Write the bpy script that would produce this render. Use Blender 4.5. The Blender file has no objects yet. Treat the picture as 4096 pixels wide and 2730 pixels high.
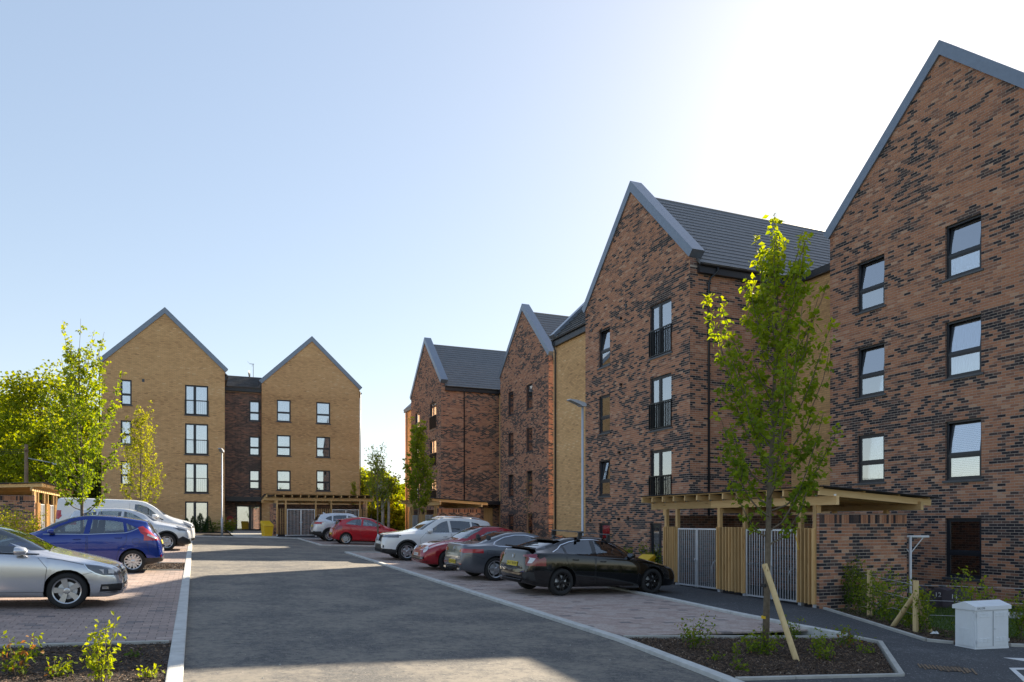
import bpy, bmesh, math, random
import numpy as np
from mathutils import Vector, Matrix, noise
from mathutils.bvhtree import BVHTree
R = math.radians
sc = bpy.context.scene
col = sc.collection
EYE = 1.91
# ------------------------------------------------------------------ camera
cam = bpy.data.objects.new('camera', bpy.data.cameras.new('camera'))
col.objects.link(cam)
cam.location = (0, 0, EYE)
YAW = math.atan(1268 / 3000)
cam.rotation_euler = (R(90), 0, -YAW)
cam.data.sensor_width = 36
cam.data.lens = 36 * 3000 / 4096
cam.data.shift_y = 725 / 4096
cam.data.clip_start = 0.1
cam.data.clip_end = 3000
sc.camera = cam
# ------------------------------------------------------------------ light
SUN_AZ, SUN_EL = R(54), R(28.5)
w = bpy.data.worlds.new('World')
sc.world = w
w.use_nodes = True
wn = w.node_tree
bg = wn.nodes['Background']
sky = wn.nodes.new('ShaderNodeTexSky')
sky.sky_type = 'NISHITA'
sky.sun_disc = False
sky.sun_elevation = SUN_EL
sky.sun_rotation = SUN_AZ
sky.air_density = 1.0
sky.dust_density = 0.45
sky.ozone_density = 1.0
bg.inputs['Strength'].default_value = 0.15
sg = wn.nodes.new('ShaderNodeGamma'); sg.inputs[1].default_value = 0.5
sh = wn.nodes.new('ShaderNodeHueSaturation'); sh.inputs['Hue'].default_value = .505; sh.inputs['Saturation'].default_value = 1.2
wn.links.new(sky.outputs[0], sg.inputs[0]); wn.links.new(sg.outputs[0], sh.inputs['Color'])
wn.links.new(sh.outputs[0], bg.inputs['Color'])
sl = bpy.data.lights.new('sun', 'SUN')
sl.energy = 5.0
sl.angle = R(0.5)
sl.color = (1.0, 0.86, 0.66)
so = bpy.data.objects.new('sun', sl)
col.objects.link(so)
sdir = Vector((math.sin(SUN_AZ) * math.cos(SUN_EL), math.cos(SUN_AZ) * math.cos(SUN_EL), math.sin(SUN_EL)))
so.rotation_euler = sdir.to_track_quat('Z', 'Y').to_euler()
so.location = sdir * 60
sc.view_settings.view_transform = 'Standard'
sc.view_settings.look = 'None'
sc.view_settings.gamma = 1
sc.view_settings.use_curve_mapping = False
sc.view_settings.exposure = 1.5
sc.render.engine = 'CYCLES'
sc.cycles.max_bounces = 8
sc.cycles.transparent_max_bounces = 16
sc.cycles.use_denoising = True
sc.cycles.caustics_reflective = False
sc.cycles.caustics_refractive = False
sc.cycles.sample_clamp_indirect = 6
# ------------------------------------------------------------------ pixel -> place (photo px, 4096 wide)
CY, SY = math.cos(YAW), math.sin(YAW)
def ray(px, py=2090):
    u = (px - 2048) / 3000
    return Vector((u * CY + SY, CY - u * SY, (2090 - py) / 3000))
def on_x(px, py, X):
    d = ray(px, py); p = d * (X / d.x); p.z += EYE; return p
def on_y(px, py, Y):
    d = ray(px, py); p = d * (Y / d.y); p.z += EYE; return p
def gz(x, y):
    return -0.03 * min(max(x, -14), 26) + 0.022 * min(max(y, -25), 66)
def on_g(px, py):
    d = ray(px, py); t = -EYE / (d.z + 0.03 * d.x - 0.022 * d.y)
    p = d * t; p.z += EYE; return p
def to_px(p):
    dep = p[0] * SY + p[1] * CY
    if dep < .2: return (-9e9, 0, dep)
    return (2048 + 3000 * (p[0] * CY - p[1] * SY) / dep, 2090 - 3000 * (p[2] - EYE) / dep, dep)
# ------------------------------------------------------------------ object helpers
def tag(o, label=None, cat=None, group=None, kind=None):
    if label: o['label'] = label
    if cat: o['category'] = cat
    if group: o['group'] = group
    if kind: o['kind'] = kind
    return o
def empty(name, loc=(0, 0, 0), rz=0, label=None, cat=None, group=None):
    o = bpy.data.objects.new(name, None)
    o.empty_display_size = .2
    col.objects.link(o); o.location = loc; o.rotation_euler = (0, 0, rz)
    return tag(o, label, cat, group)
def mobj(name, me, parent=None):
    o = bpy.data.objects.new(name, me); col.objects.link(o); o.parent = parent; return o
def copy_tree(o, parent=None):
    c = o.copy(); col.objects.link(c); c.parent = parent
    for ch in list(o.children): copy_tree(ch, c)
    return c
class MB:
    def __init__(s): s.v = []; s.f = []; s.m = []; s.t = []; s.mi = 0; s.tone = .5; s.T = None
    def add(s, vs, fs):
        b = len(s.v)
        if s.T is not None: vs = [s.T @ Vector(v) for v in vs]
        s.v += [tuple(v) for v in vs]
        for f in fs:
            s.f.append([b + i for i in f]); s.m.append(s.mi); s.t.append(s.tone)
        return s
    def poly(s, pts): return s.add(pts, [range(len(pts))])
    def box(s, x0, y0, z0, x1, y1, z1):
        return s.add([(x0, y0, z0), (x1, y0, z0), (x1, y1, z0), (x0, y1, z0), (x0, y0, z1), (x1, y0, z1), (x1, y1, z1), (x0, y1, z1)],
                     [(0, 3, 2, 1), (4, 5, 6, 7), (0, 1, 5, 4), (1, 2, 6, 5), (2, 3, 7, 6), (3, 0, 4, 7)])
    def bar(s, a, b, wx, wy, up=(0, 0, 1)):
        a = Vector(a); b = Vector(b); d = (b - a).normalized(); u = Vector(up)
        if abs(d.dot(u)) > .98: u = Vector((1, 0, 0))
        x = d.cross(u).normalized() * wx / 2; y = d.cross(x).normalized() * wy / 2
        p = [a - x - y, a + x - y, a + x + y, a - x + y]; q = [v + (b - a) for v in p]
        return s.add(p + q, [(0, 3, 2, 1), (4, 5, 6, 7), (0, 1, 5, 4), (1, 2, 6, 5), (2, 3, 7, 6), (3, 0, 4, 7)])
    def tube(s, pts, rad, n=6, caps=True):
        pts = [Vector(p) for p in pts]; k = len(pts)
        if not hasattr(rad, '__len__'): rad = [rad] * k
        vs = []; up = Vector((.31, .17, .93))
        for i, p in enumerate(pts):
            d = (pts[min(i + 1, k - 1)] - pts[max(i - 1, 0)]).normalized()
            a = d.cross(up)
            if a.length < .05: a = d.cross(Vector((1, 0, 0)))
            a.normalize(); b = d.cross(a)
            for j in range(n):
                t = 2 * math.pi * j / n
                vs.append(p + (a * math.cos(t) + b * math.sin(t)) * rad[i])
        fs = [(i * n + j, i * n + (j + 1) % n, (i + 1) * n + (j + 1) % n, (i + 1) * n + j) for i in range(k - 1) for j in range(n)]
        if caps: fs += [tuple(range(n))[::-1], tuple(range((k - 1) * n, k * n))]
        return s.add(vs, fs)
    def prism(s, pts2, d0, d1, f):            # closed outline in 2-D, extruded; f(a, b, depth) -> 3-D
        n = len(pts2)
        vs = [f(a, b, d0) for a, b in pts2] + [f(a, b, d1) for a, b in pts2]
        return s.add(vs, [tuple(range(n)), tuple(range(n, 2 * n))[::-1]] + [(i, n + i, n + (i + 1) % n, (i + 1) % n) for i in range(n)])
    def mesh(s, name, mats, smooth=False, fix=True):
        me = bpy.data.meshes.new(name); me.from_pydata(s.v, [], s.f)
        for m in (mats if isinstance(mats, (list, tuple)) else [mats]): me.materials.append(m)
        me.polygons.foreach_set('material_index', s.m)
        at = me.attributes.new('tone', 'FLOAT', 'FACE'); at.data.foreach_set('value', s.t)
        if fix:
            bm = bmesh.new(); bm.from_mesh(me); bmesh.ops.recalc_face_normals(bm, faces=bm.faces); bm.to_mesh(me); bm.free()
        if smooth: me.polygons.foreach_set('use_smooth', [True] * len(me.polygons))
        me.update(); return me
    def build(s, name, mats, parent=None, smooth=False, fix=True):
        return mobj(name, s.mesh(name, mats, smooth, fix), parent)
def np_mesh(name, V, F, tone, mat):          # V (n,3), F (m,4), tone (m)
    me = bpy.data.meshes.new(name)
    me.vertices.add(len(V)); me.vertices.foreach_set('co', np.asarray(V, np.float32).ravel())
    F = np.asarray(F, np.int32); k = F.shape[1]
    me.loops.add(F.size); me.loops.foreach_set('vertex_index', F.ravel())
    me.polygons.add(len(F)); me.polygons.foreach_set('loop_start', np.arange(0, F.size, k, dtype=np.int32))
    me.polygons.foreach_set('use_smooth', np.zeros(len(F), bool))
    me.update(calc_edges=True)
    at = me.attributes.new('tone', 'FLOAT', 'FACE'); at.data.foreach_set('value', np.asarray(tone, np.float32))
    me.materials.append(mat); return me
BOXF5 = np.array([(4, 5, 6, 7), (0, 1, 5, 4), (1, 2, 6, 5), (2, 3, 7, 6), (3, 0, 4, 7)])
def boxes_mesh(name, O, u, v, n, s0, s1, t0, t1, d0, d1, tone, mat):     # many small boxes on a plane, no back face
    O, u, v, n = [np.array(a, float) for a in (O, u, v, n)]
    N = len(s0); S = np.stack([s0, s1, s1, s0, s0, s1, s1, s0], 1); T = np.stack([t0, t0, t1, t1, t0, t0, t1, t1], 1)
    D = np.stack([d0] * 4 + [d1] * 4, 1)
    V = O + S[..., None] * u + T[..., None] * v + D[..., None] * n
    F = (np.arange(N)[:, None, None] * 8 + BOXF5[None]).reshape(-1, 4)
    return np_mesh(name, V.reshape(-1, 3), F, np.repeat(tone, 5), mat)
def text_mesh(body, size, mat, depth=.0006):
    cu = bpy.data.curves.new('lettering', 'FONT'); cu.body = body; cu.size = size; cu.align_x = 'CENTER'; cu.align_y = 'CENTER'; cu.extrude = depth
    o = bpy.data.objects.new('lettering', cu); col.objects.link(o)
    bpy.context.view_layer.update()
    me = bpy.data.meshes.new_from_object(o.evaluated_get(bpy.context.evaluated_depsgraph_get()))
    bpy.data.objects.remove(o); me.materials.clear(); me.materials.append(mat); return me
# ------------------------------------------------------------------ materials
def mat(name):
    m = bpy.data.materials.new(name); m.use_nodes = True
    return m, m.node_tree, m.node_tree.nodes['Principled BSDF']
def setp(b, base=None, rough=None, metal=None, spec=None, coat=None):
    if base is not None: b.inputs['Base Color'].default_value = (*base, 1)
    if rough is not None: b.inputs['Roughness'].default_value = rough
    if metal is not None: b.inputs['Metallic'].default_value = metal
    if spec is not None: b.inputs['Specular IOR Level'].default_value = spec
    if coat is not None: b.inputs['Coat Weight'].default_value = coat; b.inputs['Coat Roughness'].default_value = .03
def nd(t, ty, **k):
    n = t.nodes.new(ty)
    for a, v in k.items(): setattr(n, a, v)
    return n
def ramp(t, fac, stops, interp='LINEAR'):
    r = nd(t, 'ShaderNodeValToRGB'); r.color_ramp.interpolation = interp; e = r.color_ramp.elements
    while len(e) < len(stops): e.new(.5)
    for i, (p, c) in enumerate(stops): e[i].position = p; e[i].color = (*c, 1)
    t.links.new(fac, r.inputs[0]); return r.outputs[0]
def coords(t, kind='Object', scale=(1, 1, 1)):
    c = nd(t, 'ShaderNodeTexCoord'); m = nd(t, 'ShaderNodeMapping'); m.inputs['Scale'].default_value = scale
    t.links.new(c.outputs[kind], m.inputs[0]); return m.outputs[0]
def noi(t, vec, scale, detail=4, rough=.55):
    n = nd(t, 'ShaderNodeTexNoise'); n.inputs['Scale'].default_value = scale; n.inputs['Detail'].default_value = detail; n.inputs['Roughness'].default_value = rough
    t.links.new(vec, n.inputs['Vector']); return n.outputs['Fac']
def mixc(t, fac, a, b, mode='MIX'):
    m = nd(t, 'ShaderNodeMix', data_type='RGBA', blend_type=mode)
    for i, x in ((0, fac), (6, a), (7, b)):
        if hasattr(x, 'links') or hasattr(x, 'is_linked'): t.links.new(x, m.inputs[i])
        else: m.inputs[i].default_value = x if i == 0 else (*x, 1)
    return m.outputs[2]
def bump(t, b, h, st=.3, dist=.01):
    n = nd(t, 'ShaderNodeBump'); n.inputs['Strength'].default_value = st; n.inputs['Distance'].default_value = dist
    t.links.new(h, n.inputs['Height']); t.links.new(n.outputs[0], b.inputs['Normal'])
def attr(t, name='tone'):
    a = nd(t, 'ShaderNodeAttribute', attribute_name=name); return a.outputs['Fac']
def world_pos(t):
    return nd(t, 'ShaderNodeNewGeometry').outputs['Position']
def simple(name, base, rough=.6, metal=0, spec=.5, coat=0, var=.12, vs=6, bst=0, world=True):
    m, t, b = mat(name); setp(b, base, rough, metal, spec, coat)
    p = world_pos(t) if world else coords(t)
    if var:
        n = noi(t, p, vs, 5)
        c = ramp(t, n, [(.25, [x * (1 - var) for x in base]), (.75, [min(1, x * (1 + var)) for x in base])])
        t.links.new(c, b.inputs['Base Color'])
        if bst: bump(t, b, noi(t, p, vs * 12, 3), bst, .004)
    return m
def toned(name, stops, rough=.85, var=.25, fine=60, bst=.35, world=True, spec=.3):
    m, t, b = mat(name); setp(b, rough=rough, spec=spec)
    c = ramp(t, attr(t), stops)
    n = noi(t, world_pos(t) if world else coords(t), fine, 4)
    g = ramp(t, n, [(.25, (1 - var,) * 3), (.75, (1 + var * .6,) * 3)])
    t.links.new(mixc(t, 1.0, c, g, 'MULTIPLY'), b.inputs['Base Color'])
    bump(t, b, n, bst, .004); return m
M = {}
M['brick_red'] = toned('red_brick', [(0, (.032, .028, .034)), (.12, (.05, .043, .048)), (.27, (.10, .07, .064)), (.42, (.25, .135, .098)), (.62, (.44, .205, .122)), (.85, (.50, .245, .145)), (1, (.56, .35, .24))])
M['brick_buff'] = toned('buff_brick', [(0, (.43, .25, .115)), (.3, (.62, .375, .18)), (.6, (.73, .455, .22)), (.85, (.79, .505, .25)), (1, (.82, .60, .34))], bst=.25, var=.15)
M['mortar'] = simple('light_mortar', (.50, .43, .37), .95, var=.2, vs=30)
M['mortar_buff'] = simple('buff_mortar', (.42, .28, .16), .95, var=.15, vs=30)
def bricktex(name, a, b_, mo):
    m, t, b = mat(name); setp(b, rough=.9, spec=.3)
    g = nd(t, 'ShaderNodeNewGeometry'); sp = nd(t, 'ShaderNodeSeparateXYZ'); t.links.new(g.outputs['Position'], sp.inputs[0])
    ad = nd(t, 'ShaderNodeMath', operation='ADD'); t.links.new(sp.outputs[0], ad.inputs[0]); t.links.new(sp.outputs[1], ad.inputs[1])
    cm = nd(t, 'ShaderNodeCombineXYZ'); t.links.new(ad.outputs[0], cm.inputs[0]); t.links.new(sp.outputs[2], cm.inputs[1])
    k = nd(t, 'ShaderNodeTexBrick'); k.inputs['Scale'].default_value = 1; k.inputs['Brick Width'].default_value = .225; k.inputs['Row Height'].default_value = .075; k.inputs['Mortar Size'].default_value = .006
    k.inputs['Color1'].default_value = (*a, 1); k.inputs['Color2'].default_value = (*b_, 1); k.inputs['Mortar'].default_value = (*mo, 1)
    t.links.new(cm.outputs[0], k.inputs[0]); t.links.new(k.outputs[0], b.inputs['Base Color']); return m
M['brick_red_plain'] = bricktex('red_brick_far_face', (.34, .17, .12), (.10, .075, .07), (.4, .34, .3))
M['brick_buff_plain'] = bricktex('buff_brick_far_face', (.66, .40, .24), (.72, .44, .27), (.45, .29, .18))
M['tile'] = toned('roof_tile', [(0, (.10, .108, .12)), (1, (.155, .165, .18))], rough=.5, var=.2, fine=25, bst=.15, spec=.5)
M['coping'] = simple('grey_metal_coping', (.20, .24, .30), .35, metal=.35, var=.08)
M['fascia'] = simple('dark_fascia', (.022, .026, .034), .4, var=.1)
M['frame'] = simple('anthracite_frame', (.022, .026, .035), .35, var=.05)
M['sill'] = simple('grey_sill', (.07, .08, .095), .4, var=.1)
M['rail'] = simple('black_railing', (.008, .009, .011), .35, var=0)
M['blind'] = simple('white_blind', (.75, .76, .78), .8, var=.03)
M['curtain'] = simple('white_curtain', (.72, .74, .76), .9, var=.06, vs=9)
M['curtain_dark'] = simple('dark_net_curtain', (.10, .14, .15), .9, var=.3, vs=9)
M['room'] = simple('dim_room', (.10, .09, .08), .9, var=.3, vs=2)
def glass(name, tint, refl, rough=.01):
    m, t, b = mat(name); t.nodes.remove(b); out = t.nodes['Material Output']
    tr = nd(t, 'ShaderNodeBsdfTransparent'); tr.inputs[0].default_value = (*tint, 1)
    gl = nd(t, 'ShaderNodeBsdfGlossy'); gl.inputs['Roughness'].default_value = rough; gl.inputs[0].default_value = (.93, .96, 1, 1)
    fr = nd(t, 'ShaderNodeFresnel'); fr.inputs[0].default_value = 1.5
    mr = nd(t, 'ShaderNodeMapRange'); mr.inputs[1].default_value = 0; mr.inputs[2].default_value = 1; mr.inputs[3].default_value = refl; mr.inputs[4].default_value = 1
    t.links.new(fr.outputs[0], mr.inputs[0]); mx = nd(t, 'ShaderNodeMixShader')
    t.links.new(mr.outputs[0], mx.inputs[0]); t.links.new(tr.outputs[0], mx.inputs[1]); t.links.new(gl.outputs[0], mx.inputs[2]); t.links.new(mx.outputs[0], out.inputs[0]); return m
M['glass'] = glass('window_glass', (.82, .86, .9), .45)
M['car_glass'] = glass('car_glass', (.55, .62, .62), .14)
M['tint_glass'] = glass('tinted_car_glass', (.10, .11, .12), .12)
M['lamp_glass'] = glass('clear_lamp_cover', (.9, .92, .95), .10)
def timber(name, a, c):
    m, t, b = mat(name); setp(b, rough=.8, spec=.25)
    tc = nd(t, 'ShaderNodeTexCoord'); oi = nd(t, 'ShaderNodeObjectInfo')
    mp = nd(t, 'ShaderNodeMapping'); mp.inputs['Scale'].default_value = (14, 14, 1.2); t.links.new(tc.outputs['Object'], mp.inputs[0])
    cb = nd(t, 'ShaderNodeCombineXYZ'); mu = nd(t, 'ShaderNodeMath', operation='MULTIPLY'); mu.inputs[1].default_value = 40
    t.links.new(oi.outputs['Random'], mu.inputs[0]); t.links.new(mu.outputs[0], cb.inputs[2]); t.links.new(cb.outputs[0], mp.inputs['Location'])
    n1 = noi(t, mp.outputs[0], 3, 5, .6); n2 = noi(t, mp.outputs[0], .8, 2)
    k = mixc(t, .6, ramp(t, n1, [(.3, a), (.7, c)]), ramp(t, n2, [(.3, a), (.7, c)]))
    v = nd(t, 'ShaderNodeTexVoronoi'); v.inputs['Scale'].default_value = .9; t.links.new(mp.outputs[0], v.inputs['Vector'])
    kn = ramp(t, v.outputs['Distance'], [(.05, (.35, .25, .16)), (.13, (1, 1, 1))])
    rv = nd(t, 'ShaderNodeMapRange'); rv.inputs[3].default_value = .72; rv.inputs[4].default_value = 1.15; t.links.new(oi.outputs['Random'], rv.inputs[0])
    cr = nd(t, 'ShaderNodeCombineXYZ')
    for i in range(3): t.links.new(rv.outputs[0], cr.inputs[i])
    t.links.new(mixc(t, 1.0, mixc(t, 1.0, k, kn, 'MULTIPLY'), cr.outputs[0], 'MULTIPLY'), b.inputs['Base Color'])
    bump(t, b, n1, .25, .003); return m
M['timber'] = timber('pine_boards', (.60, .37, .16), (.80, .55, .27))
M['timber_beam'] = timber('pine_beam', (.62, .40, .18), (.82, .58, .30))
M['stake'] = timber('round_stake', (.50, .36, .18), (.68, .52, .28))
M['galv'] = simple('galvanised_steel', (.70, .73, .78), .42, metal=.6, var=.12, vs=9)
M['corrugated'] = simple('dark_corrugated_sheet', (.05, .055, .065), .5, var=.15)
M['white_post'] = simple('white_painted_steel', (.75, .77, .8), .4, var=.04)
M['lamp_grey'] = simple('lamp_column_grey', (.50, .54, .60), .45, metal=.3, var=.06)
M['cabinet'] = simple('pale_grey_cabinet', (.74, .77, .80), .55, var=.05, bst=.05)
M['cab_line'] = simple('cabinet_gap', (.10, .11, .13), .7, var=0)
M['yellow'] = simple('yellow_plastic', (.75, .47, .015), .5, var=.08)
M['red_sign'] = simple('red_sign', (.33, .03, .025), .5, var=.05)
M['white_ink'] = simple('white_print', (.8, .8, .8), .6, var=0)
M['black_ink'] = simple('black_print', (.01, .01, .01), .6, var=0)
M['bin'] = simple('dark_grey_plastic', (.075, .06, .075), .5, var=.1)
M['concrete'] = simple('concrete_kerb', (.52, .52, .50), .85, var=.18, vs=5, bst=.2)
M['slab'] = simple('concrete_slab', (.42, .41, .38), .85, var=.15, vs=4, bst=.15)
M['white_line'] = simple('white_road_paint', (.68, .68, .68), .7, var=.12, vs=14)
M['iron'] = simple('cast_iron', (.05, .045, .042), .6, metal=.4, var=.2, vs=20, bst=.3)
M['mud'] = simple('dried_mud', (.20, .14, .09), .95, var=.3, vs=25, bst=.4)
def asphalt(name, dark, light, dust, dust_amt, chips):
    m, t, b = mat(name); setp(b, rough=.88, spec=.3); p = world_pos(t)
    n1 = noi(t, p, 38, 6, .75); n2 = noi(t, p, .9, 5, .65); n3 = noi(t, p, 9, 5, .75)
    base = ramp(t, n1, [(.36, dark), (.62, light)])
    mk = nd(t, 'ShaderNodeMath', operation='ADD'); t.links.new(n2, mk.inputs[0]); t.links.new(n3, mk.inputs[1]); mh = nd(t, 'ShaderNodeMath', operation='MULTIPLY'); mh.inputs[1].default_value = .5; t.links.new(mk.outputs[0], mh.inputs[0]); mk = mh
    k = ramp(t, mk.outputs[0], [((.90 - dust_amt) / 2, (0, 0, 0)), ((1.16 - dust_amt) / 2, (1, 1, 1))])
    c = mixc(t, k, base, dust)
    v = nd(t, 'ShaderNodeTexVoronoi'); v.inputs['Scale'].default_value = 75; t.links.new(p, v.inputs['Vector'])
    ck = ramp(t, v.outputs['Color'], [(1 - chips, (0, 0, 0)), (1 - chips + .01, (1, 1, 1))])
    c = mixc(t, ck, c, [min(1, x * 1.9) for x in dust])
    t.links.new(c, b.inputs['Base Color']); bump(t, b, n1, .5, .012); return m
M['road'] = asphalt('worn_asphalt', (.045, .046, .05), (.17, .165, .158), (.225, .205, .176), .03, .06)
M['path'] = asphalt('dark_path_asphalt', (.05, .052, .057), (.095, .098, .105), (.14, .14, .145), -.16, .12)
M['paver'] = toned('block_paver', [(0, (.16, .145, .15)), (.2, (.25, .215, .205)), (.5, (.35, .275, .245)), (.8, (.43, .33, .29)), (1, (.48, .40, .36))], rough=.9, var=.25, fine=22, bst=.25)
M['joint'] = simple('paver_joint_grit', (.06, .055, .05), .95, var=.35, vs=40)
M['soil'] = simple('dark_mulch', (.035, .024, .018), .95, var=.5, vs=30, bst=.6)
M['chip'] = toned('bark_chip', [(0, (.03, .02, .015)), (.45, (.10, .065, .045)), (.8, (.24, .16, .105)), (1, (.50, .40, .30))], rough=.9, fine=80)
M['earth'] = simple('ground_earth', (.10, .10, .05), .95, var=.4, vs=.7, bst=.4)
M['lawn'] = simple('lawn_base', (.05, .085, .018), .95, var=.4, vs=6, bst=.4)
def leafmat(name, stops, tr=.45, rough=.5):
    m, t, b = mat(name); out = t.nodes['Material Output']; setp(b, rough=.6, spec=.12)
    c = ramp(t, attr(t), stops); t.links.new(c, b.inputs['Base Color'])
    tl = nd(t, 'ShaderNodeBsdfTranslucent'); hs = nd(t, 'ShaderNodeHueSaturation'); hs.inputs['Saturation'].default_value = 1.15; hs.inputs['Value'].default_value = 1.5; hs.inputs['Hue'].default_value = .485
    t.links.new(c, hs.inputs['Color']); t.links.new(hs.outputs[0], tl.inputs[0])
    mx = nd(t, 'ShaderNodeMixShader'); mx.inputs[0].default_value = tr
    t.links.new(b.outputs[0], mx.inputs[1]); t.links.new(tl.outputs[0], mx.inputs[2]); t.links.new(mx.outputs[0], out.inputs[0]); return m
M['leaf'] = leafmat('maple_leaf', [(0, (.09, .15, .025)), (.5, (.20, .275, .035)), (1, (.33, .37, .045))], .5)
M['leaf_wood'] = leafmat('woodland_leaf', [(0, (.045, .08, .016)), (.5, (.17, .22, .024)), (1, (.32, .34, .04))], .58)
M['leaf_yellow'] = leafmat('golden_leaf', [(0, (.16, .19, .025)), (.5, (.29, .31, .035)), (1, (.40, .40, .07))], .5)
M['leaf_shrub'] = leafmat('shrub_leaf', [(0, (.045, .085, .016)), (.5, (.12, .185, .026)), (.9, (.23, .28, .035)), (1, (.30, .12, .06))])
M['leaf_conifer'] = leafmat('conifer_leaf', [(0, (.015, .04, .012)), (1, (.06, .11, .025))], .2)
M['grass'] = leafmat('grass_blade', [(0, (.04, .075, .012)), (1, (.10, .16, .03))], .35)
M['bark'] = simple('grey_brown_bark', (.15, .12, .085), .9, var=.35, vs=18, bst=.5)
M['birch'] = simple('white_birch_bark', (.55, .53, .48), .8, var=.35, vs=7, bst=.3)
M['pole'] = simple('timber_utility_pole', (.24, .16, .10), .9, var=.2, vs=5)
# ------------------------------------------------------------------ shared small-piece helpers
rng = np.random.default_rng(11)
random.seed(5)
GU, GV = (1, 0, -.03), (0, 1, .022)
def adopt(o, root):
    o.parent = root
    o.matrix_parent_inverse = (Matrix.Translation(root.location) @ root.rotation_euler.to_matrix().to_4x4()).inverted()
    return o
def sheet(name, pts, dz, m, kind='structure', parent=None):
    mb = MB(); mb.poly([(x, y, gz(x, y) + dz) for x, y in pts])
    o = mb.build(name, m, parent, fix=False)
    if kind: tag(o, kind=kind)
    return o
_pc = {}
def piece(name, a, b, wx, wy, m, parent=None, up=(0, 0, 1), root=None):   # one straight timber / bar as its own object, local Z along it
    a = Vector(a); b = Vector(b); L = (b - a).length
    key = (round(L, 3), wx, wy, m.name)
    if key not in _pc:
        mb = MB(); mb.box(-wx / 2, -wy / 2, 0, wx / 2, wy / 2, L); _pc[key] = mb.mesh(name, m)
    z = (b - a).normalized(); u = Vector(up)
    if abs(z.dot(u)) > .98: u = Vector((1, 0, 0))
    x = z.cross(u).normalized(); y = z.cross(x)
    o = mobj(name, _pc[key]); o.matrix_basis = Matrix.Translation(a) @ Matrix((x, y, z)).transposed().to_4x4()
    if parent is not None: o.parent = parent
    if root is not None: adopt(o, root)
    return o
def pick(cent, k=300, flt=None, need=None):
    d = np.full(len(cent), 1e9)
    for i, c in enumerate(cent):
        if need is not None and not need[i]: continue
        x, y, dep = to_px(c)
        if 15 < x < 4080 and 10 < y < 2720 and (flt is None or flt(c)): d[i] = dep
    o = np.argsort(d); o = o[d[o] < 1e8]
    return o[:k]
def single_set(name, O, u, v, n, s0, s1, t0, t1, d0, d1, tone, m, idx, parent):
    """singles: alike pieces as own objects that share a few meshes"""
    cache = {}
    u_, v_, n_ = Vector(u), Vector(v), Vector(n)
    for i in idx:
        q = (round(float(s1[i] - s0[i]), 3), round(float(t1[i] - t0[i]), 3), round(float(d1[i] - d0[i]), 3), int(tone[i] * 13.99))
        if q not in cache:
            mb = MB(); mb.tone = (q[3] + .5) / 14; a, b = q[0] / 2, q[1] / 2
            mb.box(-a, -b, 0, a, b, q[2]); cache[q] = mb.mesh(name, m)
        o = mobj(name, cache[q])
        c = Vector(O) + u_ * float((s0[i] + s1[i]) / 2) + v_ * float((t0[i] + t1[i]) / 2) + n_ * float(d0[i])
        x = u_.normalized(); y = v_.normalized(); z = x.cross(y)
        o.matrix_basis = Matrix.Translation(c) @ Matrix((x, y, z)).transposed().to_4x4()
        o.parent = parent
# ------------------------------------------------------------------ the ground
gm = MB(); ext = [-900, -200, -60, -25, -14, 0, 13, 26, 60, 200, 900]; eyy = [-300, -60, -25, 0, 22, 44, 66, 90, 160, 300, 1200]
for i in range(len(ext) - 1):
    for j in range(len(eyy) - 1):
        gm.poly([(ext[a], eyy[b], gz(ext[a], eyy[b]) - .08) for a, b in ((i, j), (i + 1, j), (i + 1, j + 1), (i, j + 1))])
tag(gm.build('ground', M['earth'], fix=False), kind='structure')
sheet('road', [(-.12, -24), (6.1, -24), (6.1, 33.5), (12.4, 33.5), (12.4, 39.66), (6.1, 39.66), (6.1, 48.2), (-6.6, 48.2), (-6.6, 41.2), (-.12, 41.2)], 0, M['road'])
sheet('footpath', [(5.68, -12), (24, -12), (24, 6.5), (12.6, 8.12), (11.55, 8.6), (11.3, 8.9), (13.12, 12.9), (13.12, 20.5), (12.4, 33.4), (10.45, 33.4), (10.45, 15), (10.38, 9.5), (10.38, 8.95), (8.32, 6.84), (5.98, 7.14), (5.82, 6.0), (5.68, 3.0)], .05, M['path'])
sheet('footpath', [(12.42, 33.5), (14, 33.5), (14, 62), (12.42, 62)], .03, M['path'])
sheet('footpath', [(4.9, 48.35), (12.4, 48.35), (12.4, 55), (4.9, 55)], .03, M['path'])
sheet('entrance_paving', [(2.2, 48.35), (4.85, 48.35), (4.85, 61.9), (2.2, 61.9)], .035, M['slab'])
sheet('lawn', [(13.3, 12.9), (12.1, 8.9), (13, 8.6), (24, 6.9), (24, 12), (19.4, 12.9)], .02, M['lawn'])
sheet('lawn', [(13.2, 20.6), (15.7, 20.6), (15.7, 33.3), (12.5, 33.3)], .02, M['lawn'])
# grass blades on the near lawn
def blades(name, n, fx, h0, h1, m, parent=None, wd=.006):
    P = np.array([fx() for _ in range(n)]); a = rng.uniform(0, 6.28, n); h = rng.uniform(h0, h1, n); ln = rng.uniform(-.6, .6, (n, 2)) * h[:, None]
    dx = np.cos(a) * wd; dy = np.sin(a) * wd
    V = np.zeros((n, 3, 3)); V[:, 0] = P + np.stack([dx, dy, dx * 0], 1); V[:, 1] = P - np.stack([dx, dy, dx * 0], 1)
    V[:, 2] = P; V[:, 2, :2] += ln; V[:, 2, 2] += h
    return mobj(name, np_mesh(name, V.reshape(-1, 3), np.arange(3 * n).reshape(-1, 3), rng.uniform(0, 1, n), m), parent)
def lawn_pt():
    while 1:
        x, y = rng.uniform(12.3, 19.3), rng.uniform(7.6, 12.9)
        if y > 8.9 - (x - 12.1) * .17 and y < 8.9 + (x - 12.1) * 3.2: return (x, y, gz(x, y) + .015)
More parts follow.
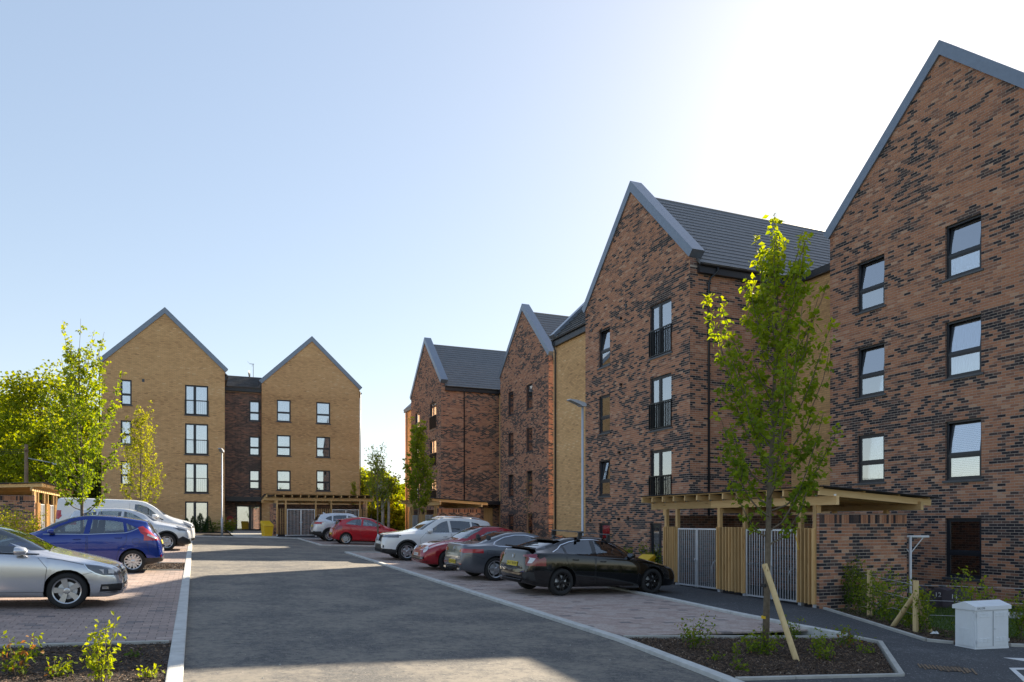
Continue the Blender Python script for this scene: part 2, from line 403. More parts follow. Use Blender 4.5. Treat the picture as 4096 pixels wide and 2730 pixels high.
tag(blades('lawn_grass', 14000, lawn_pt, .03, .09, M['grass']), 'short green grass of the lawn behind the hedge whips', 'grass', kind='stuff')
# ------------------------------------------------------------------ block paving
def paving(name, x0, x1, y0, y1, top, tint, singles=300, lx=.24, ly=.16, seed=1, cut=None):
    root = sheet(name, [(x0, y0), (x1, y0), (x1, y1), (x0, y1)], top - .006, M['joint'])
    r = np.random.default_rng(seed); S0 = []; S1 = []; T0 = []; T1 = []
    for k in range(int((y1 - y0) / ly)):
        ty = k * ly; off = 0 if k % 2 else -lx / 2
        for i in range(int((x1 - x0) / lx) + 2):
            a = max(0, off + i * lx); b = min(x1 - x0, off + (i + 1) * lx)
            if b - a < .04: continue
            S0.append(a + .004); S1.append(b - .004); T0.append(ty + .0025); T1.append(ty + ly - .0025)
    S0, S1, T0, T1 = map(np.array, (S0, S1, T0, T1)); n = len(S0)
    O = (x0, y0, gz(x0, y0) + top - .03)
    d0 = np.zeros(n); d1 = .03 + r.uniform(-.0015, .0015, n)
    nz = np.array([noise.noise((a * .5 + seed * 7, b * .8, seed)) for a, b in zip(S0, T0)])
    tone = np.clip(tint + r.normal(0, .13, n) + nz * .18, 0, .99); dk = r.random(n) < .03; tone[dk] *= .2
    cen = np.array(O) + ((S0 + S1) / 2)[:, None] * np.array(GU) + ((T0 + T1) / 2)[:, None] * np.array(GV)
    idx = pick(cen, singles, cut, (S1 - S0) > .22)
    tone = (np.floor(tone * 14) + .5) / 14
    single_set('paver', O, GU, GV, (0, 0, 1), S0, S1, T0, T1, d0, d1 * 0 + .03, tone, M['paver'], idx, root)
    keep = np.ones(n, bool); keep[idx] = False
    o = mobj('paver_field', boxes_mesh('paver_field', O, GU, GV, (0, 0, 1), S0[keep], S1[keep], T0[keep], T1[keep], d0[keep], d1[keep], tone[keep], M['paver']), root)
    tag(o, kind='stuff'); return root
paving('parking_bay_paving', -6.5, -.285, 11.22, 23.05, .045, .55, seed=1)
paving('parking_bay_paving', -6.5, -.285, 26.0, 38.4, .045, .42, singles=0, seed=2)
paving('parking_bay_paving', 6.26, 10.32, 10.42, 33.3, .045, .86, seed=3)
paving('parking_bay_paving', 6.1, 11.2, 39.82, 48.1, .045, .50, singles=0, seed=4)
# ------------------------------------------------------------------ kerbs: every stone a piece
def kerb(name, pts, w, h, L=.915, drop=.12, m=None, gap=.007, round_=.025):
    """row of concrete stones along a polyline; top h above the road"""
    root = None; cache = {}
    for (ax, ay), (bx, by) in zip(pts[:-1], pts[1:]):
        d = math.hypot(bx - ax, by - ay); n = max(1, round(d / L)); l = d / n; ang = math.atan2(by - ay, bx - ax)
        for i in range(n):
            fx, fy = ax + (bx - ax) * (i + .5) / n, ay + (by - ay) * (i + .5) / n
            key = round(l, 3)
            if key not in cache:
                mb = MB(); a = l / 2 - gap / 2; q = round_
                prof = [(-w / 2, -drop), (w / 2, -drop), (w / 2, h - q * .4), (w / 2 - q * .3, h - q * .12), (w / 2 - q, h), (-w / 2 + q, h), (-w / 2 + q * .3, h - q * .12), (-w / 2, h - q * .4)]
                mb.prism(prof, -a, a, lambda p, z, e: (e, p, z)); cache[key] = mb.mesh('kerb_stone', m or M['concrete'])
            if root is None:
                root = mobj(name, cache[key]); o = root; tag(o, kind='structure'); first = (fx, fy)
                base = Matrix.Translation((fx, fy, gz(fx, fy)))
            else:
                o = mobj('kerb_stone', cache[key])
            sx = math.cos(ang) * -.03 + math.sin(ang) * .022
            mw = Matrix.Translation((fx, fy, gz(fx, fy) + random.uniform(-.002, .002))) @ Matrix.Rotation(ang, 4, 'Z') @ Matrix.Rotation(-math.atan(sx), 4, 'Y')
            if o is root: o.matrix_basis = mw; inv = mw.inverted()
            else: o.parent = root; o.matrix_parent_inverse = inv; o.matrix_basis = mw
    return root
kerb('kerb', [(-.205, 3), (-.205, 41.1)], .17, .062)
kerb('kerb', [(6.17, 33.4), (6.17, 10.2), (6.1, 9.3), (5.9, 7.3), (5.75, 6.0), (5.6, 3.0), (5.6, -4)], .15, .065)
kerb('kerb', [(6.1, 33.42), (12.4, 33.42)], .13, .065)
kerb('kerb', [(12.4, 39.74), (6.05, 39.74), (5.9, 48.2)], .13, .06)
kerb('kerb', [(-6.6, 48.28), (5.9, 48.28), (12.4, 48.28)], .13, .06)
kerb('path_kerb', [(10.39, 33.4), (10.39, 15.2), (10.25, 12.5), (10.3, 9.65)], .14, .10)
kerb('bed_edging', [(6.3, 10.33), (10.22, 9.56)], .06, .07, m=M['slab'], round_=.01)
kerb('bed_edging', [(10.34, 9.5), (10.34, 8.97), (8.3, 6.87), (5.95, 7.2)], .07, .085, m=M['slab'], round_=.015)
kerb('bed_edging', [(13.14, 12.9), (12.2, 10.8), (11.35, 8.92), (11.58, 8.6)], .07, .10, m=M['slab'], round_=.02)
kerb('bed_edging', [(12.4, 8.22), (12.7, 8.1), (16, 7.4), (20, 6.9)], .07, .10, m=M['slab'], round_=.02)
kerb('bed_edging', [(-.32, 11.12), (-6.5, 11.16)], .06, .065, m=M['slab'], round_=.01)
kerb('bed_edging', [(-.32, 23.13), (-6.5, 23.13)], .06, .06, m=M['slab'], round_=.01)
kerb('bed_edging', [(-.32, 25.92), (-6.5, 25.92)], .06, .06, m=M['slab'], round_=.01)
# ------------------------------------------------------------------ mulch beds
def inside(pts, x, y):
    c = False; j = len(pts) - 1
    for i in range(len(pts)):
        if (pts[i][1] > y) != (pts[j][1] > y) and x < (pts[j][0] - pts[i][0]) * (y - pts[i][1]) / (pts[j][1] - pts[i][1]) + pts[i][0]: c = not c
        j = i
    return c
def bed(pts, n, size=1.0, seed=0, dz=.03):
    root = sheet('planting_bed', pts, dz, M['soil'])
    if not n: return root
    r = np.random.default_rng(seed); xs = [p[0] for p in pts]; ys = [p[1] for p in pts]; P = []
    while len(P) < n:
        x, y = r.uniform(min(xs), max(xs)), r.uniform(min(ys), max(ys))
        if inside(pts, x, y): P.append((x, y, gz(x, y) + dz + r.uniform(0, .022)))
    P = np.array(P); a = r.uniform(0, 6.28, n); L = r.uniform(.008, .03, n) * size; W = r.uniform(.003, .009, n) * size
    tl = r.normal(0, .3, n)
    ax = np.stack([np.cos(a) * np.cos(tl), np.sin(a) * np.cos(tl), np.sin(tl)], 1) * L[:, None]
    bx = np.stack([-np.sin(a), np.cos(a), r.normal(0, .3, n)], 1) * W[:, None]
    up = np.array([0, 0, 1.]) * (.003 * size)
    V = np.stack([P - ax - bx, P + ax - bx * .6, P + ax * .9 + bx, P - ax * .8 + bx, P + up * 2], 1)
    F = (np.arange(n)[:, None, None] * 5 + np.array([(0, 1, 4), (1, 2, 4), (2, 3, 4), (3, 0, 4)])[None]).reshape(-1, 3)
    tone = np.clip(r.beta(1.6, 2.4, n), 0, .999)
    o = mobj('bark_chips', np_mesh('bark_chips', V.reshape(-1, 3), F, np.repeat(tone, 4), M['chip']), root)
    tag(o, kind='stuff'); return root
BED_R = [(6.27, 10.26), (6.18, 9.3), (6.0, 7.35), (8.27, 6.95), (10.28, 9.0), (10.28, 9.48)]
bed(BED_R, 15000, 1.0, 3)
BED_L = [(-3.6, 11.06), (-.28, 11.06), (-.28, 5.5), (-3.6, 5.5)]
bed(BED_L, 16000, 1.0, 4)
bed([(-6.5, 23.2), (-.28, 23.2), (-.28, 25.86), (-6.5, 25.86)], 7000, 1.5, 5)
BED_H = [(13.14, 12.85), (11.42, 8.95), (11.7, 8.62), (12.4, 8.3), (16, 7.5), (20, 7), (20, 8.2), (16, 8.6), (13, 9.1), (13.9, 12.9)]
bed(BED_H, 9000, 1.2, 6)
bed([(-6.3, 48.4), (2.1, 48.4), (2.1, 57.2), (-6.3, 57.2)], 0)
bed([(8.9, 34), (12.3, 34), (12.3, 39.2), (8.9, 39.2)], 0, dz=.06)
bed([(-6.5, 38.5), (-.32, 38.5), (-.32, 41.1), (-6.5, 41.1)], 0)
bed([(-9.5, 5), (-6.5, 5), (-6.5, 41), (-9.5, 41)], 0)
bed([(14.4, 21), (15.6, 21), (16.2, 33), (19.4, 40), (19.4, 48.4), (18, 48.4), (15, 34)], 0, dz=.05)
# ------------------------------------------------------------------ buildings
class Wall:
    def __init__(s, O, u, n):
        s.O, s.u, s.n = Vector(O), Vector(u), Vector(n)
        s.T = Matrix(((s.u.x, 0, s.n.x, s.O.x), (s.u.y, 0, s.n.y, s.O.y), (0, 1, 0, s.O.z), (0, 0, 0, 1)))
    def mb(s): m = MB(); m.T = s.T; return m
    def p(s, a, b, d=0): return s.O + s.u * a + Vector((0, 0, b)) + s.n * d
BL, BH = .225, .075
def gable_range(W, te, tp):
    def f(t):
        if t <= te: return (0, W)
        k = (t - te) / (tp - te) * W / 2
        return (k, W - k)
    return f
def brick_wall(root, name, wl, W, t0, te, tp, holes, kind, bag, reveal=.12, depth=.3, dim=1.0):
    """mortar backing with openings, and the bricks laid on it"""
    mo, bm_, pl = {'red': ('mortar', 'brick_red', 'brick_red_plain'), 'buff': ('mortar_buff', 'brick_buff', 'brick_buff_plain')}[kind]
    mb = wl.mb(); rg = gable_range(W, te, tp) if tp else (lambda t: (0, W))
    ts = sorted({t0, te} | {h[2] for h in holes} | {h[3] for h in holes}); ts = [t for t in ts if t0 <= t <= te]
    for a, b in zip(ts[:-1], ts[1:]):
        cut = sorted((h[0], h[1]) for h in holes if h[2] <= a + 1e-6 and h[3] >= b - 1e-6); x = 0
        for c0, c1 in cut + [(W, W)]:
            if c0 > x + 1e-4: mb.poly([(x, a, 0), (c0, a, 0), (c0, b, 0), (x, b, 0)])
            x = c1
    if tp: mb.poly([(0, te, 0), (W, te, 0), (W / 2, tp, 0)])
    mb.mi = 1
    for a, b, c, d in holes:
        mb.poly([(a, c, .002), (a, d, .002), (a, d, -reveal), (a, c, -reveal)]); mb.poly([(b, c, .006), (b, c, -reveal), (b, d, -reveal), (b, d, .006)])
        mb.poly([(a, d, .006), (b, d, .006), (b, d, -reveal), (a, d, -reveal)]); mb.poly([(a, c, .006), (a, c, -reveal), (b, c, -reveal), (b, c, .006)])
    wo = mb.build(name, [M[mo], M[pl]], fix=False); adopt(wo, root)
    S0 = []; S1 = []; T0 = []; T1 = []; TN = []
    zb = math.floor(t0 / BH) * BH; k = int(round(zb / BH)); sd = sum(map(ord, name)) % 97 + wl.O.x * 3.1 + wl.O.y * 1.7
    while True:
        a = k * BH; b = a + BH
        if b < t0: k += 1; continue
        lo, hi = rg(b) if tp else (0, W)
        if (tp and b > tp - .05) or (not tp and b > te + .01): break
        iv = [(lo, hi)]
        for h in holes:
            if h[2] < b - .012 and h[3] > a + .012:
                nv = []
                for x, y in iv:
                    if h[1] <= x or h[0] >= y: nv.append((x, y)); continue
                    if h[0] > x: nv.append((x, h[0]))
                    if h[1] < y: nv.append((h[1], y))
                iv = nv
        off = (k % 2) * BL / 2
        for x, y in iv:
            i = math.floor((x - off) / BL)
            while True:
                c = max(x, off + i * BL); d = min(y, off + (i + 1) * BL); i += 1
                if c >= y - .02: break
                if d - c < .03: continue
                S0.append(c + (.006 if c > x else 0)); S1.append(d - (.006 if d < y else 0)); T0.append(a + .006); T1.append(b - .006)
        k += 1
    n = len(S0); S0, S1, T0, T1 = map(np.array, (S0, S1, T0, T1))
    r = np.random.default_rng(int(abs(sd) * 10) % 9999)
    if kind == 'red':
        nz = np.array([noise.noise((x * .8 + sd, y * 2.6, 1.3)) + .6 * noise.noise((x * .3 + y * .25, y * .9 - sd, 4)) for x, y in zip(S0, T0)])
        dark = r.random(n) < np.clip(.47 - .026 * (T0 - t0) + nz * .58, .05, .92)
        tone = np.where(dark, r.uniform(0, .3, n), np.clip(r.normal(.62, .16, n) - nz * .12, .30, .97))
        li = r.random(n) < .006; tone[li] = .99
    else:
        nz = np.array([noise.noise((x * .15 + sd, y * .9, 1.3)) for x, y in zip(S0, T0)])
        tone = np.clip(.55 + nz * .35 + r.normal(0, .15, n), 0, .99)
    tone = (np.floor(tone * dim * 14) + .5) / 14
    bag.append(dict(w=wl, o=wo, S0=S0, S1=S1, T0=T0, T1=T1, tone=tone, m=M[bm_], d=.0045 + r.uniform(-.001, .0015, n)))
    return wo
def lay(bag, flt=None, k=300):
    cen = []; need = []
    for i, b in enumerate(bag):
        w = b['w']; c = np.array(w.O) + ((b['S0'] + b['S1']) / 2)[:, None] * np.array(w.u) + ((b['T0'] + b['T1']) / 2)[:, None] * np.array((0, 0, 1.))
        cen.append(c); need.append((b['S1'] - b['S0']) > .2)
    idx = pick(np.concatenate(cen), k, flt, np.concatenate(need)); p = 0
    for b, c in zip(bag, cen):
        n = len(c); mine = idx[(idx >= p) & (idx < p + n)] - p; p += n; w = b['w']
        z = np.zeros(n); V = (0, 0, 1)
        single_set('brick', w.O, w.u, V, w.n, b['S0'], b['S1'], b['T0'], b['T1'], z, z + .005, b['tone'], b['m'], mine, b['o'])
        keep = np.ones(n, bool); keep[mine] = False
        o = mobj('brickwork', boxes_mesh('brickwork', w.O, w.u, V, w.n, b['S0'][keep], b['S1'][keep], b['T0'][keep], b['T1'][keep], z[keep], b['d'][keep], b['tone'][keep], b['m']), b['o'])
        tag(o, kind='stuff')
def ring(mb, a, b, c, d, w, d0, d1):
    mb.box(a, c, d0, a + w, d, d1); mb.box(b - w, c, d0, b, d, d1); mb.box(a + w, c, d0, b - w, c + w, d1); mb.box(a + w, d - w, d0, b - w, d, d1)
def window(root, wl, h, style='stack', cover='curtain', tilt=0, split=.42, sill=True, back=.055):
    a, b, c, d = h; mb = wl.mb(); F0, F1 = -back - .07, -back
    ring(mb, a, b, c, d, .055, F0, F1)
    panes = []
    if style == 'stack':
        tz = c + (d - c) * split
        mb.box(a + .055, tz - .03, F0, b - .055, tz + .03, F1)
        panes = [(a + .055, b - .055, c + .055, tz - .03), (a + .055, b - .055, tz + .03, d - .055)]
    elif style == 'door':
        mx = a + (b - a) * split
        mb.box(mx - .045, c + .055, F0, mx + .045, d - .055, F1)
        panes = [(a + .055, mx - .045, c + .055, d - .055), (mx + .045, b - .055, c + .055, d - .055)]
    elif style == 'one': panes = [(a + .055, b - .055, c + .055, d - .055)]
    win = adopt(mb.build('window', M['frame']), root)
    if sill:
        m2 = wl.mb(); m2.box(a - .07, c - .06, -back - .02, b + .07, c - .002, .045); m2.build('sill', M['sill'], win)
    for k, (pa, pb, pc, pd) in enumerate(panes):
        sm = wl.mb(); gm_ = wl.mb()
        ring(sm, pa, pb, pc, pd, .045, F0 + .012, F1 - .014)
        gm_.box(pa + .045, pc + .045, F0 + .03, pb - .045, pd - .045, F0 + .036)
        s_o = sm.build('sash', M['frame'], win); g_o = gm_.build('pane', M['glass'], win)
        if tilt and k == len(panes) - 1:
            piv = wl.p((pa + pb) / 2, pc, F0 + .03)
            rm = Matrix.Translation(piv) @ Matrix.Rotation(tilt, 4, wl.u) @ Matrix.Translation(-piv)
            s_o.matrix_basis = rm; g_o.matrix_basis = rm
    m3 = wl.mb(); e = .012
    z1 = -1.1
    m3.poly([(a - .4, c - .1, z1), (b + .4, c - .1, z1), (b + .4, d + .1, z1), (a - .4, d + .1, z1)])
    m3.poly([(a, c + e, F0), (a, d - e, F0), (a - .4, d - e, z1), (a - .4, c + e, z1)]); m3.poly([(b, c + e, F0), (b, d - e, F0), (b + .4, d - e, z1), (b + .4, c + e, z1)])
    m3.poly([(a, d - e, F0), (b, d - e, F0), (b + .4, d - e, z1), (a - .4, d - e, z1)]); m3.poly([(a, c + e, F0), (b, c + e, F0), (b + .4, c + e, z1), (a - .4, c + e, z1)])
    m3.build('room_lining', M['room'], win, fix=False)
    if cover:
        m4 = wl.mb(); zc = F0 - .12
        if cover in ('curtain', 'half', 'dark'):
            nn = max(10, int((b - a) / .035)); aa, bb = a + .03, b - .03; lo = c + .03
            if cover == 'half': bb = a + (b - a) * .45
            xs = [aa + (bb - aa) * i / nn for i in range(nn + 1)]
            for i in range(nn):
                z0, z2 = zc - .022 * math.sin(i * 1.9), zc - .022 * math.sin((i + 1) * 1.9)
                m4.poly([(xs[i], lo, z0), (xs[i + 1], lo, z2), (xs[i + 1], d - .03, z2), (xs[i], d - .03, z0)])
            m4.build('curtain', M['curtain_dark' if cover == 'dark' else 'curtain'], win, fix=False)
        elif cover == 'blind':
            tb = c + (d - c) * random.choice((.1, .45, .02)); t = d - .06
            while t > tb:
                m4.box(a + .04, t - .022, zc - .004, b - .04, t + .012, zc + .006); t -= .05
            m4.build('blind', M['blind'], win)
        elif cover == 'roller':
            m4.box(a + .04, c + (d - c) * random.uniform(.35, .6), zc - .004, b - .04, d - .06, zc + .004); m4.build('blind', M['blind'], win)
    return win
def railing(root, wl, h, hh=1.05, single=False, step=.105, thin=.012, d0=.012):
    a, b, c, _ = h; t0, t1 = c + .03, c + hh
    mb = wl.mb(); mb.box(a - .02, t1 - .035, d0, b + .02, t1, d0 + .04); mb.box(a - .02, t0, d0, b + .02, t0 + .03, d0 + .04)
    for x in (a - .02, b): mb.box(x, t0 + .03, d0, x + .02, t1 - .035, d0 + .04)
    n = int((b - a) / step); xs = [a + (b - a) * i / n for i in range(n + 1)]
    if not single:
        for x in xs: mb.box(x - thin / 2, t0 + .03, d0, x + thin / 2, t1 - .035, d0 + .045)
    o = adopt(mb.build('balcony_railing', M['rail']), root)
    if single:
        for x in xs:
            piece('bar', wl.p(x, t0 + .03, d0 + .02), wl.p(x, t1 - .035, d0 + .02), thin, .05, M['rail'], o)
    return o
def coping(root, wl, W, te, tp, depth=.45, th=.20, front=.07):
    sl = math.atan2(tp - te, W / 2); ex = .13
    for sgn in (0, 1):
        f = (lambda s: s) if not sgn else (lambda s: W - s)
        dx, dy = math.cos(sl), math.sin(sl); nx, ny = -math.sin(sl), math.cos(sl); dr = .10
        e0 = (-ex * dx, te - ex * dy); pk = (W / 2, tp)
        lo0 = (e0[0] - nx * dr, e0[1] - ny * dr); hi0 = (e0[0] + nx * th, e0[1] + ny * th)
        lo1 = (W / 2, tp - dr / dx); hi1 = (W / 2, tp + th / dx)
        mb = wl.mb(); pts = [(f(x), y) for x, y in (lo0, lo1, hi1, hi0)]
        mb.prism(pts, front, -depth, lambda p, q, e: (p, q, e))
        adopt(mb.build('coping', M['coping']), root)
def plane_piece(root, name, pts, th, m):
    p = [Vector(q) for q in pts]; n = (p[1] - p[0]).cross(p[2] - p[0]).normalized() * th
    mb = MB(); k = len(p); mb.add(p + [q - n for q in p], [tuple(range(k)), tuple(range(k, 2 * k))[::-1]] + [(i, k + i, k + (i + 1) % k, (i + 1) % k) for i in range(k)])
    return adopt(mb.build(name, m), root)
def tiles(root_o, O, along, up, L, H, k=300, tw=.30, th=.30, clip=None):
    """interlocking tiles, each tilted over the course below"""
    O = Vector(O); a = Vector(along).normalized(); u = Vector(up).normalized(); n = a.cross(u).normalized()
    if n.z < 0: n = -n
    V = []; F = []; TN = []; cen = []; rows = int(H / th)
    th = H / rows; cols = int(L / tw); tw = L / cols; q = 0
    for r in range(rows):
        for c in range(cols):
            off = (tw / 2 if r % 2 else 0)
            x0, x1 = max(0, c * tw - off + .003), min(L, c * tw + tw - off - .003)
            if x1 - x0 < .05: continue
            y0, y1 = r * th - .035, r * th + th; P = lambda x, y, d: O + a * x + u * y + n * d
            cen.append(P((x0 + x1) / 2, (y0 + y1) / 2, .03))
            V += [P(x0, y0, .02), P(x1, y0, .02), P(x1, y1, 0), P(x0, y1, 0), P(x0, y0, .095), P(x1, y0, .095), P(x1, y1, .02), P(x0, y1, .02)]
            TN.append(random.random())
    N = len(TN); V = np.array(V).reshape(N, 8, 3); TN = np.array(TN)
    idx = pick(np.array([tuple(c) for c in cen]), k, clip); keep = np.ones(N, bool); keep[idx] = False
    cache = {}
    for i in idx:
        w_ = (Vector(V[i, 1]) - Vector(V[i, 0])).length; key = (round(w_, 3), int(TN[i] * 5))
        if key not in cache:
            base = (V[i] - V[i, 0]) @ np.array((a, u, n)).T
            cache[key] = np_mesh('roof_tile', base, BOXF5, [TN[i]] * 5, M['tile'])
        o = mobj('roof_tile', cache[key], root_o); o.matrix_basis = Matrix.Translation(Vector(V[i, 0])) @ Matrix((a, u, n)).transposed().to_4x4()
    if keep.sum():
        K = int(keep.sum()); F = (np.arange(K)[:, None, None] * 8 + BOXF5[None]).reshape(-1, 4)
        tag(mobj('tile_field', np_mesh('tile_field', V[keep].reshape(-1, 3), F, np.repeat(TN[keep], 5), M['tile']), root_o), kind='stuff')
def gable_block(root, O, u, n, W, te, tp, D, t0, holes, kind, bag, right=None, left=None, tile_right=0, fr=.25, side_len=None):
    """gabled wing: O is the foot of the front wall's left end, D its depth"""
    wl = Wall(O, u, n); brick_wall(root, 'gable_wall', wl, W, t0, te, tp, holes, kind, bag); coping(root, wl, W, te, tp)
    pl = M['brick_red_plain' if kind == 'red' else 'brick_buff_plain']; lo = te - .42
    for side, spec in ((1, right), (0, left)):
        sw = Wall(wl.p(W if side else 0, 0), -wl.n if side else -wl.n, wl.u if side else -wl.u)
        L = D
        if spec:
            L0 = spec[0]; brick_wall(root, 'side_wall', sw, L0, t0, lo, None, [], spec[1], bag)
            km = sw.mb(); km.box(0, lo, -.2, .36, te - .03, .006); adopt(km.build('kneeler', pl), root)
        else: L0 = 0
        m = sw.mb()
        m.box(max(L0, .02), t0, -.2, L, lo, -.004); adopt(m.build('plain_wall', pl), root)
        f = sw.mb(); f.box(.30, lo - .26, .004, L, lo + .02, .16); adopt(f.build('fascia', M['fascia']), root)
        gt = sw.mb(); gt.tube([(.28, lo + .03, .20), (L, lo + .03, .20)], .06, 8); adopt(gt.build('gutter', M['fascia']), root)
    m = wl.mb(); m.box(.2, t0, -D, W - .2, te - .4, -D + .25); m.poly([(0, te - .45, -D), (W, te - .45, -D), (W / 2, tp - .4, -D)]); adopt(m.build('rear_wall', pl), root)
    rt = tp - .32
    sl = Vector((W / 2 + .2, rt - lo - .02)); 
    for side in (0, 1):
        s0 = W + .2 if side else -.2
        pts = [wl.p(s0, lo, -fr), wl.p(s0, lo, -D), wl.p(W / 2, rt, -D), wl.p(W / 2, rt, -fr)]
        if side: pts = pts
        ro = plane_piece(root, 'roof', pts if not side else pts[::-1], .08, M['tile'])
        if side and tile_right is not None:
            tiles(ro, wl.p(s0, lo + .005, -fr - .12), -wl.n, Vector(wl.p(W / 2, rt) - wl.p(s0, lo)), D - fr - .12, sl.length - .02, tile_right)
    m = wl.mb(); m.tube([(W / 2, rt + .04, -fr - .1), (W / 2, rt + .04, -D)], .10, 8); adopt(m.build('ridge', M['tile']), root)
    return wl
def rx(wl, X, x0, x1, yt, yb):      # opening on a wall facing -X, from photo px of its left jamb
    p = on_x(x0, yt, X); q = on_x(x1, yt, X); r = on_x(x0, yb, X)
    return (wl.O.y - p.y, wl.O.y - q.y, round(r.z / BH) * BH, round(p.z / BH) * BH)
def ry(wl, Y, x0, x1, yt, yb):
    p = on_y(x0, yt, Y); q = on_y(x1, yt, Y); r = on_y(x0, yb, Y)
    return (p.x - wl.O.x, q.x - wl.O.x, round(r.z / BH) * BH, round(p.z / BH) * BH)
RX = dict(u=(0, -1, 0), n=(-1, 0, 0)); OY = dict(u=(1, 0, 0), n=(0, -1, 0))
def downpipe(root, pts, r=.04):
    mb = MB(); mb.tube(pts, r, 8); return adopt(mb.build('downpipe', M['fascia'], smooth=True), root)
# ---- near red-brick block: wing D (right) and wing C with buff links
near = empty('apartment_building', (19.4, 18.8, gz(19.4, 18.8)), 0, 'dark red brick gabled apartment block nearest on the right, cut by the picture edge', 'building')
bag = []
XD, XC = 19.4, 15.7
wD = Wall((XD, 18.8, 0), (0, -1, 0), (-1, 0, 0))
jl, jr = 3781, 3926
HD = [rx(wD, XD, jl, jr, 905, 1125), rx(wD, XD, jl, jr, 1298, 1522), rx(wD, XD, jl, jr, 1692, 1920), rx(wD, XD, jl, jr, 2074, 2309)]
kl, kr = 3430, 3538
HD += [rx(wD, XD, kl, kr, 1052, 1252), rx(wD, XD, kl, kr, 1398, 1597), rx(wD, XD, kl, kr, 1742, 1935), rx(wD, XD, kl, kr, 2080, 2270)]
gable_block(near, (XD, 18.8, 0), **RX, W=8.0, te=11.46, tp=15.25, D=8.6, t0=-.7, holes=HD, kind='red', bag=bag, left=(.8, 'red'), tile_right=None)
for i, h in enumerate(HD):
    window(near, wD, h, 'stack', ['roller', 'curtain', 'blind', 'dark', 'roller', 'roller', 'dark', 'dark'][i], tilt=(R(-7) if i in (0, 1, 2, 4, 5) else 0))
wC = Wall((XC, 28.9, 0), (0, -1, 0), (-1, 0, 0))
cl, cr = 2396, 2440; ql, qr = 2600, 2686
HC = [rx(wC, XC, cl, cr, 1325, 1475), rx(wC, XC, cl, cr, 1585, 1735), rx(wC, XC, cl, cr, 1842, 1985), rx(wC, XC, cl, cr, 2095, 2235)]
JC = [rx(wC, XC, ql, qr, 1225, 1437), rx(wC, XC, ql, qr, 1515, 1725), rx(wC, XC, ql, qr, 1802, 2012), rx(wC, XC, ql, qr, 2090, 2290)]
gable_block(near, (XC, 28.9, 0), **RX, W=7.5, te=11.2, tp=14.95, D=12.3, t0=-.6, holes=HC + JC, kind='red', bag=bag, right=(4.6, 'red'), left=(.4, 'red'), tile_right=300)
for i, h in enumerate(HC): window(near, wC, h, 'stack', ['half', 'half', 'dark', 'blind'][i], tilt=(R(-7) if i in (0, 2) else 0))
for i, h in enumerate(JC):
    window(near, wC, h, 'door', ['half', 'curtain', 'half', 'blind'][i], split=.42)
    if i < 3: railing(near, wC, h, 1.0, single=True, step=.11, thin=.014)
# buff links
wl = Wall((20.2, 21.42, 0), (0, -1, 0), (-1, 0, 0))
brick_wall(near, 'link_wall', wl, 2.6, -.6, 10.55, None, [], 'buff', bag)
m = wl.mb(); m.box(-.1, 10.55, -8, 2.8, 10.8, .16); adopt(m.build('fascia', M['fascia']), near)
wl2 = Wall((16.3, 33.3, 0), (0, -1, 0), (-1, 0, 0))
brick_wall(near, 'link_wall', wl2, 4.4, -.3, 10.55, None, [], 'buff', bag)
m = wl2.mb(); m.box(.25, 10.5, .005, 4.4, 10.78, .15); adopt(m.build('fascia', M['fascia']), near)
m = wl2.mb(); m.tube([(.2, 10.82, .19), (4.4, 10.82, .19)], .06, 8); adopt(m.build('gutter', M['fascia']), near)
ro = plane_piece(near, 'roof', [wl2.p(.3, 10.8, .18), wl2.p(4.4, 10.8, .18), wl2.p(4.4, 14.6, -3.7), wl2.p(.3, 14.6, -3.7)], .08, M['tile'])
tiles(ro, wl2.p(.42, 10.82, .18), (0, -1, 0), wl2.p(0, 14.6, -3.7) - wl2.p(0, 10.8, .18), 3.9, 5.38, 0)
plane_piece(near, 'roof', [wl2.p(0, 14.6, -3.7), wl2.p(4.4, 14.6, -3.7), wl2.p(4.4, 10.8, -7.6), wl2.p(0, 10.8, -7.6)], .08, M['tile'])
wE = Wall((24.0, 33.3, 0), (-1, 0, 0), (0, 1, 0))
m = wE.mb(); m.box(0, -.5, -.25, 7.7, 11.0, 0); m.prism([(0, 11), (7.7, 11), (3.85, 14.7)], 0, -.25, lambda a, b, c: (a, b, c)); adopt(m.build('end_wall', M['brick_buff_plain']), near)
coping(near, wE, 7.7, 11.02, 14.75)
downpipe(near, [(16.1, 33.05, 10.75), (16.1, 33.0, 10.6), (16.22, 32.95, 10.3), (16.22, 32.95, .3)])
downpipe(near, [(16.72, 21.2, 10.75), (16.72, 21.2, 10.62), (16.52, 21.34, 10.42), (16.45, 21.34, 10.2), (16.45, 21.34, .2)])
for q in [(2506, 1225), (2486, 1274), (2368, 1322), (2519, 1515), (2487, 1539), (2367, 1580), (2512, 1795), (2480, 1811), (2360, 1833), (2478, 2077), (2512, 2073), (2363, 2082)]:
    p = on_x(q[0], q[1], XC); m = MB()
    if q[0] in (2486, 2487, 2480, 2478): m.tube([(XC, p.y, p.z), (XC - .1, p.y, p.z)], .055, 8)
    else: m.box(XC - .03, p.y - .055, p.z - .07, XC, p.y + .055, p.z + .07)
    adopt(m.build('wall_vent', M['rail']), near)
lay(bag, lambda c: (c[0] > 19 and c[2] > 2.6))
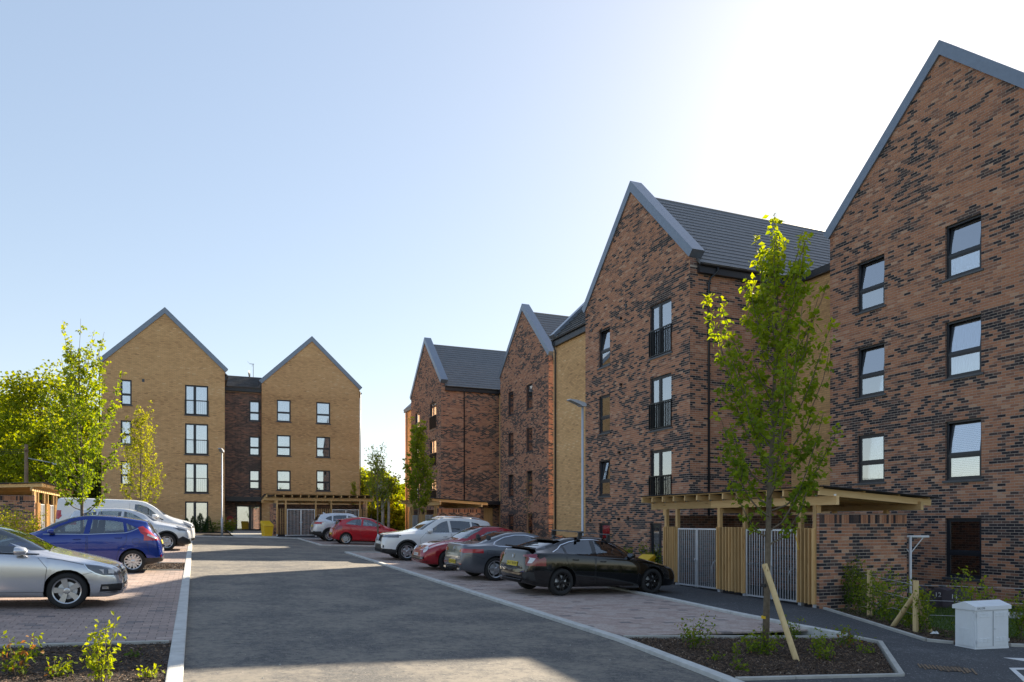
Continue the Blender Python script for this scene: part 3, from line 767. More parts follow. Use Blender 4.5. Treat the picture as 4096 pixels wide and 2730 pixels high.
# ---- far red-brick block: wing B and wing A
far = empty('apartment_building', (19.5, 48.2, gz(19.5, 48.2)), 0, 'dark red brick gabled apartment block standing beyond the white four by four, with two gables', 'building')
bag = []
XB, XA = 19.5, 15.9
wB = Wall((XB, 48.2, 0), (0, -1, 0), (-1, 0, 0))
HB = [rx(wB, XB, 2033, 2054, a, b) for a, b in ((1574, 1665), (1736, 1827), (1899, 1990), (2062, 2150))] + [rx(wB, XB, 2106, 2130, a, b) for a, b in ((1544, 1639), (1715, 1812), (1886, 1983), (2055, 2160))]
gable_block(far, (XB, 48.2, 0), **RX, W=7.7, te=12.05, tp=15.75, D=8.4, t0=0, holes=HB, kind='red', bag=bag, right=(3.4, 'red'), left=(.6, 'red'), tile_right=0)
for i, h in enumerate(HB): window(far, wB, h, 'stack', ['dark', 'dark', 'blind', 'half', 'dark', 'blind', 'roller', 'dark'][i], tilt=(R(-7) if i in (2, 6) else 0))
wA = Wall((XA, 58.3, 0), (0, -1, 0), (-1, 0, 0))
JA = [rx(wA, XA, 1720, 1745, a, b) for a, b in ((1617, 1723), (1766, 1873), (1915, 2020))]
HA = [rx(wA, XA, 1661, 1678, a, b) for a, b in ((1655, 1730), (1795, 1872), (1935, 2010))]
gable_block(far, (XA, 58.3, 0), **RX, W=7.9, te=11.85, tp=15.5, D=12, t0=.3, holes=JA + HA, kind='red', bag=bag, right=(5.0, 'red'), left=(.4, 'red'), tile_right=300)
for h in JA: window(far, wA, h, 'door', 'curtain', split=.42); railing(far, wA, h, 1.0, step=.12)
for h in HA: window(far, wA, h, 'stack', 'half')
wl = Wall((20.3, 50.42, 0), (0, -1, 0), (-1, 0, 0))
brick_wall(far, 'link_wall', wl, 2.3, .2, 11.2, None, [], 'buff', bag)
m = wl.mb(); m.box(-.1, 11.2, -7, 2.4, 11.45, .16); adopt(m.build('fascia', M['fascia']), far)
wl3 = Wall((16.5, 62.4, 0), (0, -1, 0), (-1, 0, 0))
brick_wall(far, 'link_wall', wl3, 4.2, .4, 11.2, None, [], 'buff', bag)
m = wl3.mb(); m.box(.1, 11.2, .005, 4.2, 11.45, .16); adopt(m.build('fascia', M['fascia']), far)
plane_piece(far, 'roof', [wl3.p(0, 11.45, .18), wl3.p(4.2, 11.45, .18), wl3.p(4.2, 15.2, -3.7), wl3.p(0, 15.2, -3.7)], .08, M['tile'])
plane_piece(far, 'roof', [wl3.p(0, 15.2, -3.7), wl3.p(4.2, 15.2, -3.7), wl3.p(4.2, 11.45, -7.6), wl3.p(0, 11.45, -7.6)], .08, M['tile'])
m = MB(); m.box(16.6, 62.15, .2, 24, 62.4, 11.4); adopt(m.build('end_wall', M['brick_buff_plain']), far)
downpipe(far, [(16.42, 61.6, 11.3), (16.42, 61.6, .6)])
downpipe(far, [(17.6, 50.2, 11.4), (17.6, 50.34, 11.1), (17.6, 50.34, .6)])
m = MB(); m.box(18.2, 49.0, 3.15, 20.4, 50.4, 3.4); adopt(m.build('entrance_canopy', M['fascia']), far)
m = MB(); m.box(19.1, 50.33, .6, 19.75, 50.395, 2.95); adopt(m.build('entrance_door', M['timber']), far)
lay(bag)
# ---- buff block on the left
ochre = empty('apartment_building', (-1.9, 57.3, gz(-1.9, 57.3)), 0, 'buff yellow brick apartment block with two gables at the end of the road', 'building')
bag = []
YL, YR, YK = 57.3, 61.4, 61.9
wL = Wall((-5.8, YL, 0), (1, 0, 0), (0, -1, 0))
HL = [ry(wL, YL, 483, 527, a, b) for a, b in ((1519, 1619), (1683, 1780), (1844, 1943), (2005, 2100))]
JL = [ry(wL, YL, 740, 833, a, b) for a, b in ((1538, 1660), (1695, 1817), (1852, 1970), (2007, 2118))]
gable_block(ochre, (-5.8, YL, 0), **OY, W=7.75, te=12.8, tp=16.55, D=12, t0=.5, holes=HL + JL, kind='buff', bag=bag, left=(.4, 'buff'), right=(4.0, 'buff'), tile_right=None)
for h in HL: window(ochre, wL, h, 'stack', random.choice(('roller', 'curtain', 'half')))
for i, h in enumerate(JL):
    window(ochre, wL, h, 'door', 'curtain', split=.42)
    if i < 3: railing(ochre, wL, h, 1.05, step=.12, thin=.008)
wR = Wall((4.8, YR, 0), (1, 0, 0), (0, -1, 0))
HR = [ry(wR, YR, 1107, 1163, a, b) for a, b in ((1600, 1686), (1741, 1825), (1880, 1962), (2030, 2110))] + [ry(wR, YR, 1265, 1321, a, b) for a, b in ((1609, 1694), (1747, 1831), (1882, 1965), (2032, 2112))]
gable_block(ochre, (4.8, YR, 0), **OY, W=7.6, te=12.88, tp=16.5, D=8, t0=.5, holes=HR, kind='buff', bag=bag, right=(.4, 'buff'), left=(.5, 'buff'), tile_right=None)
for i, h in enumerate(HR): window(ochre, wR, h, 'stack', ['roller', 'roller', 'curtain', 'curtain', 'curtain', 'roller', 'half', 'curtain'][i])
wK = Wall((1.95, YK, 0), (1, 0, 0), (0, -1, 0))
HK = [ry(wK, YK, 997, 1039, a, b) for a, b in ((1603, 1683), (1745, 1822), (1882, 1959))]
dg = ry(wK, YK, 944, 1046, 2022, 2122)
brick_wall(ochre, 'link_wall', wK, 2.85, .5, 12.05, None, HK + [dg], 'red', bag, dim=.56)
for h in HK: window(ochre, wK, h, 'stack', 'curtain')
window(ochre, wK, dg, 'door', None, split=.55, sill=False)
m = wK.mb(); m.box(0, 12.05, .005, 2.85, 12.35, .25); adopt(m.build('fascia', M['fascia']), ochre)
ro = plane_piece(ochre, 'roof', [wK.p(-.2, 12.35, .3), wK.p(3.0, 12.35, .3), wK.p(3.0, 13.55, -1.7), wK.p(-.2, 13.55, -1.7)], .08, M['tile'])
tiles(ro, wK.p(-.2, 12.36, .3), (1, 0, 0), wK.p(0, 13.55, -1.7) - wK.p(0, 12.35, .3), 3.2, 2.33, 0, th=.2)
plane_piece(ochre, 'roof', [wK.p(-.2, 13.55, -1.7), wK.p(3.0, 13.55, -1.7), wK.p(3.0, 11, -6), wK.p(-.2, 11, -6)], .08, M['tile'])
m = MB(); c0 = on_y(904, 1990, 60.6); c1 = on_y(1071, 1990, 60.6); m.box(c0.x, 60.5, c0.z - .28, c1.x, 61.85, c0.z); m.box(c0.x - .02, 60.48, c0.z - .04, c1.x + .02, 61.85, c0.z + .05); adopt(m.build('entrance_canopy', M['fascia']), ochre)
downpipe(ochre, [(-5.75, 57.55, 12.5), (-5.95, 57.6, 12.2), (-5.95, 57.6, .9)])
downpipe(ochre, [(12.5, 61.6, 12.6), (12.5, 61.6, .9)])
for q in [(573, 1523), (573, 1681)]:
    p = on_y(q[0], q[1], YL); m = MB(); m.box(p.x - .08, YL - .03, p.z - .1, p.x + .08, YL, p.z + .1); adopt(m.build('wall_vent', M['sill']), ochre)
lay(bag)
# rooftop aerial and dish stand on the link roof
p = on_y(1013, 1500, 63.6)
ae = empty('tv_aerial', (p.x, 63.6, 13.5), 0, 'thin rooftop television aerial on the roof between the two buff gables', 'aerial')
m = MB(); m.tube([(0, 0, -.1), (0, 0, 1.15)], .02, 6); m.build('mast', M['rail'], ae)
m = MB(); m.bar((-.25, 0, 1.12), (.06, 0, 1.12), .03, .03)
for k in range(6): m.bar((-.3 + .06 * k, -.12, 1.12), (-.3 + .06 * k, .12, 1.12), .008, .008)
m.bar((-.25, 0, 1.12), (-.45, 0, 1.3), .012, .012); m.bar((-.05, 0, 1.1), (-.1, 0, .9), .012, .012); m.build('antenna_head', M['rail'], ae)
ds = empty('satellite_dish', (p.x - .25, 63.55, 13.5), 0, 'round satellite dish beside the rooftop aerial', 'dish')
m = MB(); rr = []
for i in range(4):
    r_ = .28 * i / 3
    for j in range(14):
        t = 2 * math.pi * j / 14; m.v.append((r_ * math.cos(t) * .35 - .06 * (i / 3) ** 2, r_ * math.cos(t) * .9, .3 + r_ * math.sin(t)))
for i in range(3):
    for j in range(14): m.f.append([i * 14 + j, i * 14 + (j + 1) % 14, (i + 1) * 14 + (j + 1) % 14, (i + 1) * 14 + j]); m.m.append(0); m.t.append(.5)
m.build('dish', M['sill'], ds, fix=False)
m = MB(); m.tube([(0, 0, -.1), (0, 0, .3)], .02, 6); m.build('bracket', M['rail'], ds)
# ------------------------------------------------------------------ timber cycle and bin stores
def soldier(bag, wl, wo, W, t0, hgt=.21):
    n = int(W / .075); s = W / n; S0 = np.arange(n) * s + .004; S1 = S0 + s - .008
    r = np.random.default_rng(n + abs(int(wl.O.x * 10))); tone = np.where(r.random(n) < .3, r.uniform(.05, .3, n), r.uniform(.45, .95, n))
    bag.append(dict(w=wl, o=wo, S0=S0, S1=S1, T0=np.full(n, t0 + .005), T1=np.full(n, t0 + hgt), tone=tone, m=M['brick_red'], d=np.full(n, .0045)))
def store(O, u, n, secs, L, dep, label, near=False, wh=2.24, zb=None, soldier_ends=True, group='timber and brick stores', singles=300):
    """secs: list of ('panel'|'gate', s0, s1); front at O, running along u"""
    wl = Wall(O, u, n); mid = wl.p(L / 2, 0, -dep / 2)
    if zb is None: zb = gz(mid.x, mid.y) - .05
    root = empty('cycle_store', (mid.x, mid.y, gz(mid.x, mid.y)), 0, label, 'store', group)
    bag = []; Z = Vector((0, 0, 1))
    q = lambda s, t, d=0: wl.p(s, zb + t, -d)
    th = .215; hh = math.floor((zb + wh - .215) / BH + 1e-6) * BH - zb
    for nm, O2, u2, n2, W in (('end_wall', wl.p(L, 0, 0), -wl.n, wl.u, dep), ('end_wall', wl.p(0, 0, -dep), wl.n, -wl.u, dep)):
        w2 = Wall(O2, u2, n2); wo = brick_wall(root, nm, w2, W, zb - .35, zb + hh, None, [], 'red', bag); soldier(bag, w2, wo, W, zb + hh)
        m = w2.mb(); m.box(0, zb - .35, -th, W, zb + hh - .002, -.002); m.box(0, zb + hh - .002, -th, W, zb + wh - .004, -.001); m.build('wall_core', M['brick_red_plain'], wo)
    for s0 in (0, L - th):                                # fronts of the end walls
        w2 = Wall(wl.p(s0, 0, .001), wl.u, wl.n); brick_wall(root, 'end_pier', w2, th, zb - .35, zb + wh - .01, None, [], 'red', bag)
    m = wl.mb(); m.box(th, zb - .3, -dep, L - th, zb + wh, -dep + .2); adopt(m.build('back_wall', M['brick_red_plain']), root)
    px = []
    for kind, s0, s1 in secs:
        if kind == 'panel':
            po = None; k = max(1, round((s1 - s0) / .122)); w_ = (s1 - s0) / k
            for i in range(k):
                c = s0 + w_ * (i + .5); g = q(c, 0); lo = gz(g.x, g.y) - zb + .13 + random.uniform(-.01, .01)
                o = piece('board', q(c, lo, -.045), q(c, 1.90 + random.uniform(-.006, .006), -.045), w_ - .012, .022, M['timber'], up=wl.u, root=root)
            px += [s0 + .06, s1 - .06]
        else:
            mx = (s0 + s1) / 2; g = q(mx, 0); lo = gz(g.x, g.y) - zb + .09
            for a, b in ((s0 + .015, mx - .008), (mx + .008, s1 - .015)):
                m = wl.mb(); f = .042
                ring(m, a, b, zb + lo, zb + 1.86, f, -.02, .022)
                nb = max(3, round((b - a - 2 * f) / .105)); xs = [a + f + (b - a - 2 * f) * (i + 1) / (nb + 1) for i in range(nb)]
                if not near:
                    for x in xs: m.box(x - .008, zb + lo + f, -.008, x + .008, zb + 1.86 - f, .008)
                hx = b - .03 if a < mx - .3 else a + .03
                m.box(hx - .05, zb + .95, .022, hx + .05, zb + 1.0, .05)
                m.tube([wl.T.inverted() @ q(hx, -.02 + lo, -.03), wl.T.inverted() @ q(hx, .95, -.03)], .008, 5)
                go = adopt(m.build('gate', M['galv']), root)
                if near:
                    for x in xs: piece('bar', q(x, lo + f, 0), q(x, 1.86 - f, 0), .016, .016, M['galv'], go)
    # posts, plates, rafters, roof
    for s in sorted(px):
        g = q(s, 0); lo = gz(g.x, g.y) - zb
        piece('post', q(s, lo + .12, .03), q(s, 2.42, .03), .10, .10, M['timber'], root=root)
        m = wl.mb(); m.box(s - .05, zb + lo, -.08, s + .05, zb + lo + .13, .02); adopt(m.build('post_shoe', M['galv']), root)
    for s in (.5, L * .33, L * .66, L - .5): piece('post', q(s, wh - .1, dep - .1), q(s, 2.34, dep - .1), .10, .10, M['timber'], root=root)
    for d in (.03, dep - .1):
        for a, b in ((-.55, L * .38), (L * .38, L + .5)):
            z0 = 2.52 if d < 1 else 2.42
            piece('wall_plate', q(a, z0, d), q(b, z0, d), .09, .2, M['timber_beam'], root=root)
    for s in (th / 2, L - th / 2): piece('post', q(s, wh, .06), q(s, 2.42, .06), .1, .1, M['timber'], root=root)
    k = int((L + .9) / .52); zf, zk = 2.70, 2.50
    for i in range(k + 1):
        s = -.45 + (L + .85) * i / k
        piece('rafter', q(s, zf + .01, -.42), q(s, zk, dep + .3), .05, .15, M['timber_beam'], root=root)
        m = wl.mb(); m.box(s + .026, zb + 2.42, -.06, s + .034, zb + 2.66, .01); adopt(m.build('bracket', M['galv']), root)
    for d in (-.36, .9, 2.0, dep + .2):
        zz = zf + .09 - .2 * (d + .42) / (dep + .72); piece('batten', q(-.5, zz + .012, d), q(L + .45, zz + .012, d), .05, .03, M['timber_beam'], root=root)
    n_ = int((L + 1.3) / .019); V = []; F = []
    for i in range(n_ + 1):
        s = -.62 + (L + 1.24) * i / n_; w_ = .012 * math.sin(i * math.pi / 2)
        for d, zz in ((-.5, zf + .13), (dep + .35, zk + .12)): V.append(q(s, zz + w_, d))
    F = [(2 * i, 2 * i + 1, 2 * i + 3, 2 * i + 2) for i in range(n_)]
    m = MB(); m.add(V, F); adopt(m.build('corrugated_roof', M['corrugated'], fix=False), root)
    lay(bag, None, singles)
    return root, q
P3 = lambda g: [('panel', .16, .84), ('gate', .84, 2.66), ('panel', 2.66, 3.8), ('gate', 3.8, 5.62), ('panel', 5.62, 6.2)]
st, q = store((13.12, 19.3, 0), (0, -1, 0), (-1, 0, 0), P3(0), 6.27, 2.78, 'timber and brick cycle store with barred gates, nearest on the right behind the sapling', near=True, zb=-.12)
for i, s in enumerate((1.2, 1.9, 2.6, 4.3, 5.0)):
    m = MB(); r_ = .06
    pts = [(0, -.36, 0)] + [(0, -.36 + .2 - .2 * math.cos(t), .62 + .2 * math.sin(t)) for t in [k * math.pi / 8 for k in range(5)]] + [(0, .36 - .2 + .2 * math.sin(t), .62 + .2 * math.cos(t)) for t in [k * math.pi / 8 for k in range(5)]] + [(0, .36, 0)]
    m.tube(pts, .024, 8); o = m.build('cycle_stand', M['galv'], smooth=True); c = q(s, .05, 1.3); o.location = (c.x, c.y, gz(c.x, c.y)); o.rotation_euler = (0, 0, R(90))
    tag(o, ['leftmost', 'second', 'third', 'fourth', 'rightmost'][i] + ' bent steel cycle hoop, counted from the left, inside the nearest store', 'cycle stand', 'steel hoops inside the nearest store')
sheet('store_floor', [(13.15, 13.1), (15.85, 13.1), (15.85, 19.2), (13.15, 19.2)], .055, M['path'])
store((13.1, 48.5, 0), (0, -1, 0), (-1, 0, 0), P3(0), 6.27, 2.7, 'timber and brick store beside the far red brick block, behind the white four by four', zb=gz(13, 45) - .1)
store((4.75, 51.5, 0), (1, 0, 0), (0, -1, 0), P3(0), 6.1, 2.7, 'timber and brick store in front of the right buff gable', zb=gz(7, 51.5) - .0)
store((-7.0, 41.5, 0), (0, 1, 0), (1, 0, 0), [('panel', .16, 1.0), ('gate', 1.0, 2.5), ('panel', 2.5, 3.6), ('gate', 3.6, 5.1), ('panel', 5.1, 6.2), ('gate', 6.2, 7.7), ('panel', 7.7, 8.6)], 8.7, 4.2, 'long sunlit timber and brick store at the left edge', zb=.95)
# ------------------------------------------------------------------ vehicles
def paint(name, c, metal=.35, rough=.32):
    m, t, b = mat(name); setp(b, c, rough, metal, .3, 1.0)
    n = noi(t, coords(t), 2.5, 3); t.links.new(ramp(t, n, [(.3, (rough * .9,) * 3), (.7, (min(1, rough * 1.2),) * 3)]), b.inputs['Roughness']); return m
M['tyre'] = simple('tyre_rubber', (.018, .018, .019), .85, var=.2, vs=20, world=False)
M['rim'] = simple('alloy_silver', (.55, .56, .58), .28, metal=.85, var=.03, world=False)
M['rim_black'] = simple('alloy_black', (.015, .015, .017), .25, metal=.3, var=0)
M['rim_dark'] = simple('dark_wheel_metal', (.03, .03, .032), .5, metal=.4, var=.1, world=False)  # dark grey metal of the inner barrels, backing discs and van wheels
M['trim_black'] = simple('black_plastic_trim', (.018, .018, .02), .55, var=.08, world=False)
M['gloss_black'] = simple('gloss_black', (.006, .006, .007), .12, var=0)
M['chrome'] = simple('chrome', (.72, .74, .77), .12, metal=1, var=0)
M['cabin'] = simple('car_interior', (.025, .025, .027), .8, var=.2, world=False)
M['seat'] = simple('car_seat_cloth', (.035, .036, .04), .85, var=.2, world=False)
M['tail'] = simple('red_tail_lens', (.42, .012, .018), .12, coat=1, var=0)
M['tail_dark'] = simple('dark_red_tail_lens', (.20, .01, .03), .12, coat=1, var=0)
M['lens_white'] = simple('white_lamp_lens', (.62, .64, .68), .12, coat=1, var=0)
M['lens_dark'] = simple('dark_lamp_housing', (.10, .11, .13), .12, coat=1, var=.3, vs=9, world=False)
M['plate_y'] = simple('yellow_number_plate', (.62, .47, .03), .45, var=0)
M['plate_w'] = simple('white_number_plate', (.72, .72, .7), .45, var=0)
def pchip(P):
    x = np.array([p[0] for p in P], float); y = np.array([p[1] for p in P], float); h = np.diff(x); d = np.diff(y) / h; n = len(x); m = np.zeros(n)
    for i in range(1, n - 1):
        if d[i - 1] * d[i] > 0:
            w1, w2 = 2 * h[i] + h[i - 1], h[i] + 2 * h[i - 1]; m[i] = (w1 + w2) / (w1 / d[i - 1] + w2 / d[i])
    m[0], m[-1] = d[0], d[-1]
    def f(t):
        t = min(max(t, x[0]), x[-1]); i = min(max(int(np.searchsorted(x, t) - 1), 0), n - 2); s = (t - x[i]) / h[i]
        return (2 * s**3 - 3 * s * s + 1) * y[i] + (s**3 - 2 * s * s + s) * h[i] * m[i] + (-2 * s**3 + 3 * s * s) * y[i + 1] + (s**3 - s * s) * h[i] * m[i + 1]
    return f
def pip(pts, x, y): return inside(pts, x, y)
class Car:
    def __init__(s, name, S, P):
        s.S = S; s.L = S['L']; s.hw = S['hw']; s.P = P; s.root = empty(name); s.name = name
        L, hw = s.L, s.hw; top = pchip(S['top']); belt = pchip(S['belt']); plan = pchip(S.get('plan') or [(0, .66), (.05, .79), (.18, .90), (.5, .975), (.95, 1), (L - .7, 1), (L - .3, .965), (L - .1, .89), (L, .74)])
        wt = pchip(S['wt']); zb = pchip(S.get('zb') or [(0, .24), (.25, .19), (L - .5, .2), (L, .30)])
        s.top, s.belt = top, belt
        xs = sorted(set([round(v, 4) for v in list(np.linspace(0, L, 56)) + list(np.linspace(0, .3, 10)) + list(np.linspace(L - .45, L, 16))]))
        rows = []
        for x in xs:
            zt = top(x); z0 = zb(x); zs = min(belt(x), zt - .025); w_ = hw * plan(x); g = zt - zs; wr = min(hw * wt(x), w_ * .93)
            a = min(.065, .42 * g); hgt = zs - z0; cr = S.get('crease', .012)
            pts = [(0, z0), (.5 * w_, z0), (.84 * w_, z0), (.94 * w_, z0 + .025), (.972 * w_, z0 + .09), (.985 * w_, z0 + .2 * hgt), (.998 * w_, z0 + .38 * hgt), (w_, z0 + .55 * hgt), (.998 * w_, z0 + .72 * hgt), (.988 * w_, z0 + .86 * hgt), (.972 * w_, zs - .035 * min(1, hgt / .3)), (.955 * w_, zs)]
            b0, b1 = (.935 * w_, zs + .012 * min(1, g / .1)), (wr, zt - a)
            for k in range(5):
                q = k / 4; bow = .022 * math.sin(math.pi * q) * min(1, g / .3)
                pts.append((b0[0] + (b1[0] - b0[0]) * q + bow, b0[1] + (b1[1] - b0[1]) * q))
            pts += [(wr * .955, zt - a * .45), (wr * .86, zt - a * .2), (wr * .62, zt - a * .07), (wr * .3, zt - a * .01), (0, zt)]
            rows.append([(L / 2 - x, y, z) for y, z in pts])
        n = len(rows[0]); bm = bmesh.new(); G = []
        for r in rows:
            half = [bm.verts.new(p) for p in r]; oth = [bm.verts.new((p[0], -p[1], p[2])) for p in r[1:-1]]
            G.append(half + oth[::-1])
        k = len(G[0])
        for i in range(len(G) - 1):
            for j in range(k): bm.faces.new((G[i][j], G[i][(j + 1) % k], G[i + 1][(j + 1) % k], G[i + 1][j]))
        for loop in (G[0], G[-1]):
            m_ = n - 1
            for j in range(m_):                        # caps as strips across the car
                a_, b_, c_, d_ = loop[j], loop[j + 1], loop[(k - j - 1) % k], loop[(k - j) % k]
                vs = []
                for v in (a_, b_, c_, d_):
                    if v not in vs: vs.append(v)
                if len(vs) > 2: bm.faces.new(vs)
        bmesh.ops.recalc_face_normals(bm, faces=bm.faces); bm.normal_update()
        s.bm = bm; s.grp = bm.faces.layers.int.new('grp'); s.groups = {}
        s.bvh = BVHTree.FromBMesh(bm); bm.verts.ensure_lookup_table(); bm.faces.ensure_lookup_table()
        s.fv = [[(v.co.copy(), v.normal.copy()) for v in f.verts] for f in bm.faces]
    def nrm(s, p):
        co, no, i, d = s.bvh.find_nearest(p)
        if i is None: return Vector((0, 0, 1))
        acc = Vector((0, 0, 0))
        for c, n_ in s.fv[i]: acc += n_ / ((c - co).length + 1e-4)
        return acc.normalized()
    def X(s, x): return s.L / 2 - x
    def cut(s, view, poly, gid=None, flt=None, delete=False):
        """project an outline on the body and cut it out. view: 'L','R' (side, x z), 'F','B' (front/back, y z), 'T' (x y)"""
        bm = s.bm
        if view in 'LR': pts = [(s.X(x), z) for x, z in poly]; ax = (0, 2); sg = 1 if view == 'L' else -1; ok = lambda f: f.normal.y * sg > .22
        elif view in 'FB': pts = list(poly); ax = (1, 2); sg = 1 if view == 'F' else -1; ok = lambda f: f.normal.x * sg > .10
        else: pts = [(s.X(x), y) for x, y in poly]; ax = (0, 1); ok = lambda f: f.normal.z > .25
        a0, a1 = min(p[0] for p in pts), max(p[0] for p in pts); b0, b1 = min(p[1] for p in pts), max(p[1] for p in pts)
        def near_(f):
            if not ok(f) or (f[s.grp] != 0) or (flt and not flt(f.calc_center_median())): return False
            u_ = [v.co[ax[0]] for v in f.verts]; v_ = [v.co[ax[1]] for v in f.verts]
            return max(u_) >= a0 and min(u_) <= a1 and max(v_) >= b0 and min(v_) <= b1
        F = [f for f in bm.faces if near_(f)]
        for i in range(len(pts)):
            p, q = pts[i], pts[(i + 1) % len(pts)]; no = [0, 0, 0]; no[ax[0]] = q[1] - p[1]; no[ax[1]] = -(q[0] - p[0]); co = [0, 0, 0]; co[ax[0]], co[ax[1]] = p
            if Vector(no).length < 1e-6: continue
            F = [f for f in F if f.is_valid]
            ge = list({v for f in F for v in f.verts}) + list({e for f in F for e in f.edges}) + F
            r = bmesh.ops.bisect_plane(bm, geom=ge, dist=1e-5, plane_co=co, plane_no=no)
            F = [g for g in r['geom'] if isinstance(g, bmesh.types.BMFace)]
        hit = []
        for f in F:
            if not f.is_valid: continue
            c = f.calc_center_median()
            if pip(pts, c[ax[0]], c[ax[1]]): hit.append(f)
        if delete: bmesh.ops.delete(bm, geom=hit, context='FACES_ONLY')
        else:
            for f in hit: f[s.grp] = gid
        return hit
    def part(s, name, m, views, parent=None, off=0, flt=None):
        """views: list of (view, outline); the faces become one part"""
        vs = {v for v, _ in views}
        if vs == {'L', 'R'}:
            for side in 'LR': r = s.part(name, m, [q for q in views if q[0] == side], parent, off, flt)
            return r
        gid = len(s.groups) + 1; s.groups[gid] = (name, m, off, parent)
        for v, p in views: s.cut(v, p, gid, flt)
        return gid
    def hitp(s, view, a, b):
        if view in 'LR': o, d = Vector((s.X(a), 3 if view == 'L' else -3, b)), Vector((0, -1 if view == 'L' else 1, 0))
        elif view in 'FB': o, d = Vector((4 if view == 'F' else -4, a, b)), Vector((-1 if view == 'F' else 1, 0, 0))
        else: o, d = Vector((s.X(a), b, 4)), Vector((0, 0, -1))
        co, no, i, _ = s.bvh.ray_cast(o, d)
        return co, (s.nrm(co) if co else None)
    def ribbon(s, name, m, view, line, wd=.007, up=.0025, parent=None, sub=.06):
        P = []
        for (a, b), (c, d) in zip(line[:-1], line[1:]):
            n_ = max(1, int(math.hypot(c - a, d - b) / sub)); P += [(a + (c - a) * i / n_, b + (d - b) * i / n_) for i in range(n_)]
        P.append(line[-1]); H = [s.hitp(view, *p) for p in P]; H = [h for h in H if h[0] is not None]
        if len(H) < 2: return
        mb = MB(); V = []
        for i, (c, n_) in enumerate(H):
            t = (H[min(i + 1, len(H) - 1)][0] - H[max(i - 1, 0)][0]).normalized(); x = t.cross(n_).normalized() * wd / 2; c = c + n_ * up
            V += [c - x, c + x]
        mb.add(V, [(2 * i, 2 * i + 1, 2 * i + 3, 2 * i + 2) for i in range(len(H) - 1)])
        return mb.build(name, m, parent or s.root, fix=False)
    def finish(s):
        bm = s.bm; by = {}
        for f in bm.faces: by.setdefault(f[s.grp], []).append(f)
        objs = {}
        jobs = []
        for gid in sorted(by):
            if gid == 0: jobs.append((0, by[0])); continue
            left = set(by[gid])
            while left:                                   # one object for each connected piece
                st_ = [left.pop()]; comp = []
                while st_:
                    f = st_.pop(); comp.append(f)
                    for e in f.edges:
                        for g_ in e.link_faces:
                            if g_ in left: left.discard(g_); st_.append(g_)
                if sum(f.calc_area() for f in comp) > .0012: jobs.append((gid, comp))
        for gid, faces_ in jobs:
            name, m, off, parent = s.groups.get(gid, ('body', s.P, 0, None)); vs = {}; V = []; N = []; F = []
            for f in faces_:
                idx = []
                for v in f.verts:
                    if v.index < 0 or v not in vs:
                        nn = s.nrm(v.co); vs[v] = len(V); V.append(v.co + nn * off); N.append(nn)
                    idx.append(vs[v])
                F.append(idx)
            me = bpy.data.meshes.new(name); me.from_pydata(V, [], F); me.materials.append(m)
            me.polygons.foreach_set('use_smooth', [True] * len(F)); me.update()
            me.normals_split_custom_set_from_vertices(N)
            o = mobj(name, me, s.root); objs[gid] = o
        for gid, o in objs.items():
            pr = s.groups.get(gid, (0, 0, 0, None))[3]
            if pr: o.parent = objs.get(pr, s.root)
        s.objs = objs; bm.free(); return objs
_wheels = {}
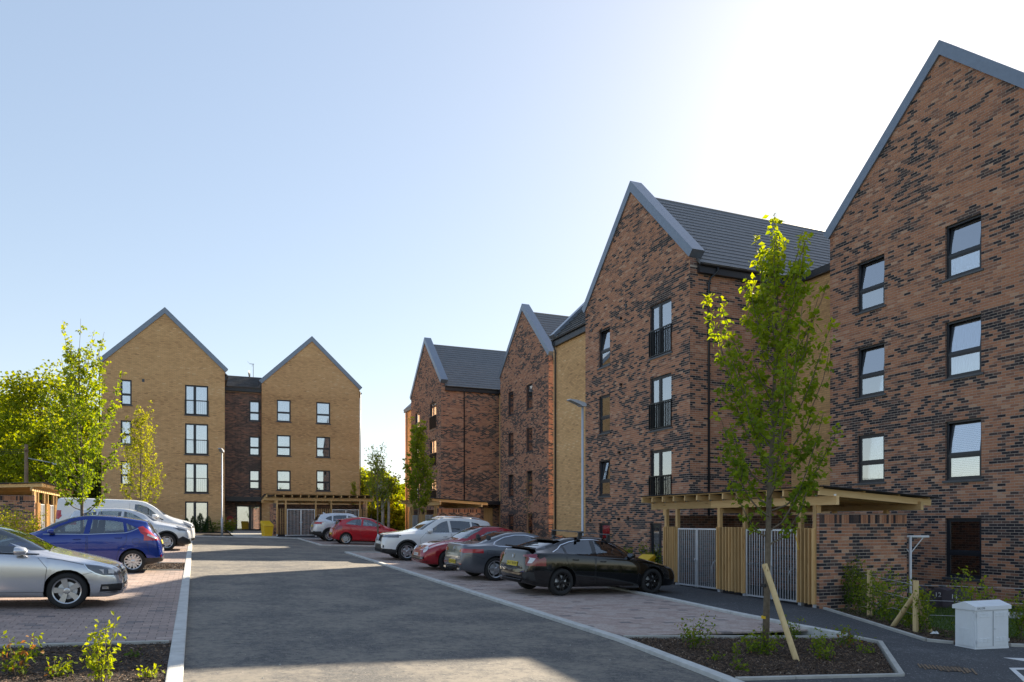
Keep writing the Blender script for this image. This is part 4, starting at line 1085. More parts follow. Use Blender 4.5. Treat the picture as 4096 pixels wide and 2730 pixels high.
def wheel_mesh(R_, rr, wd, style, nsp, mr):
    key = (R_, rr, wd, style, nsp, mr.name)
    if key in _wheels: return _wheels[key]
    N = 40; mb = MB()
    def lathe(mb, prof, n=N):
        V = [(r * math.cos(2 * math.pi * j / n), y, r * math.sin(2 * math.pi * j / n)) for r, y in prof for j in range(n)]
        mb.add(V, [(i * n + j, i * n + (j + 1) % n, (i + 1) * n + (j + 1) % n, (i + 1) * n + j) for i in range(len(prof) - 1) for j in range(n)])
    h = wd / 2
    t = MB(); lathe(t, [(rr, -h + .01), (rr + .01, -h), (R_ - .05, -h - .004), (R_ - .018, -h + .006), (R_, -h + .035), (R_, h - .035), (R_ - .018, h - .006), (R_ - .05, h + .004), (rr + .01, h), (rr, h - .01)])
    tm = t.mesh('tyre', M['tyre'], smooth=True)
    lathe(mb, [(rr, -h + .01), (rr - .006, -h + .004), (rr - .022, -h + .012), (rr - .026, -h + .03)])
    mb.mi = 1; lathe(mb, [(rr - .026, -h + .03), (rr - .03, h - .02)]); lathe(mb, [(.001, -h + .10), (rr - .03, -h + .11)]); mb.mi = 2; lathe(mb, [(.05, -h + .085), (rr * .66, -h + .09), (rr * .66, -h + .10)]); mb.mi = 0
    ys = -h + .014
    for i in range(nsp):
        a = 2 * math.pi * i / nsp + math.pi / 2
        if style == 'twin': bars = [(-.11, -.20, .020, .019), (.11, .20, .020, .019)]
        elif style == 'five': bars = [(0, 0.0, .030, .050)]
        elif style == 'turbine': bars = [(0, .28, .022, .058)]
        elif style == 'star': bars = [(0, 0, .036, .017)]
        elif style == 'vee': bars = [(0, -.17, .016, .016), (0, .17, .016, .016)]
        else: bars = [(0, 0, .022, .022)]
        for o0, o1, w0, w1 in bars:
            r0, r1 = .045, rr - .018; a0, a1 = a + o0, a + o1
            p0 = Vector((math.cos(a0), 0, math.sin(a0))) * r0; p1 = Vector((math.cos(a1), 0, math.sin(a1))) * r1
            d = (p1 - p0).normalized(); x = d.cross(Vector((0, 1, 0)))
            q = [p0 - x * w0, p1 - x * w1, p1 + x * w1, p0 + x * w0]
            y0, y1 = ys + .006, ys
            mb.add([(v.x, y0 if k in (0, 3) else y1, v.z) for k, v in enumerate(q)] + [(v.x, ys + .045, v.z) for v in q], [(0, 1, 2, 3), (0, 4, 5, 1), (1, 5, 6, 2), (2, 6, 7, 3), (3, 7, 4, 0)])
    lathe(mb, [(.001, ys - .004), (.03, ys - .003), (.05, ys + .003), (.062, ys + .02), (.062, ys + .05)], 20)
    if style == 'vintage':
        lathe(mb, [(.001, ys - .03), (.06, ys - .028), (.095, ys - .01), (.11, ys + .01), (.15, ys + .02)], 30); lathe(mb, [(rr * .72, ys + .012), (rr * .86, ys - .002), (rr - .02, ys + .006)], N)
    wm = mb.mesh('wheel', [mr, M['rim_dark'], M['galv']], smooth=False)
    _wheels[key] = (wm, tm); return wm, tm
def finish_car(c, place, heading, wheel, label, cat='car', seats=((.38, 1), (.38, -1)), group=None):
    S = c.S; L, hw = c.L, c.hw; xf, xr, R_ = S['wheels']; root = c.root; style, nsp, mr = wheel; rr = S.get('rr', R_ * .70)
    # wheel arches
    for side in 'LR':
        for xw in (xf, xr):
            Ra = R_ + S.get('gap', .045); n = 22
            c.cut(side, [(xw + Ra * math.cos(2 * math.pi * i / n), R_ + .01 + Ra * math.sin(2 * math.pi * i / n)) for i in range(n)], delete=True)
            sg = 1 if side == 'L' else -1; mb = MB(); V = []; k = 20
            yo, yi = sg * (hw * .955), sg * (hw - .36)
            for i in range(k + 1):
                t = -.25 + (math.pi + .5) * i / k; V += [(c.X(xw) + Ra * math.cos(t), yo, R_ + .01 + Ra * math.sin(t)), (c.X(xw) + Ra * math.cos(t), yi, R_ + .01 + Ra * math.sin(t))]
            mb.add(V, [(2 * i, 2 * i + 1, 2 * i + 3, 2 * i + 2) for i in range(k)]); mb.poly([V[2 * i + 1] for i in range(k + 1)])
            mb.build('wheel_arch', M['trim_black'], root, fix=False)
            if S.get('clad'):
                mb = MB(); V = []
                for i in range(k + 1):
                    t = math.radians(-8) + math.radians(196) * i / k
                    for rad in (Ra - .006, Ra + S['clad']):
                        x, z = xw - rad * math.cos(t), R_ + .01 + rad * math.sin(t); h_, n_ = c.hitp(side, min(max(x, .05), L - .05), max(z, .26))
                        if h_ is None: h_ = Vector((c.X(x), sg * hw * .97, z)); n_ = Vector((0, sg, 0))
                        V.append(Vector((c.X(x), h_.y + sg * (.012 if rad < Ra else .004), z)))
                mb.add(V, [(2 * i, 2 * i + 1, 2 * i + 3, 2 * i + 2) for i in range(k)]); mb.build('arch_cladding', M['trim_black'], root, fix=False)
    objs = c.finish()
    wm, tm = wheel_mesh(R_, rr, S.get('tw', .20), style, nsp, mr)
    for xw in (xf, xr):
        for sg in (1, -1):
            o = mobj('wheel', wm, root); mobj('tyre', tm, o); o.location = (c.X(xw), sg * (hw - S.get('tw', .20) / 2 - .022), R_)
            o.rotation_euler = (0, random.uniform(0, 1.2), R(180) if sg > 0 else 0)
    # cabin: dark deck below the windows, dashboard, seats, steering wheel
    x0, x1 = S['cabin']; zc = c.belt((x0 + x1) / 2) - .06
    mb = MB(); mb.poly([(c.X(x0 + .1), -hw * .86, c.belt(x0) - .03), (c.X(x0 + .1), hw * .86, c.belt(x0) - .03), (c.X(x1), hw * .84, c.belt(x1) - .06), (c.X(x1), -hw * .84, c.belt(x1) - .06)])
    mb.box(c.X(x0 + .75), -hw * .8, zc - .12, c.X(x0 + .2), hw * .8, zc + .035); mb.build('interior', M['cabin'], root, fix=False)
    xs_ = S.get('seat', x0 + 1.35); zr = c.top(xs_)
    sm = MB()
    def lump(mb, cx, cy, z0, z1, wx, wy):
        n = 8; V = []
        for k, (q, sc_) in enumerate(((0, .95), (.5, 1), (.85, .9), (1, .55))):
            for j in range(n):
                t = 2 * math.pi * j / n; V.append((cx + wx / 2 * sc_ * math.cos(t) - .10 * q * (z1 - z0), cy + wy / 2 * sc_ * math.sin(t), z0 + (z1 - z0) * q))
        mb.add(V, [(i * n + j, i * n + (j + 1) % n, (i + 1) * n + (j + 1) % n, (i + 1) * n + j) for i in range(3) for j in range(n)] + [tuple(range(3 * n, 4 * n))])
    for xk, rows in ((xs_, (.36, -.36)), (xs_ + S.get('seat2', .85), (.40, -.40))):
        for y in rows:
            if xk > x1 - .15: continue
            m1 = MB(); lump(m1, c.X(xk), y, zc - .1, min(zr - .30, zc + .22), .16, .46); lump(m1, c.X(xk) - .04, y, min(zr - .31, zc + .21), min(zr - .12, zc + .42), .10, .26); m1.build('seat', M['seat'], root, smooth=True)
    if x0 + .7 < x1:
        sw = MB(); cx, cy, cz = c.X(x0 + .88), -.36 if True else .36, zc + .06; pts = []
        for k in range(15):
            t = 2 * math.pi * k / 14; pts.append((cx - .09 * math.sin(t), cy + .18 * math.cos(t), cz + .16 * math.sin(t)))
        sw.tube(pts, .016, 6, caps=False); sw.build('steering_wheel', M['seat'], root, smooth=True)
    # where it stands
    wx, side_x, (px_, py_) = place      # ('f'|'r', -1|+1 visible local side, ground contact)
    xw = xf if wx == 'f' else xr; lp = Vector((c.X(xw), side_x * (hw - .03), 0)); Rz = Matrix.Rotation(heading, 4, 'Z'); d = Rz @ lp
    loc = Vector((px_ - d.x, py_ - d.y, 0)); loc.z = gz(loc.x, loc.y) + .045
    root.matrix_basis = Matrix.Translation(loc) @ Matrix.Rotation(.03, 4, 'Y') @ Matrix.Rotation(.022, 4, 'X') @ Rz
    tag(root, label, cat, group); return objs
def both(*polys): return [(v, p) for p in polys for v in 'LR']
def mirror(c, x, z, m, s=1.0, out=.10):
    for sg in (1, -1):
        h, n_ = c.hitp('L' if sg > 0 else 'R', x, z - .03); y0 = h.y if h else sg * c.hw
        mb = MB(); n = 10; V = []
        for k, (d, r) in enumerate(((-.085, .35), (-.06, .8), (0, 1), (.05, .93), (.06, .9))):
            for j in range(n): t = 2 * math.pi * j / n; V.append((c.X(x) - d * s, y0 + sg * (out + .01) + sg * .105 * s * r * math.cos(t), z + .065 * s * r * math.sin(t)))
        mb.add(V, [(i * n + j, i * n + (j + 1) % n, (i + 1) * n + (j + 1) % n, (i + 1) * n + j) for i in range(4) for j in range(n)] + [tuple(range(n))]); 
        o = mb.build('door_mirror', m, c.root, smooth=True)
        gm_ = MB(); gm_.poly([V[40 + j] for j in range(10)]); gm_.build('mirror_glass', M['chrome'], o, fix=False)
        am = MB(); am.box(c.X(x) - .03, min(y0 - sg * .02, y0 + sg * out), z - .075, c.X(x) + .03, max(y0 - sg * .02, y0 + sg * out), z - .03); am.build('mirror_arm', M['trim_black'], o)
def handle(c, x, z, m, ln=.17, parent=None):
    for v in 'LR':
        h, n_ = c.hitp(v, x, z)
        if h is None: continue
        mb = MB(); sg = 1 if v == 'L' else -1; a = ln / 2
        mb.tube([(c.X(x - a), h.y + sg * .002, z - .004), (c.X(x - a * .7), h.y + sg * .028, z), (c.X(x + a * .7), h.y + sg * .028, z + .004), (c.X(x + a), h.y + sg * .002, z + .006)], [.008, .014, .014, .008], 6); mb.build('door_handle', m, c.root, smooth=True)
def plate(c, view, z, m, text, y=0, w_=.52, h_=.11):
    h, n_ = c.hitp(view, y, z); sg = 1 if view == 'F' else -1
    mb = MB(); mb.box(-w_ / 2, -h_ / 2, 0, w_ / 2, h_ / 2, .012); o = mb.build('number_plate', m, c.root)
    nz = Vector((n_.x, 0, n_.z)).normalized(); ux = Vector((0, sg, 0)); uy = nz.cross(ux)
    o.matrix_basis = Matrix.Translation(h + nz * .004) @ Matrix((ux, uy, nz)).transposed().to_4x4()
    if text:
        t = mobj('plate_lettering', text_mesh(text, h_ * .92, M['black_ink']), o); t.location = (0, 0, .0135); 
    return o
def badge(c, view, y, z, r, m, ring_=True):
    h, n_ = c.hitp(view, y, z)
    if h is None: return
    u_ = n_.cross(Vector((0, 0, 1))).normalized(); v_ = u_.cross(n_); mb = MB()
    pts = [h + n_ * .01 + (u_ * math.cos(t) + v_ * math.sin(t)) * r for t in [2 * math.pi * k / 18 for k in range(19)]]
    mb.tube(pts, r * .13, 5, caps=False); return mb, h + n_ * .01, u_, v_, n_
def seam(c, poly, view='LR', close=True, **k):
    for v in view: c.ribbon('door_seam', M['cabin'], v, poly + ([poly[0]] if close else []), **k)
# ---- black five-door hatchback with roof bars (nearest on the right)
S = dict(L=4.52, hw=.90, wheels=(.90, 3.60, .325), cabin=(1.3, 3.9), tw=.215, gap=.05, rr=.232,
  top=[(0, .46), (.03, .60), (.15, .68), (.6, .79), (1.0, .87), (1.25, .93), (1.6, 1.12), (2.05, 1.335), (2.4, 1.42), (2.8, 1.43), (3.3, 1.37), (3.75, 1.25), (4.1, 1.14), (4.25, 1.09), (4.40, 1.06), (4.455, .97), (4.485, .80), (4.52, .62)],
  belt=[(0, .42), (.2, .62), (.6, .73), (1.2, .86), (1.8, .91), (3.0, .97), (3.7, 1.0), (4.2, 1.0), (4.42, .90), (4.52, .58)],
  wt=[(0, .62), (.3, .74), (1.1, .80), (1.6, .74), (2.1, .65), (2.8, .64), (3.6, .64), (4.2, .70), (4.52, .66)])
c = Car('parked_car', S, paint('black_paint', (.004, .004, .0045), 0, .12))
W1 = [(1.52, .945), (1.75, 1.075), (2.05, 1.215), (2.35, 1.30), (2.60, 1.32), (2.62, .965)]; W2 = [(2.74, .97), (2.72, 1.325), (3.0, 1.31), (3.3, 1.255), (3.50, 1.185), (3.46, 1.005)]; W3 = [(3.53, 1.01), (3.56, 1.16), (3.80, 1.035)]
c.part('side_window', M['car_glass'], both(W1), off=-.003); c.part('side_window', M['tint_glass'], both(W2), off=-.003); c.part('side_window', M['tint_glass'], both(W3), off=-.003)
c.part('windscreen', M['car_glass'], [('F', [(-.72, .95), (.72, .95), (.56, 1.37), (-.56, 1.37)])], off=-.002, flt=lambda p: p.x < .98)
c.part('rear_window', M['tint_glass'], [('B', [(-.62, 1.11), (.62, 1.11), (.53, 1.33), (-.53, 1.33)])], off=-.002)
tl = [(4.27, .90), (4.30, .985), (4.52, .96), (4.52, .70), (4.44, .70), (4.34, .78), (4.28, .86)]
for v_ in 'LR':
    c.part('lamp_lens', M['lens_white'], [(v_, [(4.33, .885), (4.44, .90), (4.47, .765), (4.41, .775)])], off=.007)
    c.part('lamp_tip', M['gloss_black'], [(v_, [(4.00, .955), (4.27, .99), (4.30, .93), (4.24, .87)])], off=.004)
c.part('tail_light', M['tail_dark'], [('L', tl)] + [('B', [(.46, .95), (.70, .97), (.95, .97), (.95, .71), (.66, .71), (.60, .80), (.62, .90), (.46, .91)])], off=.006)
c.part('tail_light', M['tail_dark'], [('R', tl)] + [('B', [(-.46, .95), (-.70, .97), (-.95, .97), (-.95, .71), (-.66, .71), (-.60, .80), (-.62, .90), (-.46, .91)])], off=.006)
c.part('rear_vent', M['trim_black'], [('B', [(.50, .36), (.80, .36), (.80, .57), (.56, .55)])] + [('L', [(4.30, .36), (4.50, .36), (4.50, .55), (4.36, .56)])], off=-.004)
c.part('rear_vent', M['trim_black'], [('B', [(-.50, .36), (-.80, .36), (-.80, .57), (-.56, .55)])] + [('R', [(4.30, .36), (4.50, .36), (4.50, .55), (4.36, .56)])], off=-.004)
c.part('diffuser', M['trim_black'], [('B', [(-.48, .25), (.48, .25), (.48, .36), (-.48, .36)])], off=.004)
c.part('headlight', M['lens_dark'], [('L', [(.05, .60), (.12, .69), (.60, .76), (.45, .66)]), ('R', [(.05, .60), (.12, .69), (.60, .76), (.45, .66)])], off=.003)
D1 = [(1.40, .30), (1.34, .72), (1.48, .925), (2.66, .955), (2.66, .27), (1.44, .27)]; D2 = [(2.69, .27), (2.69, .955), (3.50, .985), (3.50, .85), (3.40, .72), (3.24, .52), (3.18, .27)]
d1 = c.part('front_door', c.P, both(D1)); d2 = c.part('rear_door', c.P, both(D2))
ob = finish_car(c, ('r', -1, (8.05, 16.0)), R(5), ('twin', 5, M['rim_black']), 'black five-door hatchback with roof bars, parked beside the timber cycle store')
seam(c, D1); seam(c, D2)
for v in 'LR':
    c.ribbon('window_trim', M['chrome'], v, [(1.62, 1.01), (1.75, 1.095), (2.05, 1.235), (2.35, 1.322), (2.65, 1.345), (3.0, 1.333), (3.3, 1.278), (3.55, 1.20), (3.68, 1.11), (3.86, 1.035)], .022, .004)
    c.ribbon('sill_strip', M['chrome' if 0 else 'gloss_black'], v, [(1.5, .245), (3.1, .25)], .05, .004)
    h, n_ = c.hitp(v, .62, .60)
mirror(c, 1.62, .98, c.P); handle(c, 2.45, .82, M['gloss_black']); handle(c, 3.25, .86, M['gloss_black'])
plate(c, 'B', .72, M['plate_y'], 'SA17 RHW')
b = badge(c, 'B', 0, .90, .045, None)
if b:
    mb, h, u_, v_, n_ = b; mb = MB(); 
    for a in (-.022, .022): mb.bar(h + u_ * a * .8 - v_ * .03, h + u_ * a + v_ * .03, .009, .006)
    mb.bar(h - u_ * .02, h + u_ * .02, .009, .006)
    mb.bar(h - u_ * .042 + v_ * .045, h + u_ * .042 + v_ * .045, .006, .006); mb.bar(h - u_ * .03 - v_ * .045, h + u_ * .03 - v_ * .045, .006, .006); mb.bar(h - u_ * .042 + v_ * .045, h - u_ * .03 - v_ * .045, .006, .006); mb.bar(h + u_ * .042 + v_ * .045, h + u_ * .03 - v_ * .045, .006, .006)
    mb.build('badge', M['chrome'], c.root)
mb = MB(); mb.prism([(-.66, .0), (.66, .0), (.62, .05), (-.62, .05)], 0, .16, lambda a, b_, e: (c.X(4.22) - e, a, 1.085 + b_ * .8 + e * .12)); mb.build('rear_spoiler', M['gloss_black'], c.root)
mb = MB(); mb.prism([(-.56, 0), (.56, 0), (.5, .025), (-.5, .025)], 0, .2, lambda a, b_, e: (c.X(3.5) - e, a, 1.325 + b_ - e * .12)); mb.build('roof_spoiler', M['gloss_black'], c.root)
mb = MB(); mb.add([(c.X(3.22), 0, 1.36), (c.X(3.40), .02, 1.34), (c.X(3.40), -.02, 1.34), (c.X(3.40), 0, 1.43)], [(0, 1, 3), (0, 3, 2), (1, 2, 3)]); mb.build('aerial_fin', c.P, c.root)
mb = MB(); mb.tube([(c.X(3.95), -.25, 1.215), (c.X(4.02), .2, 1.19)], .008, 5); mb.build('rear_wiper', M['trim_black'], c.root)
for xb in (2.15, 3.0):
    zt = c.top(xb); mb = MB(); mb.prism([(-.04, -.012), (.04, -.012), (.045, .004), (.02, .016), (-.03, .014)], -.74, .74, lambda a, b_, e: (c.X(xb) + a, e, zt + .115 + b_)); o = mb.build('roof_bar', M['gloss_black'], c.root)
    for sg in (1, -1):
        f = MB(); f.prism([(-.05, -.17), (.05, -.17), (.035, .0), (-.035, .0)], 0, .10, lambda a, b_, e: (c.X(xb) + a, sg * (.60 - e * .5 + .05), zt + .105 + b_)); f.build('bar_foot', M['trim_black'], o)
# ---- grey two-door coupe
S = dict(L=4.69, hw=.905, wheels=(.85, 3.69, .335), cabin=(1.5, 3.9), tw=.235, gap=.035, rr=.245,
  top=[(0, .48), (.04, .63), (.25, .74), (.8, .86), (1.3, .93), (1.45, .96), (1.9, 1.19), (2.3, 1.355), (2.7, 1.40), (3.1, 1.375), (3.6, 1.235), (4.05, 1.075), (4.2, 1.04), (4.45, 1.03), (4.58, 1.015), (4.62, .96), (4.66, .80), (4.69, .62)],
  belt=[(0, .44), (.25, .68), (.8, .80), (1.4, .88), (2.0, .92), (3.2, .97), (3.9, .98), (4.5, .94), (4.62, .86), (4.69, .58)],
  wt=[(0, .62), (.3, .74), (1.3, .82), (1.8, .74), (2.3, .63), (3.0, .62), (3.6, .64), (4.1, .72), (4.55, .74), (4.69, .68)],
  plan=[(0, .62), (.05, .78), (.2, .90), (.5, .97), (.95, 1), (3.9, 1), (4.35, .95), (4.6, .86), (4.69, .74)])
c = Car('parked_car', S, paint('grey_paint', (.115, .125, .145), .55, .30))
W1 = [(1.85, .955), (2.1, 1.10), (2.4, 1.235), (2.62, 1.285), (2.66, .985)]; W2 = [(2.73, .985), (2.70, 1.29), (3.0, 1.285), (3.35, 1.215), (3.62, 1.10), (3.70, 1.03), (3.60, 1.0)]
c.part('side_window', M['car_glass'], both(W1), off=-.003); c.part('side_window', M['tint_glass'], both(W2), off=-.003)
c.part('windscreen', M['car_glass'], [('F', [(-.72, .98), (.72, .98), (.55, 1.34), (-.55, 1.34)])], off=-.002, flt=lambda p: p.x < .95)
c.part('rear_window', M['tint_glass'], [('B', [(-.66, 1.085), (.66, 1.085), (.52, 1.34), (-.52, 1.34)])], off=-.002)
for sd, v in ((1, 'L'), (-1, 'R')):
    c.part('tail_light', M['tail'], [('B', [(sd * .42, .80), (sd * .95, .78), (sd * .95, .90), (sd * .55, .885)]), (v, [(4.22, .865), (4.69, .90), (4.69, .77), (4.45, .79)])], off=.005)
D1 = [(1.62, .30), (1.55, .75), (1.80, .93), (2.98, .965), (3.02, .72), (2.92, .32)]
c.part('front_door', c.P, both(D1))
c.part('headlight', M['lens_dark'], both([(.05, .60), (.12, .67), (.60, .74), (.5, .64)]), off=.003)
c.part('diffuser', M['trim_black'], [('B', [(-.6, .26), (.6, .26), (.5, .36), (-.5, .36)])], off=.004)
finish_car(c, ('r', -1, (7.86, 19.79)), R(2), ('star', 5, M['rim']), 'grey two-door coupe parked between the black hatchback and the red rounded car')
seam(c, D1)
for v in 'LR':
    c.ribbon('window_trim', M['chrome'], v, [(1.80, .945), (2.08, 1.12), (2.4, 1.255), (2.66, 1.31), (3.0, 1.305), (3.36, 1.235), (3.66, 1.105), (3.76, 1.02), (3.62, .985), (2.7, .968), (1.86, .94)], .024, .004)
    c.ribbon('fuel_flap_seam', M['cabin'], v, [(3.75, .86), (3.98, .86), (3.98, .74), (3.75, .74), (3.75, .86)], .006)
    c.ribbon('bumper_seam', M['cabin'], v, [(4.05, .62), (4.35, .72), (4.6, .74)], .006)
mirror(c, 1.92, 1.0, c.P); handle(c, 2.85, .80, c.P); plate(c, 'B', .50, M['plate_y'], 'NX18 MDU')
b = badge(c, 'B', 0, .87, .045, None)
if b:
    mb, h, u_, v_, n_ = b
    for k in range(3): t = math.pi / 2 + k * 2.0944; mb.bar(h, h + (u_ * math.cos(t) + v_ * math.sin(t)) * .045, .008, .006)
    mb.build('badge', M['chrome'], c.root)
for sd in (1, -1):
    h, n_ = c.hitp('B', sd * .55, .31); mb = MB(); mb.prism([(-.09, -.03), (.09, -.02), (.08, .03), (-.08, .03)], -.02, .03, lambda a, b_, e: (h.x - e, h.y + a, h.z + b_)); mb.build('exhaust_tip', M['chrome'], c.root)
    h, n_ = c.hitp('B', sd * .62, .46); mb = MB(); mb.box(h.x - .012, h.y - .07, h.z - .012, h.x + .01, h.y + .07, h.z + .012); mb.build('reflector', M['tail'], c.root)
# ---- red rounded two-door car
S = dict(L=4.28, hw=.905, wheels=(.87, 3.41, .34), cabin=(1.35, 3.5), tw=.225, gap=.03, rr=.225,
  top=[(0, .46), (.04, .60), (.14, .70), (.35, .82), (.7, .93), (1.05, .99), (1.3, 1.03), (1.5, 1.15), (1.85, 1.35), (2.2, 1.465), (2.6, 1.485), (3.1, 1.415), (3.6, 1.22), (4.0, .99), (4.18, .80), (4.28, .58)],
  belt=[(0, .42), (.2, .66), (.5, .80), (.9, .88), (1.4, .90), (2.0, .93), (3.2, .98), (3.8, .90), (4.15, .74), (4.28, .54)],
  wt=[(0, .55), (.3, .58), (1.1, .66), (1.5, .72), (2.0, .64), (2.8, .63), (3.5, .62), (4.0, .6), (4.28, .55)],
  plan=[(0, .60), (.06, .76), (.2, .88), (.5, .97), (.95, 1.0), (3.5, 1), (3.9, .95), (4.15, .84), (4.28, .70)])
red = paint('dark_red_paint', (.30, .008, .018), .25, .22)
c = Car('parked_car', S, red)
W1 = [(1.72, .955), (1.95, 1.13), (2.25, 1.295), (2.6, 1.345), (2.68, .985)]; W2 = [(2.75, .99), (2.70, 1.345), (3.0, 1.305), (3.3, 1.18), (3.38, 1.06), (3.30, 1.0)]
c.part('side_window', M['car_glass'], both(W1), off=-.003); c.part('side_window', M['tint_glass'], both(W2), off=-.003)
c.part('windscreen', M['car_glass'], [('F', [(-.70, 1.06), (.70, 1.06), (.56, 1.41), (-.56, 1.41)])], off=-.002, flt=lambda p: p.x < .9)
c.part('rear_window', M['tint_glass'], [('B', [(-.52, 1.06), (.52, 1.06), (.48, 1.36), (-.48, 1.36)])], off=-.002)
c.part('lower_grille', M['trim_black'], [('F', [(-.62, .33), (.62, .33), (.66, .43), (-.66, .43)])], off=-.006)
c.part('roof_panel', M['gloss_black'], [('T', [(2.1, -.52), (2.1, .52), (3.0, .50), (3.0, -.50)])], off=.003)
D1 = [(1.52, .32), (1.42, .75), (1.66, .93), (2.95, .975), (3.0, .75), (2.88, .33)]
c.part('front_door', c.P, both(D1))
finish_car(c, ('f', 1, (7.6, 23.27)), R(180), ('vintage', 8, M['rim_black']), 'red rounded two-door car with round headlights, nose to the road')
seam(c, D1)
for v in 'LR':
    c.ribbon('wing_crease', M['cabin'], v, [(.10, .62), (.35, .76), (.7, .86), (1.3, .885)], .006)
    c.ribbon('window_trim', M['gloss_black'], v, [(1.70, .94), (2.7, .972), (3.32, .985)], .02, .004)
for sd in (1, -1):
    h, n_ = c.hitp('F', sd * .60, .665); n_ = (n_ + Vector((.8, sd * .25, .35))).normalized(); u_ = n_.cross(Vector((0, 0, 1))).normalized(); v_ = u_.cross(n_)
    mb = MB(); pts = [h + n_ * .012 + (u_ * math.cos(t) * .105 + v_ * math.sin(t) * .115) for t in [2 * math.pi * k / 22 for k in range(23)]]; mb.tube(pts, .014, 6, caps=False); o = mb.build('headlight', M['chrome'], c.root, smooth=True)
    mb = MB(); V = [h + n_ * .055]
    for rr_, dd in ((.35, .05), (.7, .038), (1, .008)): V += [h + n_ * dd + (u_ * math.cos(t) * .105 + v_ * math.sin(t) * .115) * rr_ for t in [2 * math.pi * k / 20 for k in range(20)]]
    F = [(0, 1 + j, 1 + (j + 1) % 20) for j in range(20)] + [(1 + i * 20 + j, 1 + (i + 1) * 20 + j, 1 + (i + 1) * 20 + (j + 1) % 20, 1 + i * 20 + (j + 1) % 20) for i in range(2) for j in range(20)]
    mb.add(V, F); mb.build('lens', M['lens_white'], o, smooth=True)
    mb = MB(); mb.bar(h + n_ * .058 - u_ * .05, h + n_ * .058 + u_ * .05, .03, .01); mb.build('bulb_shroud', M['lens_dark'], o)
    h, n_ = c.hitp('F', sd * .64, .40); mb = MB(); mb.box(h.x - .01, h.y - .08, h.z - .045, h.x + .02, h.y + .08, h.z + .045); mb.build('fog_light', M['chrome'], c.root)
mb = MB(); pts = []
for k in range(15):
    y = -.6 + 1.2 * k / 14; h, n_ = c.hitp('F', y, .385); pts.append(h + n_ * .004)
mb.tube(pts, .009, 5); mb.build('grille_strip', M['chrome'], c.root)
mirror(c, 1.80, 1.0, red); handle(c, 2.75, .80, red); plate(c, 'F', .495, M['plate_w'], 'WJ16 VO', h_=.10, w_=.46)
b = badge(c, 'F', 0, .745, .045, None)
if b:
    mb, h, u_, v_, n_ = b
    for a, b_, d_, e in ((-.028, .03, -.012, -.03), (-.012, -.03, 0, 0), (0, 0, .012, -.03), (.012, -.03, .028, .03)): mb.bar(h + u_ * a + v_ * b_, h + u_ * d_ + v_ * e, .007, .006)
    mb.build('badge', M['chrome'], c.root)
# ---- generic tall cars
def suv(name, S, P, W, D, place, heading, wheel, label, rear=None, front=None, rails=False, lamp='halogen', tint=True):
    c = Car(name, S, P); L = c.L; f0, f1 = front; r0, r1 = rear
    for i, w_ in enumerate(W): c.part('side_window', M['car_glass' if i == 0 or not tint else 'tint_glass'], both(w_), off=-.003)
    c.part('windscreen', M['car_glass'], [('F', [(-f0[0], f0[1]), (f0[0], f0[1]), (f1[0], f1[1]), (-f1[0], f1[1])])], off=-.002, flt=lambda p: p.x < L / 2 - S['cabin'][0] + .25)
    c.part('rear_window', M['tint_glass'], [('B', [(-r0[0], r0[1]), (r0[0], r0[1]), (r1[0], r1[1]), (-r1[0], r1[1])])], off=-.002)
    for sd, v in ((1, 'L'), (-1, 'R')):
        for k_, m_ in (('head', 'lens_dark'), ('tail', 'tail')):
            if k_ not in S: continue
            sp, fp = S[k_]; c.part(k_ + 'light' if k_ == 'head' else 'tail_light', M[S.get(k_ + '_m', m_)], [(v, sp), ('F' if k_ == 'head' else 'B', [(sd * y, z) for y, z in fp])], off=.004)
    if 'grille' in S: c.part('grille', M['trim_black'], [('F', S['grille'])], off=-.005)
    if 'low' in S: c.part('lower_bumper', M['trim_black'], [('F', S['low']), ('L', S['lowside']), ('R', S['lowside'])] + ([('B', S['lowback'])] if 'lowback' in S else []), off=.003)
    for i, d in enumerate(D): c.part('front_door' if i == 0 else 'rear_door', P, both(d))
    if 'clad' in S: c.part('sill_cladding', M['trim_black'], both([(S['wheels'][0] + .42, .1), (S['wheels'][1] - .42, .1), (S['wheels'][1] - .40, S['sill']), (S['wheels'][0] + .40, S['sill'])]), off=.004)
    finish_car(c, place, heading, wheel, label)
    for d in D: seam(c, d)
    if rails:
        for sd in (1, -1):
            x0, x1 = rails; mb = MB(); pts = []
            for k in range(9):
                x = x0 + (x1 - x0) * k / 8; h, n_ = c.hitp('T', x, sd * c.hw * .60); pts.append(h + Vector((0, 0, .0 if k in (0, 8) else .05)))
            mb.tube(pts, .017, 6); mb.build('roof_rail', M['galv'], c.root, smooth=True)
    return c
